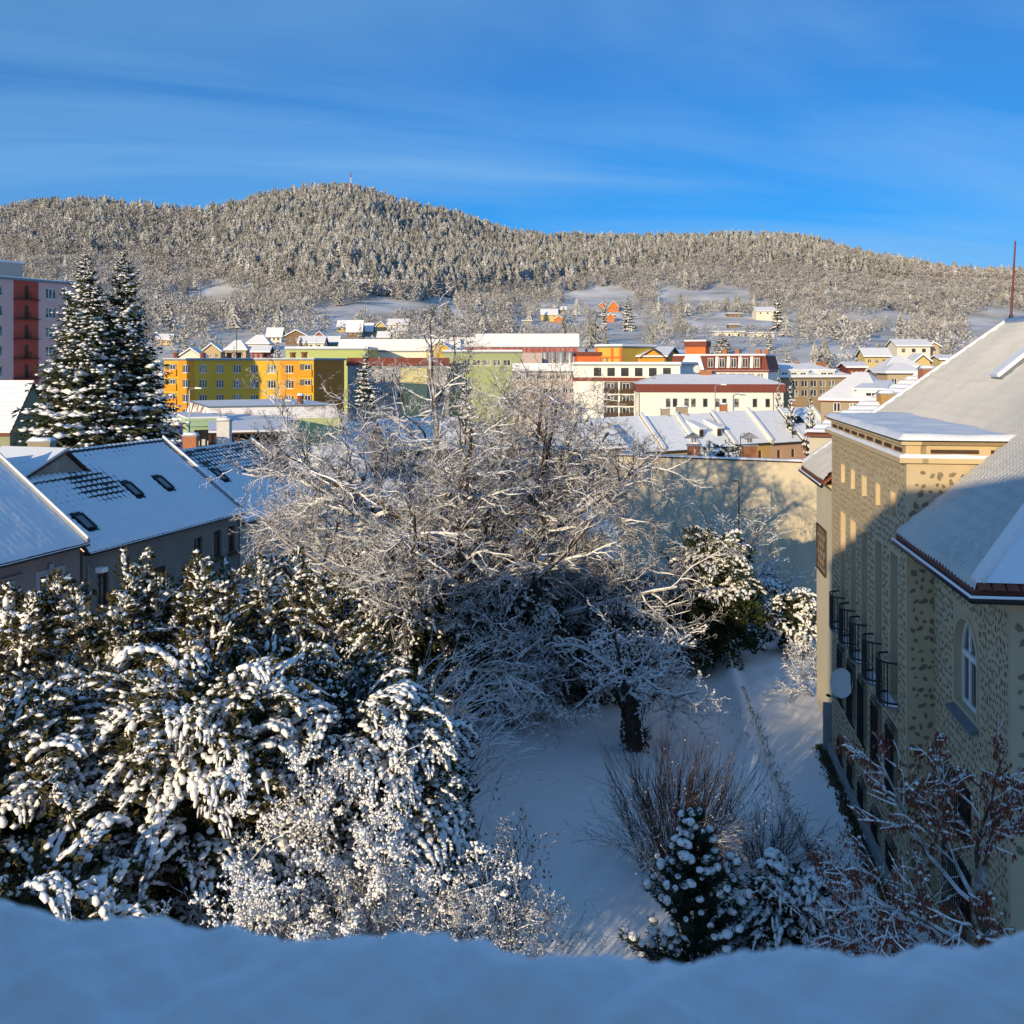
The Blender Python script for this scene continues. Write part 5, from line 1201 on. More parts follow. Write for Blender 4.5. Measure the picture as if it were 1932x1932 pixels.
# ---- the ochre garden wall with two chimneys on it
wa, wb = Vector((pix(1165, 70.2), 70.2, 0)), Vector((pix(1546, 65), 65, 0)); Fg = Frame(wa, wb)
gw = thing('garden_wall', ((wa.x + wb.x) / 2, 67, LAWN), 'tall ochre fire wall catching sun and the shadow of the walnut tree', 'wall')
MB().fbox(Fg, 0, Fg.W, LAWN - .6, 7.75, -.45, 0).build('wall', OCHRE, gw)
MB().fbox(Fg, -.1, Fg.W + .05, 7.754, 7.84, -.55, .08).build('coping', BROWN, gw); puffy('snow', Fg, -.1, Fg.W + .05, -.55, .08, 7.844, .10, gw, 120, 8, 2)
for vx, w_ in ((1308, .8), (1413, .9)):
    q = Vector((pix(vx, 69), 68.6, 0)); ch = chimney('chimney', (q.x, q.y), w_, .6, 7.4, 8.7, BRICK, parent=gw, snow=False)
    mb = MB(); mb.box(q.x - .12, q.x - .06, q.y - .2, q.y + .2, 8.82, 9.1); mb.box(q.x + .06, q.x + .12, q.y - .2, q.y + .2, 8.82, 9.1); mb.hexa([(q.x - .6, q.y - .4, 9.1), (q.x + .6, q.y - .4, 9.1), (q.x + .6, q.y + .4, 9.1), (q.x - .6, q.y + .4, 9.1)], [(q.x - .05, q.y - .4, 9.45), (q.x + .05, q.y - .4, 9.45), (q.x + .05, q.y + .4, 9.45), (q.x - .05, q.y + .4, 9.45)]); mb.build('chimney_hood', CONCRETE, gw)
# slim lamp in the garden before the wall
lx = pix(1395, 60); t = thing('garden_lamp', (lx, 60, LAWN), 'thin dark garden lamp on a tall pole before the ochre wall', 'lamp post')
MB().tube([(lx, 60, LAWN), (lx, 60, zpix(912, 60))], [.05, .035], 6).build('pole', IRON, t); MB().tube([(lx, 60, zpix(912, 60)), (lx - .08, 59.9, zpix(907, 60)), (lx - .45, 59.8, zpix(908, 60))], .04, 5).build('lamp_head', IRON, t)
# dark green garden sheds behind the walnut
for k, (vx0, vx1, Y, zt_, lab) in enumerate(((1075, 1165, 60, 2.3, 'dark green garden shed with a snowy roof behind the walnut branches'), (700, 790, 64, 2.6, 'teal garden shed glimpsed below the left walnut limbs'))):
    t, Fa, *_ = block('garden_shed', lab, 'shed', XY(vx0, Y), XY(vx1, Y), 4, LAWN, zt_, mat('dark_green_boards', (.02, .05, .045), (.03, .06, .055), 1), snow=.25, over=.3)
    for q in range(6): MB().fbox(Fa, 0, Fa.W, LAWN + .1 + q * .5, LAWN + .5 + q * .5, .003, .03).build('board', MATS['dark_green_boards'], t)
# low snowy roofs seen through the walnut tree
for k, (vx0, vx1, Y, ve, vr, lab) in enumerate(((560, 690, 96, 905, 850, 'low cottage with a blue shaded snow roof left behind the walnut'), (735, 880, 120, 850, 796, 'cottage roof glimpsed white through the middle of the walnut'), (905, 1040, 110, 880, 835, 'low cottage roof behind the right walnut limbs'), (1050, 1180, 124, 850, 805, 'cottage with dull roof between walnut and terrace'), (700, 860, 86, 960, 915, 'low lean-to roof under snow behind the walnut trunk'))):
    block('cottage', lab, 'house', XY(vx0, Y), XY(vx1, Y * 1.03), 9, -2, zpix(ve, Y), GREYWALL, front=wins(3, .5, 5, zpix(ve, Y) - 1.9, .9, 1.2), roofkind='gable', zr=zpix(vr, Y + 4.5), snow=.25, fm=BROWN)

# ---- pale house with a banded snow roof, beyond the tan building
q_ = 1.30
t = thing('banded_roof_house', (pix(1640, 58 * q_), 60 * q_, -1), 'pale grey house with snow lying in even bands on its roof', 'house')
A, B = Vector((pix(1528, 54 * q_), 54 * q_, 0)), Vector((pix(1760, 52 * q_), 52 * q_, 0)); Fh = Frame(A, B); ze = zpix(817, 54 * q_)
P = [Vector((pix(1518, 53.6 * q_), 53.6 * q_, ze - .05)), Vector((pix(1770, 51.4 * q_), 51.4 * q_, ze - .05)), Vector((pix(1800, 60 * q_), 60 * q_, zpix(666, 60 * q_))), Vector((pix(1752, 60 * q_), 60 * q_, zpix(696, 60 * q_)))]
P[2].z = P[3].z
Bk = P[3] + Vector((9, 9, 0)); Bk.z = ze
mb = MB(); mb.poly([Fh.p(0, -4), Fh.p(Fh.W, -4), Fh.p(Fh.W, ze), Fh.p(0, ze)]); mb.poly([V3(Bk, -4), V3(A, -4), V3(A, ze), P[3] - Vector((0, 0, .3)), V3(Bk, ze)]); mb.build('wall', mat('pale_grey_wall', (.52, .50, .43), (.46, .44, .38), .4), t)
MB().fbox(Fh, 1.5, Fh.W, -4, ze - .1, .003, .1).build('wall_panel', CREAM, t)
mb = MB(); mb.slab(P, -.15, 0); mb.slab([P[3], P[2], P[2] + (Bk - P[3]), Bk], -.15, 0); r_ = mb.build('roof', REDTILE, t)
def bp(a, s_): return P[0].lerp(P[3], a).lerp(P[1].lerp(P[2], a), s_)
ripple_roof('snow', bp, 0, 1, lambda a: 0, lambda a: 1, 190, 50, SNOWROOF, r_, .0, lambda a, s_: .12 + .11 * (1 - abs(((a * 15) % 1.0) * 2 - .75)) + .02 * noise.noise(Vector((a * 20, s_ * 8, 1))))
for vx, Y, v0, v1, w_ in ((1673, 56 * q_, 775, 740, 1.05), (1750, 58 * q_, 720, 693, .95)):
    q = (pix(vx, Y), Y); chimney('chimney', q, w_, .9, zpix(v0, Y) - .8, zpix(v1, Y) - .1, BRICK if vx > 1700 else mat('ochre_brick', (.42, .27, .10), (.34, .2, .08), 4, .9), parent=t)
MB().slab([Vector((pix(1653, 54.2 * q_), 54.2 * q_, zpix(794, 54.2 * q_))), Vector((pix(1664, 54 * q_), 54 * q_, zpix(797, 54 * q_))), Vector((pix(1690, 56 * q_), 56 * q_, zpix(775, 56 * q_))), Vector((pix(1680, 56.2 * q_), 56.2 * q_, zpix(771, 56 * q_)))], 0, .25).build('lean_to_roof', MAROON, t)
MB().tube([(pix(1698, 56 * q_), 56 * q_, zpix(775, 56 * q_)), (pix(1698, 56 * q_), 56 * q_, zpix(744, 56 * q_))], .1, 6).build('flue', REDTILE, t)
# ------------------------------------------------------------------ houses at the foot of the hill
YH = mat('pale_yellow_house', (.62, .48, .20), (.56, .43, .18), .3); WH = mat('white_house', (.74, .70, .58), (.68, .64, .53), .3); ORH = mat('orange_house', (.62, .20, .05), (.55, .17, .045), .4); BRH = mat('brown_house', (.22, .15, .09), (.17, .12, .07), .4); BEH = mat('beige_house', (.52, .40, .25), (.46, .36, .22), .3); GRH = mat('grey_house', (.32, .29, .25), (.28, .25, .22), .3)
def hhouse(vx0, vx1, ve, vr, Y, kind, wallm, label, tile=None, deep=None, vb=None, rot=0.0, nw=3, storeys=1):
    """small house standing on the hillside; the floor goes down into the slope"""
    xa, xb = pix(vx0, Y), pix(vx1, Y); w = xb - xa; d_ = deep or max(6.0, w * .8)
    c = Vector(((xa + xb) / 2, Y, 0)); u = Vector((math.cos(rot), math.sin(rot), 0)) * w / 2
    A, B = c - u, c + u; z0 = min(gz(A.x, A.y), gz(B.x, B.y)) - 1.5; z1 = zpix(ve, Y)
    F = Frame(A, B); hs = []
    for s in range(storeys):
        hs += wins(nw, .4, F.W - .4, z1 - 2.0 - 2.7 * s, min(1.2, F.W / nw * .45), 1.2)
    return block('hill_house', label, 'house', A, B, d_, min(z0, z1 - 3), z1, wallm, hs, roofkind=kind, zr=zpix(vr, Y + d_ / 2), tile=tile or DARKTILE, snow=.45, fm=BROWN if wallm is WH else WFRAME, over=.6, group='houses below the wooded hill', cross=False, bars=1)
HH = [
 (293, 322, 640, 632, 400, 'gable', YH, 'yellow house right beside the top of the spruce shadow, far left'),
 (338, 378, 672, 659, 330, 'cross', WH, 'white gabled house just above the left half of the yellow flats'),
 (381, 415, 663, 650, 350, 'cross', BEH, 'beige gabled house right of the white gable above the yellow flats'),
 (424, 463, 662, 645, 345, 'hip', BEH, 'brown hipped house above the middle of the yellow flats'),
 (464, 506, 650, 634, 370, 'hip', WH, 'white house with broad hipped snow roof above the yellow flats'),
 (474, 506, 664, 655, 335, 'gable', mat('red_gable_house', (.34, .07, .06)), 'small dark red house in front of the white hipped one'),
 (502, 530, 634, 620, 430, 'gable', WH, 'tall white house with a bright snow roof at the wood edge'),
 (538, 578, 634, 624, 430, 'cross', BRH, 'brown house with a wide low gable at the wood edge'),
 (593, 610, 634, 627, 440, 'cross', mat('brick_red_house', (.42, .11, .08)), 'tiny red gabled house between snowy roofs'),
 (562, 610, 647, 636, 400, 'gable', WH, 'long white-roofed house above the lime green hall'),
 (612, 638, 646, 636, 400, 'gable', BEH, 'low house left of the twin-roofed house under snow'),
 (636, 662, 616, 606, 470, 'gable', YH, 'yellow house at the left of three joined snowy roofs'),
 (654, 682, 624, 606, 462, 'gable', BRH, 'brown house with steep snow roof, middle of three joined roofs'),
 (680, 702, 624, 611, 462, 'gable', GRH, 'dark gabled house at the right of three joined roofs'),
 (704, 732, 621, 608, 475, 'cross', YH, 'pale yellow gable house right of the three joined roofs'),
 (731, 768, 612, 603, 490, 'gable', WH, 'white long-roofed house below the meadow'),
 (742, 758, 629, 620, 450, 'gable', WH, 'little white shed roof below the long-roofed house'),
 (712, 734, 636, 627, 440, 'gable', GRH, 'low grey house among bare trees near the walnut top'),
 (640, 664, 652, 645, 380, 'gable', GRH, 'low grey roof behind the lime green hall'),
 (1021, 1052, 593, 584, 560, 'gable', YH, 'yellow cottage with black solar panel on its snow roof'),
 (1047, 1063, 602, 597, 545, 'cross', ORH, 'small orange cabin right of the yellow cottage'),
 (1148, 1168, 579, 569, 590, 'cross', ORH, 'bright orange cabin with gable, highest on the slope'),
 (1131, 1144, 575, 571, 600, 'cross', ORH, 'tiny orange hut left of the highest cabin'),
 (1145, 1160, 600, 592, 545, 'cross', ORH, 'orange hut below the dark shed in the garden colony'),
 (1132, 1162, 595, 590, 560, 'flat', BRH, 'long dark shed roof in the garden colony'),
 (1126, 1144, 616, 611, 510, 'flat', WH, 'white hut at the foot of the garden colony'),
 (985, 1003, 606, 603, 540, 'flat', GRH, 'low shed left below the yellow cottage'),
 (1054, 1068, 584, 579, 585, 'gable', BRH, 'small brown hut above the yellow cottage'),
 (1374, 1400, 592, 589, 590, 'flat', BRH, 'rust brown flat hut left of the white hillside farmhouse'),
 (1428, 1471, 587, 580, 590, 'gable', WH, 'white hillside farmhouse with a long snowy roof'),
 (1349, 1405, 627, 622, 480, 'flat', WH, 'long white low building under the snowy field'),
 (1418, 1462, 629, 624, 470, 'flat', WH, 'white flat-roofed house under the snowy field, right of the low one'),
 (1694, 1757, 653, 643, 330, 'gable', WH, 'chalet house with skylights under the right wood'),
 (1752, 1774, 654, 648, 335, 'cross', BEH, 'small chalet beside the chalet house'),
 (1633, 1680, 672, 660, 290, 'gable', YH, 'ochre barn with a long blue shaded snow roof'),
 (1676, 1734, 695, 677, 240, 'hip', WH, 'cream house with a dormer above the hipped house'),
 (1676, 1740, 706, 690, 200, 'hip', BEH, 'house with arched dormer window and broad snow roof'),
 (1728, 1756, 682, 671, 260, 'cross', YH, 'pale gable house right of the cream house'),
 (1776, 1806, 679, 673, 270, 'gable', YH, 'small yellow house peeping past the big tiled roof'),
 (1601, 1634, 694, 687, 236, 'gable', MAROON, 'maroon-walled shed beside the beige flats'),
 (1655, 1692, 706, 698, 225, 'gable', GRH, 'grey shed before the arched dormer house'),
 (1375, 1396, 613, 610, 520, 'flat', BRH, 'low rusty hut on the snowy field edge'),
]
def stand(h):
    """distance at which the slope passes under the house"""
    vb = h[2] + (5.0 if h[5] == 'flat' else max(5.0, .38 * (h[1] - h[0]))) + (2 if h[2] < 640 else 0); vxm = (h[0] + h[1]) / 2
    Yc = np.arange(300.0, 1100.0, 4.0); zg = ground_z(pix(vxm, 1.0) * Yc, Yc); vg = 683 - (zg - EYE) / Yc * 1936
    ok = np.where(vg <= vb)[0]
    return float(Yc[ok[0]]) if len(ok) else h[4]
HH = [(h if h[0] > 1590 or h[2] > 655 else (*h[:4], stand(h), *h[5:])) for h in HH]
for h in HH: hhouse(*h)

# ------------------------------------------------------------------ trees far away: shared little meshes
def ico(sub):
    bm = bmesh.new(); bmesh.ops.create_icosphere(bm, subdivisions=sub, radius=1); v = np.array([x.co for x in bm.verts]); f = np.array([[q.index for q in x.verts] for x in bm.faces]); bm.free(); return v, f
ICO1, ICO2 = ico(1), ico(2)
def conifer_proto(seed, tiers=8, k=7):
    """ragged spruce: stacked skirts with uneven hems, height 1"""
    r_ = np.random.default_rng(seed); V = []; Fq = []
    for t in range(tiers):
        z0 = .08 + .88 * t / tiers; z1 = min(1.0, z0 + 1.75 * .88 / tiers); rad = .19 * (1 - t / tiers) ** .8 + .02; i0 = len(V)
        V.append((0, 0, z1)); ph = r_.uniform(0, 6)
        for q in range(2 * k):
            a = ph + math.pi * q / k + r_.uniform(-.15, .15); rr_ = rad * (r_.uniform(.75, 1.35) if q % 2 == 0 else r_.uniform(.35, .65)); V.append((rr_ * math.cos(a), rr_ * math.sin(a), z0 - (.03 if q % 2 == 0 else -.03) + r_.uniform(-.03, .03)))
        for q in range(2 * k): Fq.append((i0, i0 + 1 + q, i0 + 1 + (q + 1) % (2 * k)))
    return np.array(V), np.array(Fq)
def bare_proto(seed, n=110):
    """frosted leafless crown: a loose ball of small twig sprays"""
    r_ = np.random.default_rng(seed); V = []; Fq = []
    for _ in range(n):
        d = r_.normal(size=3); d /= np.linalg.norm(d); rr_ = r_.uniform(.35, 1) ** .5; c = d * rr_ * np.array([.36, .36, .40]) + np.array([0, 0, .58])
        out_ = d + np.array([0, 0, .35]) + r_.normal(size=3) * .3; out_ /= np.linalg.norm(out_); s = np.cross(out_, r_.normal(size=3)); s /= np.linalg.norm(s); L = r_.uniform(.08, .16); w = L * r_.uniform(.18, .4); i0 = len(V)
        V += list(np.array([c - s * w * .4, c + out_ * L * .5 - s * w, c + out_ * L, c + out_ * L * .5 + s * w])); Fq += [(i0, i0 + 1, i0 + 2), (i0, i0 + 2, i0 + 3)]
    i0 = len(V); V += [(-.012, 0, 0), (.012, 0, 0), (0, .02, .55), (0, -.015, 0)]; Fq += [(i0, i0 + 1, i0 + 2), (i0 + 1, i0 + 3, i0 + 2), (i0 + 3, i0, i0 + 2)]
    return np.array(V), np.array(Fq)
def forest(name, label, protos, m, P, S, wid, seed, eul=None, parent=None):
    """one stuff object: points on the slope, each carrying one of a few little tree meshes (geometry nodes)"""
    r_ = np.random.default_rng(seed); n = len(P); me = bpy.data.meshes.new(name); me.vertices.add(n); me.vertices.foreach_set('co', (P - (np.array(BASE[parent]) if parent is not None else 0)).astype(np.float32).ravel())
    def at(nm, ty, key, val):
        a = me.attributes.new(nm, ty, 'POINT'); a.data.foreach_set(key, val.ravel())
    at('pick', 'INT', 'value', r_.integers(0, len(protos), n).astype(np.int32)); at('turn', 'FLOAT_VECTOR', 'vector', (np.stack([np.zeros(n), np.zeros(n), r_.uniform(0, 6.283, n)], -1) if eul is None else eul).astype(np.float32)); at('size', 'FLOAT_VECTOR', 'vector', np.stack([wid, wid, S], -1).astype(np.float32))
    me.update(); o = link_mesh(name, me, parent); o['kind'] = 'stuff'
    if label: tag(o, label, 'forest')
    ng = bpy.data.node_groups.new(name, 'GeometryNodeTree'); ng.interface.new_socket('Geometry', in_out='INPUT', socket_type='NodeSocketGeometry'); ng.interface.new_socket('Geometry', in_out='OUTPUT', socket_type='NodeSocketGeometry')
    N = ng.nodes; Lk = ng.links; gi = N.new('NodeGroupInput'); go = N.new('NodeGroupOutput'); iop = N.new('GeometryNodeInstanceOnPoints'); iop.inputs['Pick Instance'].default_value = True; jn = N.new('GeometryNodeJoinGeometry')
    for k in range(len(protos) - 1, -1, -1):
        v, f = protos[k][:2]; pm = bpy.data.meshes.new(name + '_kind'); pm.from_pydata(v.tolist(), [], f.tolist())
        for q_ in (m if isinstance(m, (list, tuple)) else [m]): pm.materials.append(q_)
        if len(protos[k]) > 2: pm.polygons.foreach_set('material_index', protos[k][2]); pm.polygons.foreach_set('use_smooth', np.ones(len(f), dtype=bool))
        pm.update(); po = bpy.data.objects.new(name + '_kind', pm)
        oi = N.new('GeometryNodeObjectInfo'); oi.inputs['Object'].default_value = po; oi.inputs['As Instance'].default_value = False; g2 = N.new('GeometryNodeGeometryToInstance'); Lk.new(oi.outputs['Geometry'], g2.inputs[0]); Lk.new(g2.outputs[0], jn.inputs[0])
    def named(nm, ty):
        a = N.new('GeometryNodeInputNamedAttribute'); a.data_type = ty; a.inputs['Name'].default_value = nm; return [q for q in a.outputs if q.enabled and q.name == 'Attribute'][0]
    Lk.new(gi.outputs[0], iop.inputs['Points']); Lk.new(jn.outputs[0], iop.inputs['Instance']); Lk.new(named('pick', 'INT'), iop.inputs['Instance Index'])
    e2r = N.new('FunctionNodeEulerToRotation'); Lk.new(named('turn', 'FLOAT_VECTOR'), e2r.inputs[0]); Lk.new(e2r.outputs[0], iop.inputs['Rotation']); Lk.new(named('size', 'FLOAT_VECTOR'), iop.inputs['Scale']); Lk.new(iop.outputs[0], go.inputs[0])
    md = o.modifiers.new('trees', 'NODES'); md.node_group = ng
    return o
CON = frosted('snowy_spruce_far', (.050, .058, .046), (.10, .10, .078), snow=(.76, .76, .74), lo=-.15, hi=.6, nscale=.35, amt=.9, tint=True, cover=.97)  # needles lightened: distance haze is put into their colour
DEC = frosted('rimed_wood_far', (.085, .074, .062), (.16, .142, .12), snow=(.76, .76, .75), lo=-1.0, hi=.5, nscale=.06, amt=1.0, tint=True, cover=.92)
CONP = [conifer_proto(s) for s in range(6)]; DECP = [bare_proto(s) for s in range(6)]
def vxy(x, y, z): return 966 + 1936 * x / y, 683 - (z - EYE) / y * 1936
# candidate points over the slope, thinned so that near and far trees crowd alike
n = 95000; u = rng.uniform(-.60, .60, n); y = np.sqrt(rng.uniform(330 ** 2, 1620 ** 2, n)); x = u * y; z = ground_z(x, y); vx, vy = vxy(x, y, z)
con_f = 0.5 + 0.5 * snoise(x, y, 60, 1) + .35 * snoise(x, y, 150, 2)
edge = np.interp(vx, [0, 200, 420, 600, 700, 860, 960, 1050, 1200, 1400, 1600, 1932], [470, 480, 520, 560, 568, 562, 545, 535, 505, 500, 520, 540]) + 10 * snoise(x, y, 40, 9)
inwood = vy < edge
pc = np.where(inwood, np.clip(con_f * .95 + .1 + .25 * smooth(470, 400, vy) * (vx > 400), .15, .86), np.clip(.34 * con_f ** 2, .03, .45))
pc = np.where((vx < 420) & (vy > 410), pc * .42, pc)                                     # brown broadleaf wood low on the left
pc = np.where((vx > 1150) & (vy > 480), pc * .55, pc)
meadow = np.zeros(n, bool)
for a, b, c, d in ((345, 440, 548, 562), (640, 860, 566, 590), (590, 720, 578, 600), (1060, 1200, 545, 566), (1240, 1420, 545, 566), (1300, 1500, 600, 618), (1590, 1720, 592, 610), (1820, 1960, 585, 640), (1640, 1700, 628, 650), (380, 470, 628, 650), (1150, 1210, 590, 640)):
    meadow |= (vx > a) & (vx < b) & (vy > c + 6 * np.sin(vx / 17)) & (vy < d + 16 + 6 * np.sin(vx / 13 + 2))
housey = np.zeros(n, bool)
for h in HH:
    Yh = h[4]; xa, xb = pix(h[0], Yh) - 3, pix(h[1], Yh) + 3; housey |= (x > xa) & (x < xb) & (y > Yh - (75 if Yh > 380 else 25)) & (y < Yh + (xb - xa) + 6)
dens = np.where(inwood, .62, .36); dens = np.where(vy > 640, .16, dens); dens = np.where((vy > 565) & (vx > 970) & (vx < 1230), .2, dens)
keep = (rng.uniform(0, 1, n) < dens * np.clip(y / 1000, .45, 1.15)) & ~meadow & ~housey & (y < np.interp(vx, [-700, 0, 650, 1000, 1400, 1932, 2600], [1250, 1300, 1350, 1450, 1500, 1400, 1300]) * 1.04)
isc = keep & (rng.uniform(0, 1, n) < pc); isd = keep & ~isc
def sizes(mask, lo, hi): return rng.uniform(lo, hi, mask.sum()) * np.where(vy[mask] > edge[mask], .72, 1.0)
Pc = np.stack([x, y, z - .5], -1)[isc]; Sc = sizes(isc, 9, 23); forest('spruce_wood', 'snow dusted spruce wood covering the hill up to its ridge', CONP, CON, Pc, Sc, Sc * rng.uniform(.95, 1.7, len(Sc)), 3)
Pd = np.stack([x, y, z - .3], -1)[isd]; Sd = sizes(isd, 8, 16) * np.where((vy[isd] > 575) & (vx[isd] > 960) & (vx[isd] < 1520), .62, 1.0); forest('bare_wood', 'frosted leafless brown wood on the lower slopes of the hill', DECP, DEC, Pd, Sd, Sd * rng.uniform(.8, 1.2, len(Sd)), 4)

# hill-top transmitter mast
mx, my = pix(661, 1345), 1345; mz = gz(mx, my); t = thing('transmitter_mast', (mx, my, mz), 'slender red and white transmitter mast on the hilltop', 'mast')
zt_ = zpix(324, 1345)
for k in range(5):
    za, zb_ = mz + (zt_ - mz) * k / 5, mz + (zt_ - mz) * (k + 1) / 5; r0 = 1.3 - .22 * k
    mb = MB()
    for q in range(3):
        a = 2.1 * q; mb.tube([(mx + r0 * math.cos(a), my + r0 * math.sin(a), za), (mx + (r0 - .2) * math.cos(a), my + (r0 - .2) * math.sin(a), zb_)], .28, 4)
        b = 2.1 * (q + 1); mb.tube([(mx + r0 * math.cos(a), my + r0 * math.sin(a), za), (mx + (r0 - .2) * math.cos(b), my + (r0 - .2) * math.sin(b), zb_)], .15, 4)
    mb.build('mast_section', mat('mast_red', (.42, .05, .04)) if k % 2 == 0 else WFRAME, t)
# ------------------------------------------------------------------ vegetation: skeletons, leaves, snow
def rv(): return Vector((random.gauss(0, 1), random.gauss(0, 1), random.gauss(0, 1)))
def grow(out, p, d, L, r0, level, spec):
    """one branch and, recursively, what it carries; out collects (level, points, radii)"""
    s = spec[level]; n = s['n']; pts = [p.copy()]; rad = [r0]; d = d.normalized(); r1 = r0 * s.get('taper', .45)
    for i in range(n):
        d = d + rv() * s['wig'] + Vector((0, 0, s.get('up', 0) + s.get('curl', 0) * i / n)); d.normalize(); p = p + d * (L / n); pts.append(p.copy()); rad.append(r0 + (r1 - r0) * (i + 1) / n)
    out.append((level, pts, rad))
    if level + 1 < len(spec):
        k = s['kids'] if isinstance(s['kids'], int) else random.randint(*s['kids'])
        for q in range(k):
            t = s['start'] + (1 - s['start']) * (q + random.random()) / k; f = t * n; i = min(int(f), n - 1); b = pts[i].lerp(pts[i + 1], f - i); dd = (pts[i + 1] - pts[i]).normalized()
            ax = dd.cross(rv()).normalized(); a = R(random.uniform(*s['ang'])); nd = dd * math.cos(a) + ax * math.sin(a)
            if s.get('flat'): nd.z *= s['flat']
            rr_ = (r0 + (r1 - r0) * t) * s.get('rk', .55)
            grow(out, b, nd, L * random.uniform(*s['lk']) * (1.15 - .5 * t), max(rr_, s.get('rmin', .006)), level + 1, spec)
def tubes(branches, k):
    P = []; T = []; Rr = []; seg = []
    for _, pts, rad in branches:
        i0 = len(P); n = len(pts)
        for i in range(n):
            t = pts[min(i + 1, n - 1)] - pts[max(i - 1, 0)]; P.append(tuple(pts[i])); T.append(tuple(t)); Rr.append(rad[i])
            if i: seg.append((i0 + i - 1, i0 + i))
    P = np.array(P); T = np.array(T); Rr = np.array(Rr); seg = np.array(seg)
    return ring_mesh(P, T, Rr, seg, k)
def ring_mesh(P, T, Rr, seg, k, flat=1.0):
    T = T / (np.linalg.norm(T, axis=1, keepdims=True) + 1e-9); ref = np.where(np.abs(T[:, 2:3]) > .9, [[1., 0, 0]], [[0, 0, 1.]])
    a = np.cross(T, ref); a /= np.linalg.norm(a, axis=1, keepdims=True) + 1e-9; b = np.cross(T, a); an = 2 * np.pi * np.arange(k) / k + .4
    V = P[:, None, :] + Rr[:, None, None] * (np.cos(an)[None, :, None] * a[:, None, :] + np.sin(an)[None, :, None] * b[:, None, :] * flat)
    q = np.arange(k); q2 = (q + 1) % k; A = seg[:, 0:1] * k; B = seg[:, 1:2] * k
    Fq = np.stack([A + q, A + q2, B + q2, B + q], -1).reshape(-1, 4)
    return V.reshape(-1, 3), Fq
def snow_tubes(branches, k=4, add=.012, mul=.85, keep=.9, lift=.7):
    P = []; T = []; Rr = []; seg = []
    for _, pts, rad in branches:
        if random.random() > keep: continue
        i0 = len(P); n = len(pts)
        for i in range(n):
            t = (pts[min(i + 1, n - 1)] - pts[max(i - 1, 0)]).normalized(); flat = max(0.0, 1 - abs(t.z) ** 1.7); j = random.uniform(.6, 1.35)
            rs = (min(rad[i], .05) * mul + max(0, rad[i] - .05) * .5 + add) * flat * j * (1 if i < n - 1 else .6)
            P.append((pts[i].x, pts[i].y, pts[i].z + rad[i] * lift + rs * .35)); T.append(tuple(t)); Rr.append(max(rs, .001))
            if i and random.random() < .93: seg.append((i0 + i - 1, i0 + i))
    return ring_mesh(np.array(P), np.array(T), np.array(Rr), np.array(seg), k, .85)
_o = np.array([(1, 0, 0), (-1, 0, 0), (0, 1, 0), (0, -1, 0), (0, 0, 1), (0, 0, -1)], float) * 1.15
OCT = (_o, np.array([(0, 2, 4), (2, 1, 4), (1, 3, 4), (3, 0, 4), (2, 0, 5), (1, 2, 5), (3, 1, 5), (0, 3, 5)]))
def blobs(P, S, sub=1, seed=0, squash=.8, jit=.18):
    """many little snow pillows as one mesh: positions P, radii S"""
    v, f = OCT if sub == 0 else ICO1 if sub == 1 else ICO2; r_ = np.random.default_rng(seed); P = np.asarray(P, float); n = len(P)
    S = np.asarray(S, float).reshape(n, -1); S = np.repeat(S, 3, 1) * r_.uniform(.75, 1.3, (n, 3)) if S.shape[1] == 1 else S
    S = S * np.array([1, 1, squash]); a = r_.uniform(0, 6.283, n); ca, sa = np.cos(a)[:, None], np.sin(a)[:, None]
    w = v[None] * (1 + r_.uniform(-jit, jit, (n, len(v), 1))); w = w * S[:, None, :]
    W_ = np.stack([w[..., 0] * ca - w[..., 1] * sa, w[..., 0] * sa + w[..., 1] * ca, w[..., 2]], -1) + P[:, None, :]
    return W_.reshape(-1, 3), (f[None] + (np.arange(n) * len(v))[:, None, None]).reshape(-1, 3)
def pads(P, S, A, B, C, seed=0, jit=.22):
    """snow pillows stretched along given axes A, B, C"""
    v, f = ICO1; r_ = np.random.default_rng(seed); P = np.array(P); S = np.array(S); A = np.array(A); B = np.array(B); C = np.array(C); n = len(P)
    w = v[None] * (1 + r_.uniform(-jit, jit, (n, len(v), 1)))
    W_ = P[:, None] + w[..., 0:1] * (A * S[:, 0:1])[:, None] + w[..., 1:2] * (B * S[:, 1:2])[:, None] + w[..., 2:3] * (C * S[:, 2:3])[:, None]
    return W_.reshape(-1, 3), (f[None] + (np.arange(n) * len(v))[:, None, None]).reshape(-1, 3)
def merge(*ms):
    V = []; F_ = []; o = 0
    for v, f in ms:
        f = np.asarray(f)
        if f.shape[1] == 4: f = np.concatenate([f[:, [0, 1, 2]], f[:, [0, 2, 3]]])
        V.append(v); F_.append(f + o); o += len(v)
    return np.concatenate(V), np.concatenate(F_)
def leaves(P, D, L, Wd, seed=0, bend=.25):
    """pointed two-face leaves or sprays: base P, direction D, length L, width Wd"""
    r_ = np.random.default_rng(seed); P = np.asarray(P, float); D = np.asarray(D, float); n = len(P)
    D = D / (np.linalg.norm(D, axis=1, keepdims=True) + 1e-9); s = np.cross(D, r_.normal(size=(n, 3))); s /= np.linalg.norm(s, axis=1, keepdims=True) + 1e-9; nn = np.cross(D, s)
    L = np.broadcast_to(np.asarray(L, float), (n,))[:, None]; Wd = np.broadcast_to(np.asarray(Wd, float), (n,))[:, None]
    m = P + D * L * .5
    V = np.stack([P, m - s * Wd * .5 + nn * L * bend * .5, P + D * L, m + s * Wd * .5 + nn * L * bend * .5], 1).reshape(-1, 3)
    i = np.arange(n)[:, None] * 4; return V, np.concatenate([i + np.array([0, 1, 2]), i + np.array([0, 2, 3])])
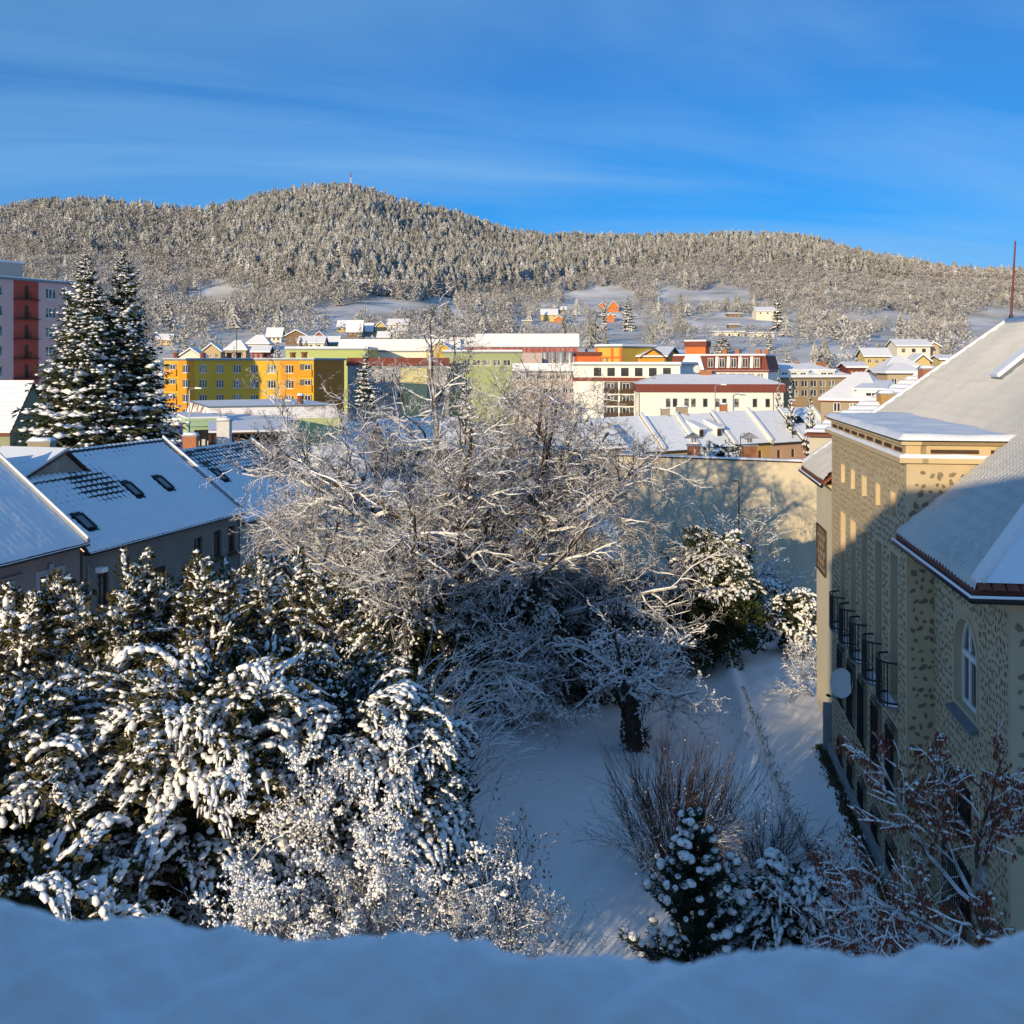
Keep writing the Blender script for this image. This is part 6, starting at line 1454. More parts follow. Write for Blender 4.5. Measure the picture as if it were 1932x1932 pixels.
def tree_parts(root, out, bark, snow=True, kt=7, kl=5, kw=3, blob=.0, blobr=(.03, .06), add=.012, snowkeep=.9, twigmat=None, split=1, smat=None, snowmax=9):
    lo = [b for b in out if b[0] < split]; hi = [b for b in out if b[0] >= split]; mid = [b for b in hi if b[0] == split]; fine = [b for b in hi if b[0] > split]
    if lo: np_mesh('trunk', *tubes(lo, kt), bark, root, True)
    ms = []
    if mid: ms.append(tubes(mid, kl))
    if fine: ms.append(tubes(fine, kw))
    if ms: np_mesh('branches', *merge(*ms), twigmat or bark, root, True)
    if snow:
        ss = [snow_tubes([b for b in (hi or out) if b[0] <= snowmax], 3, add, keep=snowkeep)]
        if blob:
            P = []
            for b in fine or hi:
                for p in b[1][1:]:
                    if random.random() < blob: P.append((p.x, p.y, p.z + .015))
            if P: ss.append(blobs(P, rng.uniform(blobr[0], blobr[1], len(P)), 0, len(P)))
        np_mesh('snow', *merge(*ss), smat or SNOW, root, True, kind='stuff')
NEEDLE = mat('needle_green', (.020, .034, .016), (.050, .055, .020), 1.2, .9, contrast=.4)
THUJA = mat('thuja_green', (.034, .042, .018), (.10, .082, .030), 1.0, .9, contrast=.45)
YEWG = mat('yew_green', (.018, .028, .016), (.040, .048, .024), 1.5, .9)
IVYG = mat('ivy_green', (.022, .038, .012), (.060, .075, .018), 1.8, .7, contrast=.4)
PINEG = mat('pine_green', (.022, .040, .026), (.040, .062, .032), 3, .85)
DEADLEAF = mat('rust_leaf', (.26, .080, .042), (.15, .052, .032), 4, .9)
DARKLEAF = mat('withered_leaf', (.055, .038, .030), (.090, .060, .045), 5, .9)

# ---- spruces
def spruce(name, label, x, y, z0, h, r, n_wh, per, seed, cat='tree', group=None, snowy=1.0, lean=0.0, root=None, sub=1, leafn=10):
    random.seed(seed); t = root or thing(name, (x, y, z0), label, cat, group)
    MB().tube([(x, y, z0), (x + lean * .5, y, z0 + h * .5), (x + lean, y, z0 + h)], [r * .07, r * .045, .02], 7).build('trunk', BARK, t)
    LP, LD, LL, LW = [], [], [], []; SP, SS = [], []
    for i in range(n_wh):
        f = i / (n_wh - 1); zb = z0 + h * (.10 + .89 * f); rad = r * (1 - f) ** .78 * (1 + random.uniform(-.16, .16)) + .12
        for q in range(max(4, int(per * (1 - .55 * f)))):
            a = random.uniform(0, 6.283); L = rad * random.uniform(.7, 1.12); d = Vector((math.cos(a), math.sin(a), 0)); b = Vector((x + lean * f, y, zb + random.uniform(-.3, .3) * h / n_wh))
            drop = L * (.42 - .75 * f); m = 5
            for k in range(1, m + 1):
                g = k / m; p = b + d * L * g + Vector((0, 0, -drop * g * g + .10 * L * g ** 3 * 2)); side = Vector((-d.y, d.x, 0)); w = L * (.28 * (1 - g) + .10) + .05
                for s in range(leafn // 2):
                    sd = side * random.choice((-1, 1)) * random.uniform(.5, 1.3) + d * random.uniform(.2, 1.1) + Vector((0, 0, random.uniform(-.65, .05)))
                    LP.append(p + rv() * .04 * L); LD.append(sd); LL.append(w * random.uniform(.8, 1.6)); LW.append(w * random.uniform(.25, .5))
                for _s in range(2 if random.random() < .75 * snowy else 0):
                    o = side * random.uniform(-1, 1) * w + d * random.uniform(-.12, .12) * L; SP.append(p + o + Vector((0, 0, .05 * L))); sz = w * random.uniform(.2, .48); SS.append((sz * 1.3, sz * 1.3, sz * .6))
    np_mesh('needles', *leaves(LP, LD, LL, LW, seed), NEEDLE, t); np_mesh('snow', *blobs(SP, np.array(SS), 0, seed, 1.0, .25), SNOW, t, True, kind='stuff')
    return t
Yt = 85
spruce('spruce_tree', 'left one of the two tall snow laden spruces beside the pink block', pix(160, Yt), Yt, -.5, zpix(466, Yt) + .5, 5.6, 34, 22, 5, group='twin spruces')
spruce('spruce_tree', 'right one of the two tall snow laden spruces beside the yellow flats', pix(232, Yt + 2), Yt + 2, -.5, zpix(459, Yt + 2) + .5, 5.2, 34, 21, 6, group='twin spruces')
def copytree(o, loc, scale, label, group, rotz=0):
    c = o.copy(); col.objects.link(c); c.location = loc; c.scale = scale; c.rotation_euler = (0, 0, rotz); c['label'] = label; c['group'] = group
    for ch in o.children:
        d = ch.copy(); col.objects.link(d); d.parent = c
    return c
proto = spruce('spruce_tree', 'dark blue green spruce behind the right end of the yellow flats', 0, 0, 0, 10, 2.6, 15, 11, 9, group='spruces among the town roofs', leafn=6, snowy=.8)
def put(o, vx, v_top, v_base, Y, wpx=None, z0=None):
    zt_, zb_ = zpix(v_top, Y), (zpix(v_base, Y) if z0 is None else z0); s = (zt_ - zb_) / 10; sx = (wpx / 2 / 1936 * Y / 2.6) if wpx else s
    return (pix(vx, Y), Y, zb_), (sx, sx, s)
loc, sc_ = put(proto, 690, 652, 775, 150, 62); proto.location = loc; proto.scale = sc_
SPR = [(880, 662, 740, 160, 44, 'snowy spruce hidden inside the right half of the walnut crown'), (1470, 688, 745, 170, 24, 'slim snowy spruce right of the long white building'), (1493, 703, 765, 150, 34, 'broad snowy spruce right of the long white building'), (1530, 722, 775, 140, 36, 'low blue spruce before the hipped house'),
 (348, 614, 652, 420, 20, 'neat cone spruce among the far left houses'), (523, 632, 678, 330, 30, 'bushy spruce above the middle of the yellow flats'), (440, 651, 678, 322, 26, 'round spruce behind the roof pots of the yellow flats'), (484, 602, 628, 520, 14, 'small spruce at the wood edge above the white hipped house'), (408, 640, 660, 420, 14, 'small spruce left of the brown hipped house'), (679, 609, 650, 420, 26, 'snowy spruce before the three joined roofs'), (596, 640, 662, 360, 16, 'small spruce above the lime green hall, left'), (614, 645, 664, 360, 14, 'small spruce above the lime green hall, right'),
 (840, 560, 604, 640, 34, 'tall snowy spruce under the meadow, above the walnut top'), (800, 575, 604, 640, 26, 'spruce left of the tall one above the walnut top'), (815, 570, 604, 645, 24, 'dark spruce close behind the tall one above the walnut top'), (252, 560, 600, 560, 26, 'lone snow laden spruce on the left slope'), (318, 545, 590, 560, 28, 'pair-like spruce clump on the left slope'),
 (1186, 553, 588, 640, 34, 'snow heaped pine behind the highest orange cabin'), (1140, 556, 580, 640, 16, 'dark spruce left of the highest orange cabin'), (1364, 624, 670, 420, 46, 'round snowy pine below the snowy field'), (1468, 541, 590, 640, 30, 'tall spruce above the white hillside farmhouse'), (1461, 645, 686, 330, 24, 'spruce behind the maroon mansard, left of two'), (1488, 645, 688, 330, 22, 'spruce behind the maroon mansard, right of two'), (1452, 612, 642, 440, 16, 'slim spruce beside the white flat-roofed house'), (1578, 595, 640, 520, 22, 'spruce on the right slope below the wood'), (1700, 590, 625, 560, 26, 'spruce at the edge of the right meadow'), (1770, 600, 640, 520, 20, 'spruce left of the big tiled roof, on the slope')]
for vx, vt, vb, Y, w, lab in SPR:
    loc, sc_ = put(proto, vx, vt, vb, Y, w); g = gz(loc[0], loc[1])
    if g < loc[2] - .5: loc = (loc[0], loc[1], g); sc_ = (sc_[0], sc_[1], (zpix(vt, Y) - g) / 10)
    copytree(proto, loc, sc_, lab, 'spruces among the town roofs' if Y < 450 else 'spruces on the slope', random.uniform(0, 6))

# ---- the big walnut
random.seed(21)
wx, wy = -2.5, 46.0; wz = gz(wx, wy)
wal = thing('walnut_tree', (wx, wy, wz), 'huge bare walnut tree with snow lined branches in the middle of the garden', 'tree')
spec = [dict(n=4, wig=.06, kids=0, start=.5, ang=(20, 60), lk=(1, 1), taper=.8),
        dict(n=10, wig=.12, up=.01, kids=(11, 13), start=.2, ang=(30, 65), lk=(.26, .44), taper=.28, rk=.6),
        dict(n=6, wig=.22, up=.0, kids=(8, 10), start=.12, ang=(30, 70), lk=(.36, .55), taper=.35, rk=.6),
        dict(n=5, wig=.24, up=-.02, curl=.12, taper=.4, rmin=.010)]
out = []; base = Vector((wx, wy, wz)); grow(out, base, Vector((0, 0, 1)), 3.7, .55, 0, [dict(n=4, wig=.05, taper=.85)])
top = out[0][1][-1]; NL = 29
for k in range(NL):          # limbs fan out evenly into a broad dome
    el = math.asin(min(1, -.02 + 1.0 * ((k + .5) / NL) ** .92)); az = k * 2.39996 + random.uniform(-.2, .2)
    d = Vector((math.cos(az) * math.cos(el) * 1.2, math.sin(az) * math.cos(el) * .85, math.sin(el) + .10)); Lr = 9.0 + abs(d.x) * 1.2 + 2.6 * max(0, math.sin(el)) ** 1.5 + random.uniform(-.8, .8)
    if k in (NL - 1, NL - 4): Lr += 1.3
    grow(out, (top if el > .6 else out[0][1][2 + k % 2]) + rv() * .12, d, Lr, .17 + .08 * math.sin(el), 1, spec)
tree_parts(wal, out, BARK, True, 9, 5, 3, blob=.2, blobr=(.022, .044), add=.012, snowkeep=.92, twigmat=TWIG, split=1)
def spray(seed):
    """a fine twig fan, one unit long"""
    random.seed(seed); o = []
    grow(o, Vector((0, 0, 0)), Vector((0, 0, 1)), 1.0, .0125, 0, [dict(n=6, wig=.18, kids=(6, 7), start=.1, ang=(25, 60), lk=(.35, .6), taper=.5, rk=.8), dict(n=4, wig=.22, kids=(2, 3), start=.15, ang=(25, 60), lk=(.35, .6), taper=.6, rk=.85, rmin=.008), dict(n=3, wig=.25, taper=.6)])
    V_, F_ = tubes(o, 3); return V_, F_
P = []; E_ = []; random.seed(23)
for lv, pts, rad in out:
    if lv >= 2:
        for tpos in ((.5, .98) if lv == 3 else (.6, .99)):
            f = tpos * (len(pts) - 1); i = min(int(f), len(pts) - 2); p = pts[i].lerp(pts[i + 1], f - i); d = (pts[i + 1] - pts[i]).normalized() + rv() * .45 + Vector((0, 0, .05)); P.append(p); E_.append(d.normalized().to_track_quat('Z', 'Y').to_euler())
P = np.array([tuple(p) for p in P]); E_ = np.array([tuple(e) for e in E_]); S_ = np.random.default_rng(2).uniform(.6, 1.1, len(P))
forest('twigs', None, [spray(s) for s in range(7)], TWIG, P, S_, S_, 5, E_, wal)

# ---- ivy clad fruit tree on the lawn
random.seed(33)
ix, iy = 4.85, 40.4; iz = gz(ix, iy); iv = thing('ivy_trunk_tree', (ix, iy, iz), 'low snowy fruit tree with a thick ivy wrapped trunk on the lawn', 'tree')
spec2 = [dict(n=4, wig=.05, taper=.8), dict(n=7, wig=.25, up=-.02, curl=-.12, kids=(8, 10), start=.2, ang=(35, 70), lk=(.35, .55), taper=.4, rk=.6), dict(n=6, wig=.28, curl=-.10, kids=(6, 8), start=.15, ang=(30, 75), lk=(.4, .6), taper=.45, rmin=.012), dict(n=5, wig=.32, curl=.12, taper=.6, rmin=.009)]
out = []; grow(out, Vector((ix, iy, iz - .1)), Vector((-.03, 0, 1)), 3.0, .34, 0, [spec2[0]]); top = out[0][1][-1]
for d, L in [((1, .1, .35), 3.4), ((-1, .2, .3), 3.0), ((.7, -.6, .15), 3.2), ((-.7, -.5, .1), 2.7), ((.3, .8, .7), 3.2), ((-.3, .3, 1), 3.0), ((.5, .2, .9), 3.3), ((.9, -.3, .6), 3.3), ((-.9, .4, .7), 2.6), ((1, .4, .0), 3.4), ((.1, -.9, .3), 2.6)]:
    grow(out, top + Vector((0, 0, random.uniform(-.9, .1))), Vector(d), L, .10, 1, spec2)
tree_parts(iv, out, BARK, True, 8, 5, 3, blob=.5, blobr=(.03, .06), add=.015, twigmat=TWIG)
P = []; D = []
for q in range(650):
    f = random.random() ** .8; a = random.uniform(0, 6.283); pt_ = out[0][1][0].lerp(out[0][1][-1], f); rr_ = .36 + .08 * math.sin(f * 9) + (.12 if f < .12 else 0); P.append(pt_ + Vector((math.cos(a) * rr_, math.sin(a) * rr_, 0))); D.append(Vector((math.cos(a), math.sin(a), random.uniform(-1.2, .1))))
np_mesh('ivy', *leaves(P, D, rng.uniform(.07, .14, len(P)), .10, 3), YEWG, iv)
P = []; D = []
for q in range(150):
    a = random.uniform(0, 6.283); P.append(Vector((ix + math.cos(a) * random.uniform(.2, .45), iy + math.sin(a) * random.uniform(.2, .45), iz + random.uniform(0, .7)))); D.append(Vector((math.cos(a), math.sin(a), random.uniform(.3, 1.5))))
np_mesh('dead_stems', *leaves(P, D, .34, .022, 4), mat('dry_straw', (.16, .11, .06), (.10, .07, .04), 5), iv)

# ---- evergreen masses: plumes of sprays with snow pillows
def evergreen(name, label, cx, cy, h, r, nplume, seed, green, cat='shrub', load=.78, up=.8, tips=(), plen=(.8, 1.5), prad=.26, leafn=62, zfrac=.22, big=.2, face=True, squash=1.0, group=None, lump=.10, z0=None, lean=(0, 0), leaf=(.10, .20), snowtop=0.0, lift=.0):
    """dense evergreen: many small drooping plumes of sprays, each with snow pillows along its upper side"""
    random.seed(seed); z0 = gz(cx, cy) if z0 is None else z0; t = thing(name, (cx, cy, z0), label, cat, group)
    v, f = ICO2; w = v.copy(); r_ = np.random.default_rng(seed); w = w * (1 + r_.uniform(-.2, .2, (len(v), 1)))
    core = w * np.array([r * .42, r * .42 * squash, h * (.38 - .5 * lift)]) + np.array([cx, cy, z0 + h * (.44 + .5 * lift)])
    np_mesh('inner_foliage', core, f, YEWG, t, False)
    MB().tube([(cx, cy, z0 - .1), (cx, cy, z0 + h * .6)], [.16, .06], 6).build('stem', BARK, t)
    LP, LD, LL, LW, SP, SS, BP, BS, BA, BB, BC = [], [], [], [], [], [], [], [], [], [], []
    def plume(b, d, L, rad, droop, heavy, ld):
        n = 7; p = b.copy(); pts = [p.copy()]; dd = d.normalized()
        for i in range(n): dd = dd + Vector((0, 0, -droop * i / n)) + rv() * .07; dd.normalize(); p = p + dd * (L / n); pts.append(p.copy())
        ax = (pts[-1] - pts[0]).normalized(); s1 = ax.cross(Vector((0, 0, 1)))
        s1 = s1.normalized() if s1.length > .05 else Vector((1, 0, 0)); s2 = s1.cross(ax)
        for q in range(int(leafn * L)):
            f_ = random.random() ** .8; i = min(int(f_ * n), n - 1); c = pts[i].lerp(pts[i + 1], f_ * n - i); rr_ = rad * (math.sin(math.pi * min(1, .25 + f_ * .75)) ** .7) * random.random() ** .4; a = random.uniform(0, 6.283); o = s1 * math.cos(a) + s2 * math.sin(a) * .75
            LP.append(c + o * rr_); LD.append(o * .7 + ax * .7 + Vector((0, 0, .15)) + rv() * .3); k_ = random.uniform(*leaf); LL.append(k_); LW.append(k_ * random.uniform(.28, .5))
            if random.random() < ld * .20 and o.z > -.1:
                SP.append(c + o * rr_ * 1.1 + Vector((0, 0, .04))); s = random.uniform(.026, .062) * (1.25 if random.random() < .15 else 1); SS.append((s * random.uniform(.9, 1.7), s * random.uniform(.9, 1.7), s))
        m = max(2, int((6.5 if heavy else 4.5) * L)); lanes = 3 if heavy and rad > .2 else 1 if random.random() < .5 else 2
        for ln in range(lanes):
            off_ = (ln - (lanes - 1) / 2) * .62
            for q in range(m):
                if random.random() > ld * (1.35 if heavy else .95): continue
                f_ = min(.99, .12 + .88 * (q + random.uniform(.2, .8)) / m); i = min(int(f_ * n), n - 1); c = pts[i].lerp(pts[i + 1], f_ * n - i); tg = (pts[i + 1] - pts[i]).normalized(); rr_ = rad * (math.sin(math.pi * min(1, .3 + f_ * .68)) ** .7); sn = s1.cross(tg).normalized(); sn = sn if sn.z > 0 else -sn
                BP.append(c + s1 * (off_ + random.gauss(0, .12)) * rr_ * 1.5 + sn * (rr_ * .45 + .02)); BS.append((L / m * random.uniform(.55, .95), rr_ * random.uniform(.35, .6) * (.8 if lanes > 1 else 1.1), lump * random.uniform(.45, .8) * (1 if heavy else .6))); BA.append(tg); BB.append(s1); BC.append(sn)
    for q in range(int(150 * r * h)):
        d = rv().normalized(); k_ = random.uniform(.6, 1.15); LP.append(Vector((cx + d.x * r * .66 * k_, cy + d.y * r * .66 * squash * k_, z0 + h * (.45 + .45 * lift) + d.z * h * (.43 - .4 * lift) * k_))); LD.append(d + rv() * .6); k_ = random.uniform(*leaf) * 1.5; LL.append(k_); LW.append(k_ * .5)
        if random.random() < .28 * load and d.z > -.3: SP.append(LP[-1] + d * .1); s = random.uniform(.03, .07); SS.append((s * 1.4, s * 1.4, s))
    for (tx, ty, tz, L, rad) in tips:
        dv = Vector((random.uniform(-.15, .15), random.uniform(-.1, .1), 1)); b0 = Vector((tx, ty, tz)) - dv * L
        plume(b0, dv, L, rad * .55, .0, False, load * .8)
        for q in range(int(L * 16)):       # side shoots make the tip a ragged cone
            f_ = random.random() ** 1.2 * .9; a = random.uniform(0, 6.283); d = Vector((math.cos(a), math.sin(a), random.uniform(.5, 1.1))); plume(b0 + dv * L * f_ + d * rad * .2 * (1 - f_), d, (rad * 1.25 * (1 - f_) + .16), .13, .15, random.random() < .15, load)
    for k in range(nplume):
        a = random.uniform(math.pi * .92, math.pi * 2.08) if face and random.random() < .84 else random.uniform(0, 6.283)
        f_ = zfrac + (.97 - zfrac) * random.random() ** .85; zz = z0 + h * f_ * .93; q = (f_ - .38) / .62 if f_ > .38 else (.38 - f_) / .75; rad = r * math.sqrt(max(.04, 1 - min(1, abs(q)) ** 2.2)); d = Vector((math.cos(a), math.sin(a) * squash, 0)); b = Vector((cx + lean[0] * f_, cy + lean[1] * f_, zz)) + d * rad * random.uniform(.45, .85); L = random.uniform(*plen)
        heavy = random.random() < big; dirv = d * (1.1 - .75 * f_ * up) + Vector((0, 0, .15 + up * f_ * 1.0)) + rv() * .22
        ld = load * (1 if not snowtop else (.04 if f_ < snowtop else 1.6)); plume(b, dirv, L, prad * random.uniform(.7, 1.2), (.75 if heavy else .42) * (1.25 - f_ * up), heavy and ld > .1, ld)
    np_mesh('foliage', *leaves(LP, LD, LL, LW, seed), green, t, kind='stuff')
    ms = [blobs(SP, np.array(SS), 0, seed, 1.0)]
    if BP: ms.append(pads(BP, BS, BA, BB, BC, seed + 1))
    np_mesh('snow', *merge(*ms), SNOW, t, True, kind='stuff')
    return t
def tip(vx, vy, Y, L, rad): return (pix(vx, Y), Y, zpix(vy, Y), L, rad)
EV = 'snow laden arborvitae of the left thicket'
evergreen('arborvitae', 'arborvitae at the far left with slanting tips before the mauve house', -10.4, 25.2, 8.4, 3.0, 140, 1, THUJA, tips=[tip(18, 1095, 25, 2.8, .7), tip(106, 1064, 25.4, 3.4, .8), tip(60, 1120, 24.6, 1.8, .75), tip(140, 1100, 25, 1.9, .7)], group=EV, lift=.3, big=.2)
evergreen('arborvitae', 'arborvitae whose tallest pointed tip stands before the dark red door', -8.0, 26.0, 8.5, 2.6, 120, 2, THUJA, tips=[tip(272, 1028, 26, 3.8, .75), tip(245, 1075, 25.4, 2.6, .6), tip(300, 1085, 26, 1.8, .7), tip(225, 1120, 25, 1.6, .7)], group=EV, lift=.3, big=.2)
evergreen('arborvitae', 'arborvitae with a blunt column tip below the grey house windows', -6.4, 26.4, 8.3, 2.4, 110, 3, THUJA, tips=[tip(381, 1040, 26, 3.4, .8), tip(341, 1078, 26.4, 1.8, .5), tip(452, 1056, 26.6, 3.0, .7), tip(420, 1100, 26, 1.7, .7)], group=EV, lift=.3, big=.2)
evergreen('arborvitae', 'arborvitae at the right end of the thicket tips, against the walnut', -4.6, 27.0, 8.4, 2.4, 120, 4, THUJA, tips=[tip(505, 1036, 26.6, 3.2, .75), tip(553, 1040, 27, 3.0, .75), tip(600, 1085, 27, 1.8, .7), tip(640, 1120, 26.6, 1.6, .7)], group=EV, lift=.3, big=.22)
evergreen('arborvitae', 'heavily snowed arborvitae at the left edge, middle height', -11.0, 21.2, 8.6, 3.3, 260, 5, THUJA, group=EV, lift=.3, big=.34, up=.55, lump=.11)
evergreen('arborvitae', 'arborvitae with long drooping snow tongues in the thicket centre', -6.8, 22.8, 9.0, 3.2, 280, 6, THUJA, group=EV, lift=.3, big=.38, up=.5, lump=.115, plen=(.9, 1.8))
evergreen('arborvitae', 'spreading arborvitae whose snowy boughs reach out over the lawn', -3.9, 24.2, 8.0, 2.7, 240, 7, YEWG, group=EV, lift=.3, big=.36, up=.3, plen=(1.0, 1.9), zfrac=.34, lump=.10)
evergreen('arborvitae', 'lowest arborvitae at the left, just above the ledge snow', -8.6, 18.0, 6.9, 2.7, 240, 8, THUJA, group=EV, lift=.3, big=.32, up=.4, lump=.11)

# yews below the walnut, ivy dome by the path, snowy shrub by the ledge
evergreen('yew_bush', 'wide dark yew with drooping snow fringes behind the ivy trunk tree', 3.4, 48.5, 5.4, 3.7, 170, 11, YEWG, load=.5, up=.2, big=.25, prad=.36, plen=(1.1, 2.0), lump=.13, zfrac=.05, leafn=45, leaf=(.16, .3))
evergreen('yew_bush', 'tall dark yew in the shade under the left half of the walnut', -4.6, 45.0, 7.4, 3.5, 170, 12, YEWG, load=.45, up=.4, big=.2, prad=.36, plen=(1.1, 2.0), lump=.14, leafn=45, leaf=(.16, .3))
evergreen('yew_bush', 'dark yew with hanging snow tufts right before the walnut trunk', -.4, 43.6, 6.0, 2.3, 110, 13, YEWG, load=.5, up=.4, big=.3, prad=.32, plen=(1.0, 1.8), lump=.13, zfrac=.25, leafn=45, leaf=(.16, .3))
evergreen('ivy_dome', 'round ivy grown tree with a snowy top beside the path', 10.0, 51.0, 6.7, 2.2, 200, 14, IVYG, cat='tree', load=.62, up=.6, big=.25, prad=.4, plen=(.7, 1.2), leafn=75, zfrac=.06, leaf=(.14, .24), snowtop=.50, lump=.15)
evergreen('snowy_shrub', 'low evergreen shrub buried in snow beside the small pine', 6.75, 24.6, 3.2, 1.3, 90, 15, YEWG, load=.8, up=.5, big=.6, prad=.22, plen=(.5, .9), lump=.12)
evergreen('snowy_shrub', 'low snowy shrub at the path end left of the trellis', 14.3, 52.5, 3.0, 1.4, 70, 16, YEWG, load=.8, up=.5, big=.4, prad=.34, plen=(.8, 1.3), lump=.14, leafn=45, leaf=(.14, .26))
evergreen('snowy_shrub', 'rounded snowy bush beneath the ochre wall, right of the ivy dome', 13.6, 58.5, 2.6, 1.6, 60, 17, YEWG, load=.8, up=.5, big=.4, prad=.36, plen=(.8, 1.3), lump=.15, leafn=45, leaf=(.14, .26))
evergreen('snowy_shrub', 'dark snowy evergreen left of the ivy dome', 7.9, 52.5, 4.6, 1.8, 90, 18, YEWG, load=.55, up=.5, big=.3, prad=.36, plen=(.8, 1.4), lump=.14, leafn=45, leaf=(.14, .26))
evergreen('snowy_shrub', 'snow covered low pine hedge on top of the ochre wall, right part', pix(1355, 74), 74, 3.2, 1.9, 60, 19, PINEG, load=.8, up=.6, big=.4, prad=.3, plen=(.7, 1.1), lump=.16, z0=6.4 - 1.3, leafn=40, leaf=(.14, .26))

# ---- small pine with snowballs
random.seed(44); px_, py_ = pix(1312, 24), 24.0; pz = gz(px_, py_); pn = thing('young_pine', (px_, py_, pz), 'young pine with round snowballs on every branch tip above the ledge', 'tree')
hz_ = zpix(1545, 24) - pz; MB().tube([(px_, py_, pz), (px_ + .02, py_, pz + hz_)], [.07, .015], 6).build('trunk', BARK, pn)
LP, LD, SP, SS, br = [], [], [], [], []
for i in range(15):
    f = i / 14; zb = pz + .25 + (hz_ - .3) * f
    for q in range(9 if f < .85 else 5):
        a = random.uniform(0, 6.283); L = (1.5 * (1 - f) ** .8 + .12) * random.uniform(.65, 1.1); d = Vector((math.cos(a), math.sin(a), .45 + .5 * f)); p0 = Vector((px_, py_, zb)); pts = [p0 + d * L * g + Vector((0, 0, .18 * L * g * g)) for g in (0, .4, .75, 1.0)]; br.append((1, pts, [.02, .016, .012, .01]))
        for g in np.arange(.2, 1.01, .08):
            c = p0 + d * L * g + Vector((0, 0, .18 * L * g * g))
            for _ in range(20): LP.append(c + rv() * .03); LD.append(d.normalized() * .9 + rv() * .6)
        e = pts[-1]; SP.append(e + Vector((0, 0, .05))); SS.append(random.uniform(.065, .125))
        if random.random() < .35: SP.append(pts[2] + Vector((0, 0, .04)) + rv() * .03); SS.append(random.uniform(.06, .11))
np_mesh('branches', *tubes(br, 4), BARK, pn); np_mesh('needles', *leaves(LP, LD, rng.uniform(.12, .21, len(LP)), .028, 8, .1), PINEG, pn); np_mesh('snow', *blobs(SP, SS, 2, 8, .85, .10), SNOW, pn, True, kind='stuff')

# ---- leafless shrubs
def bush(name, label, cx, cy, stems, L, spread, spec, seed, bark, add=.010, blob=.0, blobr=(.02, .04), cat='shrub', keep=.9, z0=None, r0=.025, snow=True, foot=.35, group=None, lean=(0, 0)):
    random.seed(seed); z0 = gz(cx, cy) if z0 is None else z0; t = thing(name, (cx, cy, z0), label, cat, group); o = []
    for k in range(stems):
        a = random.uniform(0, 6.283); s = spread * math.sqrt(random.random()); grow(o, Vector((cx + math.cos(a) * foot * random.random(), cy + math.sin(a) * foot * random.random(), z0)), Vector((math.cos(a) * s + lean[0], math.sin(a) * s + lean[1], 1)), L * random.uniform(.65, 1.1), r0, 0, spec)
    np_mesh('stems', *tubes([b for b in o if b[0] == 0], 4), bark, t, True); fine = [b for b in o if b[0] > 0]
    if fine: np_mesh('twigs', *tubes(fine, 3), bark, t, True)
    if snow:
        ms = [snow_tubes(o, 3, add, keep=keep)]
        if blob:
            P = [(p.x, p.y, p.z + .012) for b in o for p in b[1][1:] if random.random() < blob]; ms.append(blobs(P, rng.uniform(blobr[0], blobr[1], len(P)), 0, seed))
        np_mesh('snow', *merge(*ms), SNOW, t, True, kind='stuff')
    return t, o
def clot_spray(seed, br=(.022, .05), dens=.75, r0=.012):
    """twig fan with snow clots on its forks, one unit long"""
    random.seed(seed); o = []
    grow(o, Vector((0, 0, 0)), Vector((0, 0, 1)), 1.0, r0, 0, [dict(n=6, wig=.2, kids=(7, 9), start=.08, ang=(25, 65), lk=(.3, .55), taper=.5, rk=.8), dict(n=4, wig=.28, kids=(3, 4), start=.15, ang=(25, 65), lk=(.35, .6), taper=.6, rk=.85, rmin=.007), dict(n=2, wig=.3, taper=.6)])
    Pb = [tuple(p + rv() * .01) for b in o for p in b[1][1:] if random.random() < dens]
    t1 = tubes(o, 3); t2 = blobs(Pb, np.random.default_rng(seed).uniform(br[0], br[1], len(Pb)), 0, seed, .95, .2); n1 = len(t1[1]) * 2
    V_, F_ = merge(t1, t2); return V_, F_, np.array([0] * n1 + [1] * (len(F_) - n1), dtype=np.int32)
def clothe(t, o, protos, lo, pos, scale, seed, bias=.15, mats=None):
    random.seed(seed); P = []; E_ = []
    for lv, pts, rad in o:
        if lv >= lo:
            for tpos in pos:
                f = min(.999, tpos + random.uniform(-.1, .1)) * (len(pts) - 1); i = min(int(f), len(pts) - 2); p = pts[i].lerp(pts[i + 1], f - i); d = (pts[i + 1] - pts[i]).normalized() + rv() * .5 + Vector((0, 0, bias)); P.append(tuple(p)); E_.append(tuple(d.normalized().to_track_quat('Z', 'Y').to_euler()))
    S_ = np.random.default_rng(seed).uniform(*scale, len(P)); forest('twig_sprays', None, protos, mats or [TWIG, SNOW], np.array(P), S_, S_, seed, np.array(E_), t)
SB = [dict(n=7, wig=.13, kids=(9, 11), start=.2, ang=(25, 60), lk=(.28, .45), taper=.4, rk=.5, rmin=.007), dict(n=5, wig=.2, up=.04, kids=(5, 6), start=.15, ang=(25, 60), lk=(.4, .6), taper=.5, rmin=.006), dict(n=3, wig=.26, curl=.1, taper=.6)]
SBS = [dict(n=7, wig=.14, kids=(6, 8), start=.25, ang=(25, 55), lk=(.22, .36), taper=.4, rk=.5, rmin=.010), dict(n=4, wig=.22, up=.06, taper=.5)]
CL = [clot_spray(s) for s in range(6)]; CL2 = [clot_spray(s + 20, (.014, .030), .26, .012) for s in range(6)]
t, o = bush('snowy_deciduous_shrub', 'tall twiggy shrub thick with snow clots before the arborvitae thicket', -4.2, 19.8, 24, 6.2, .34, SBS, 51, TWIG, .005, .3, (.025, .05), r0=.026, foot=.8)
clothe(t, o, CL, 1, (.45, .95), (.5, .85), 151)
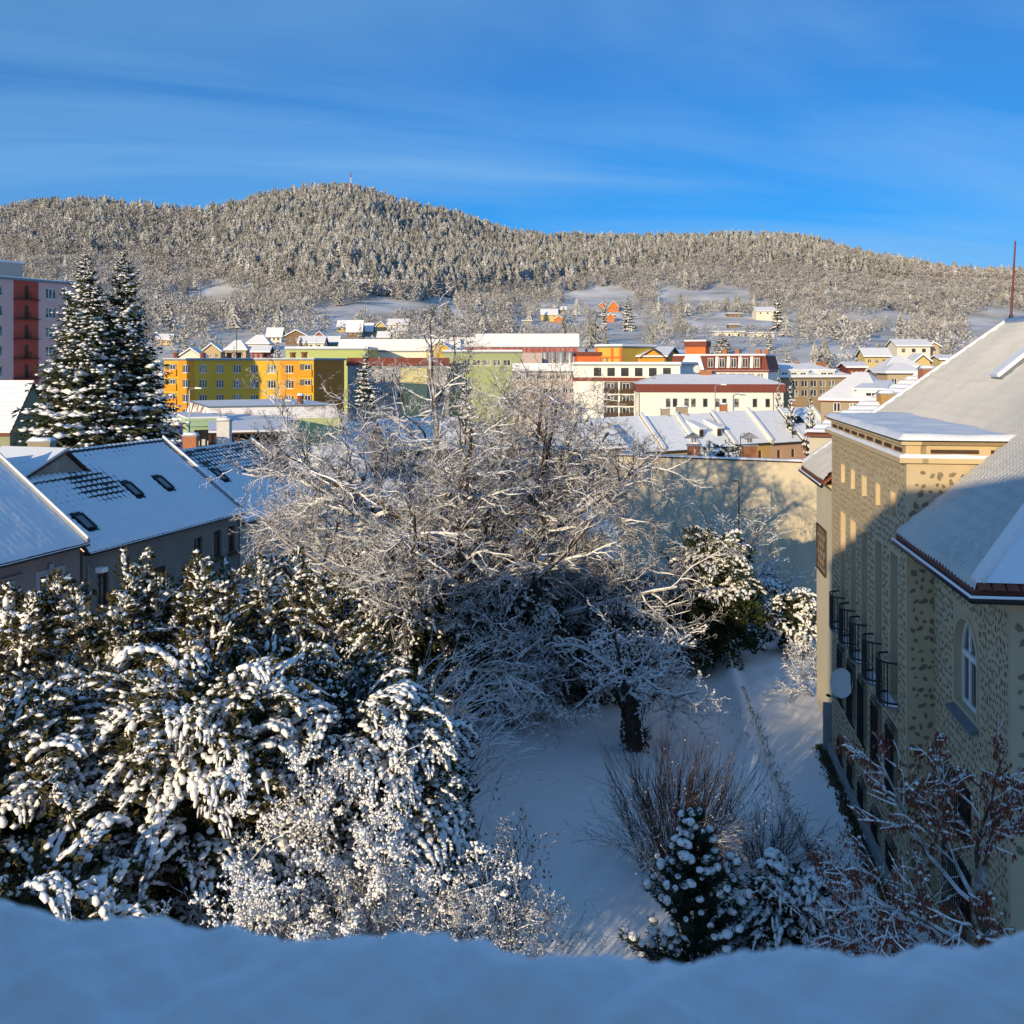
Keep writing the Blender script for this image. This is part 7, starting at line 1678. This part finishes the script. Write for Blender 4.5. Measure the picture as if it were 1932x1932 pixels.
t, o = bush('snowy_deciduous_shrub', 'twiggy snow clotted shrub at the ledge, left of the dark gap', -5.9, 17.6, 13, 5.0, .36, SBS, 52, TWIG, .005, .3, (.025, .05), r0=.024, foot=.6)
clothe(t, o, CL, 1, (.45, .95), (.45, .75), 152)
SB2 = [dict(n=7, wig=.12, kids=(9, 11), start=.22, ang=(20, 50), lk=(.3, .5), taper=.4, rk=.5, rmin=.007), dict(n=5, wig=.18, up=.05, kids=(4, 6), start=.2, ang=(25, 55), lk=(.4, .6), taper=.5, rmin=.006), dict(n=3, wig=.2, curl=.1, taper=.6)]
t, o = bush('leafless_shrub', 'grey leafless shrub with snow threaded twigs at the ledge middle', -1.7, 20.3, 26, 4.9, .30, SBS, 53, TWIG, .004, .1, (.018, .03), r0=.018, foot=.8)
clothe(t, o, CL2, 1, (.4, .9), (.5, .85), 153, .3)
t, o = bush('leafless_shrub', 'sparse leafless shrub reaching right over the ledge snow', .0, 20.0, 9, 3.2, .36, SBS, 54, TWIG, .003, .05, (.02, .03), r0=.016, foot=.4)
clothe(t, o, CL2, 1, (.8,), (.4, .7), 154, .3)
SU = [dict(n=8, wig=.045, up=.01, kids=(5, 7), start=.35, ang=(8, 26), lk=(.25, .45), taper=.35, rk=.6, rmin=.009), dict(n=4, wig=.08, up=.05, taper=.5)]
bush('upright_shrub', 'upright brown shrub of straight bare rods on the lawn', 5.0, 30.8, 140, 3.3, .62, SU, 55, REDTWIG, .002, .03, (.015, .028), keep=.4, r0=.012, foot=.9)
SA = [dict(n=8, wig=.08, up=-.02, curl=-.16, kids=(6, 8), start=.3, ang=(15, 45), lk=(.25, .42), taper=.35, rk=.6, rmin=.008), dict(n=4, wig=.14, curl=-.1, taper=.5)]
bush('arching_shrub', 'low arching brown shrub with trailing snowy canes round the upright rods', 4.6, 30.6, 60, 3.0, 1.15, SA, 56, REDTWIG, .008, .12, (.018, .035), keep=.8, r0=.014, foot=.8)
bush('bramble_thicket', 'dense brown bramble mound right of the upright rods', 7.6, 30.6, 120, 1.7, 1.0, SA, 57, REDTWIG, .004, .03, (.015, .03), keep=.45, r0=.012, foot=1.3)
bush('leafless_shrub', 'rimy twig mass between thicket and lawn, in the shade', -3.0, 33.0, 60, 4.6, .75, SA, 59, TWIG, .012, .2, (.02, .04), r0=.022, foot=1.0)
bush('leafless_shrub', 'feathery snow lined twigs hanging above the dark hollow by the lawn', -4.6, 37.0, 60, 5.2, .7, SA, 60, TWIG, .014, .2, (.02, .045), r0=.022, foot=1.2)
t, o = bush('withered_leaf_shrub', 'small shrub with curled dark leaves beside the lawn track', -.45, 25.0, 14, 3.9, .34, SB2, 61, TWIG, .008, .06, (.02, .04), r0=.03, foot=.4)
P = []; D = []
for b in o:
    if b[0] >= 1:
        for p in b[1][2:]:
            if random.random() < .3: P.append(p); D.append(Vector((random.gauss(0, .5), random.gauss(0, .5), -1)))
np_mesh('leaves', *leaves(P, D, rng.uniform(.08, .14, len(P)), .05, 6, .5), DARKLEAF, t)
# pruned fruit tree before the ochre wall, shrubs at the wall foot
random.seed(70); fxp, fyp = pix(1312, 59), 59.0; t = thing('pruned_fruit_tree', (fxp, fyp, LAWN), 'dark pruned fruit tree with brushy shoots before the ochre wall', 'tree')
o = []; SP_ = [dict(n=5, wig=.1, taper=.7), dict(n=6, wig=.22, kids=(12, 14), start=.35, ang=(30, 70), lk=(.5, .8), taper=.5, rk=.3, rmin=.014), dict(n=4, wig=.06, up=.16, taper=.5)]
grow(o, Vector((fxp, fyp, LAWN)), Vector((-.25, 0, 1)), 3.4, .15, 0, [SP_[0]]); tp = o[0][1][-1]
for d, L in (((-.9, 0, .7), 2.0), ((.5, .1, .9), 1.6), ((-.3, .3, 1), 1.9), ((.2, -.4, .7), 1.6), ((-1, -.3, .15), 2.6), ((.9, 0, .3), 1.5)): grow(o, tp + Vector((0, 0, random.uniform(-.8, 0))), Vector(d), L, .09, 1, SP_)
tree_parts(t, o, mat('black_bark', (.03, .024, .02), (.05, .04, .03), 4), True, 7, 5, 3, add=.010, snowkeep=.8, twigmat=REDTWIG)
bush('leafless_shrub', 'pinkish leafless bush against the ochre wall beside the lamp', pix(1372, 55), 55, 16, 7.0, .36, SB2, 71, REDTWIG, .014, .3, (.03, .05), r0=.03, foot=.8)
bush('leafless_shrub', 'snow bent bush in the corner below the trellis', 14.2, 47.5, 22, 2.2, .8, SA, 72, TWIG, .008, .12, (.03, .05), r0=.022, foot=.7)
bush('leafless_shrub', 'dark dipping branches over the path behind the tan building', 13.3, 45.0, 7, 2.2, 1.0, SB, 73, TWIG, .006, .08, (.03, .045), r0=.024, foot=.4, lean=(-.3, -.1))
bush('hedge_shrub', 'thin brown hedge along the foot of the ochre wall', 14.5, 61.5, 40, 3.2, .5, SA, 74, REDTWIG, .014, .2, (.03, .06), r0=.02, foot=2.6)
bush('garden_bush', 'pinkish bare bush before the long white building', pix(1325, 150), 150, 26, 6.0, .5, SB2, 75, REDTWIG, .03, .2, (.05, .09), r0=.06, foot=1.0, z0=-3.5)
bush('garden_bush', 'smaller bare bush right of the pinkish one before the long white building', pix(1378, 150), 150, 20, 4.6, .5, SB2, 76, REDTWIG, .03, .2, (.05, .09), r0=.05, foot=1.0, z0=-3.5)
# ---- reddish tree by the tan building, seed bunches hanging among snowy twigs
random.seed(80); rx, ry = 9.2, 17.6; rz = gz(rx, ry); t = thing('red_seed_tree', (rx, ry, rz), 'small tree with rust red seed bunches and snowy twigs at the lower right', 'tree')
SR = [dict(n=5, wig=.05, taper=.75), dict(n=8, wig=.10, up=.0, kids=(8, 10), start=.25, ang=(25, 55), lk=(.32, .5), taper=.35, rk=.55), dict(n=6, wig=.12, kids=(4, 6), start=.2, ang=(30, 55), lk=(.35, .5), taper=.45, rmin=.010), dict(n=4, wig=.12, taper=.6)]
o = []; grow(o, Vector((rx, ry, rz)), Vector((-.02, .0, 1)), 5.2, .13, 0, [SR[0]]); tk = o[0][1]
for d, L, k in (((-1, .2, .30), 3.3, 3), ((-1, .5, .05), 3.0, 2), ((-.8, -.2, .75), 2.8, 4), ((-.3, .3, 1), 2.6, 5), ((.4, .2, 1), 2.4, 5), ((-.9, .6, -.1), 3.2, 3), ((-.5, -.5, .4), 2.4, 4), ((.7, .4, .5), 2.2, 4), ((-.7, .5, .5), 3.0, 5), ((-.15, -.1, 1), 2.8, 5), ((-1, 0, -.15), 2.6, 4), ((-.6, .3, -.2), 2.6, 2), ((.2, -.3, .5), 2.2, 3), ((-.95, .35, .45), 3.1, 4)): grow(o, tk[k], Vector(d), L, .05, 1, SR)
tree_parts(t, o, BARK, True, 7, 5, 3, blob=.12, blobr=(.02, .04), add=.013, snowkeep=.95, twigmat=TWIG)
P = []; D = []
for b in o:
    if b[0] >= 2:
        for p in b[1][1:]:
            if random.random() < .55 and p.z < zpix(1430, 17):
                for _ in range(random.randint(4, 9)): P.append(p + rv() * .04); D.append(Vector((random.gauss(0, .25), random.gauss(0, .25), -1)))
np_mesh('seed_bunches', *leaves(P, D, rng.uniform(.07, .13, len(P)), .036, 9, .2), DEADLEAF, t)
random.seed(81); t2, o = bush('red_seed_shrub', 'low shrub with drooping dark red seeds left of the red seed tree', 7.9, 22.0, 12, 3.4, .5, SB2, 82, TWIG, .010, .08, (.02, .035), r0=.025, foot=.5)
P = []; D = []
for b in o:
    if b[0] >= 1:
        for p in b[1][1:]:
            if random.random() < .25:
                for _ in range(random.randint(2, 5)): P.append(p + rv() * .03); D.append(Vector((random.gauss(0, .25), random.gauss(0, .25), -1)))
np_mesh('seed_bunches', *leaves(P, D, rng.uniform(.06, .12, len(P)), .028, 10, .2), DEADLEAF, t2)
# dry weeds on the bank
random.seed(90); P = []; D = []
for q in range(650):
    y_ = random.uniform(29, 46); x_ = float(lane_x(y_)) + (random.gauss(.0, .10) if q % 3 else random.gauss(-.6, .5)); P.append((x_, y_, gz(x_, y_) - .02)); D.append((random.gauss(0, .5), random.gauss(0, .5), 1))
wd = np_mesh('dry_weeds', *leaves(P, D, rng.uniform(.06, .26, len(P)), .02, 11, .2), mat('dry_straw', (.16, .11, .06), (.10, .07, .04), 5), None, kind='stuff'); tag(wd, 'thin dry weeds poking from the snow along the bank', 'weeds')
# snowed-in bench in the gap of the shrubs
bx, by = pix(637, 29.5), 29.5; bz = gz(bx, by); t = thing('garden_bench', (bx, by, bz), 'half hidden garden bench with snow on its slats', 'bench')
for q in range(3):
    s_ = MB().box(bx - .8, bx + .8, by + q * .13, by + q * .13 + .1, bz + .45, bz + .49).build('seat_slat', BROWN, t); s2 = MB().box(bx - .78, bx + .78, by + q * .13 + .005, by + q * .13 + .095, bz + .494, bz + .56).build('snow', SNOW, t)
for q in range(2): MB().box(bx - .8, bx + .8, by + .42, by + .45, bz + .62 + q * .17, bz + .73 + q * .17).build('back_slat', BROWN, t)
for q in (-.7, .7): MB().box(bx + q - .04, bx + q + .04, by + .02, by + .44, bz - .1, bz + .45).build('leg', IRON, t)
# ------------------------------------------------------------------
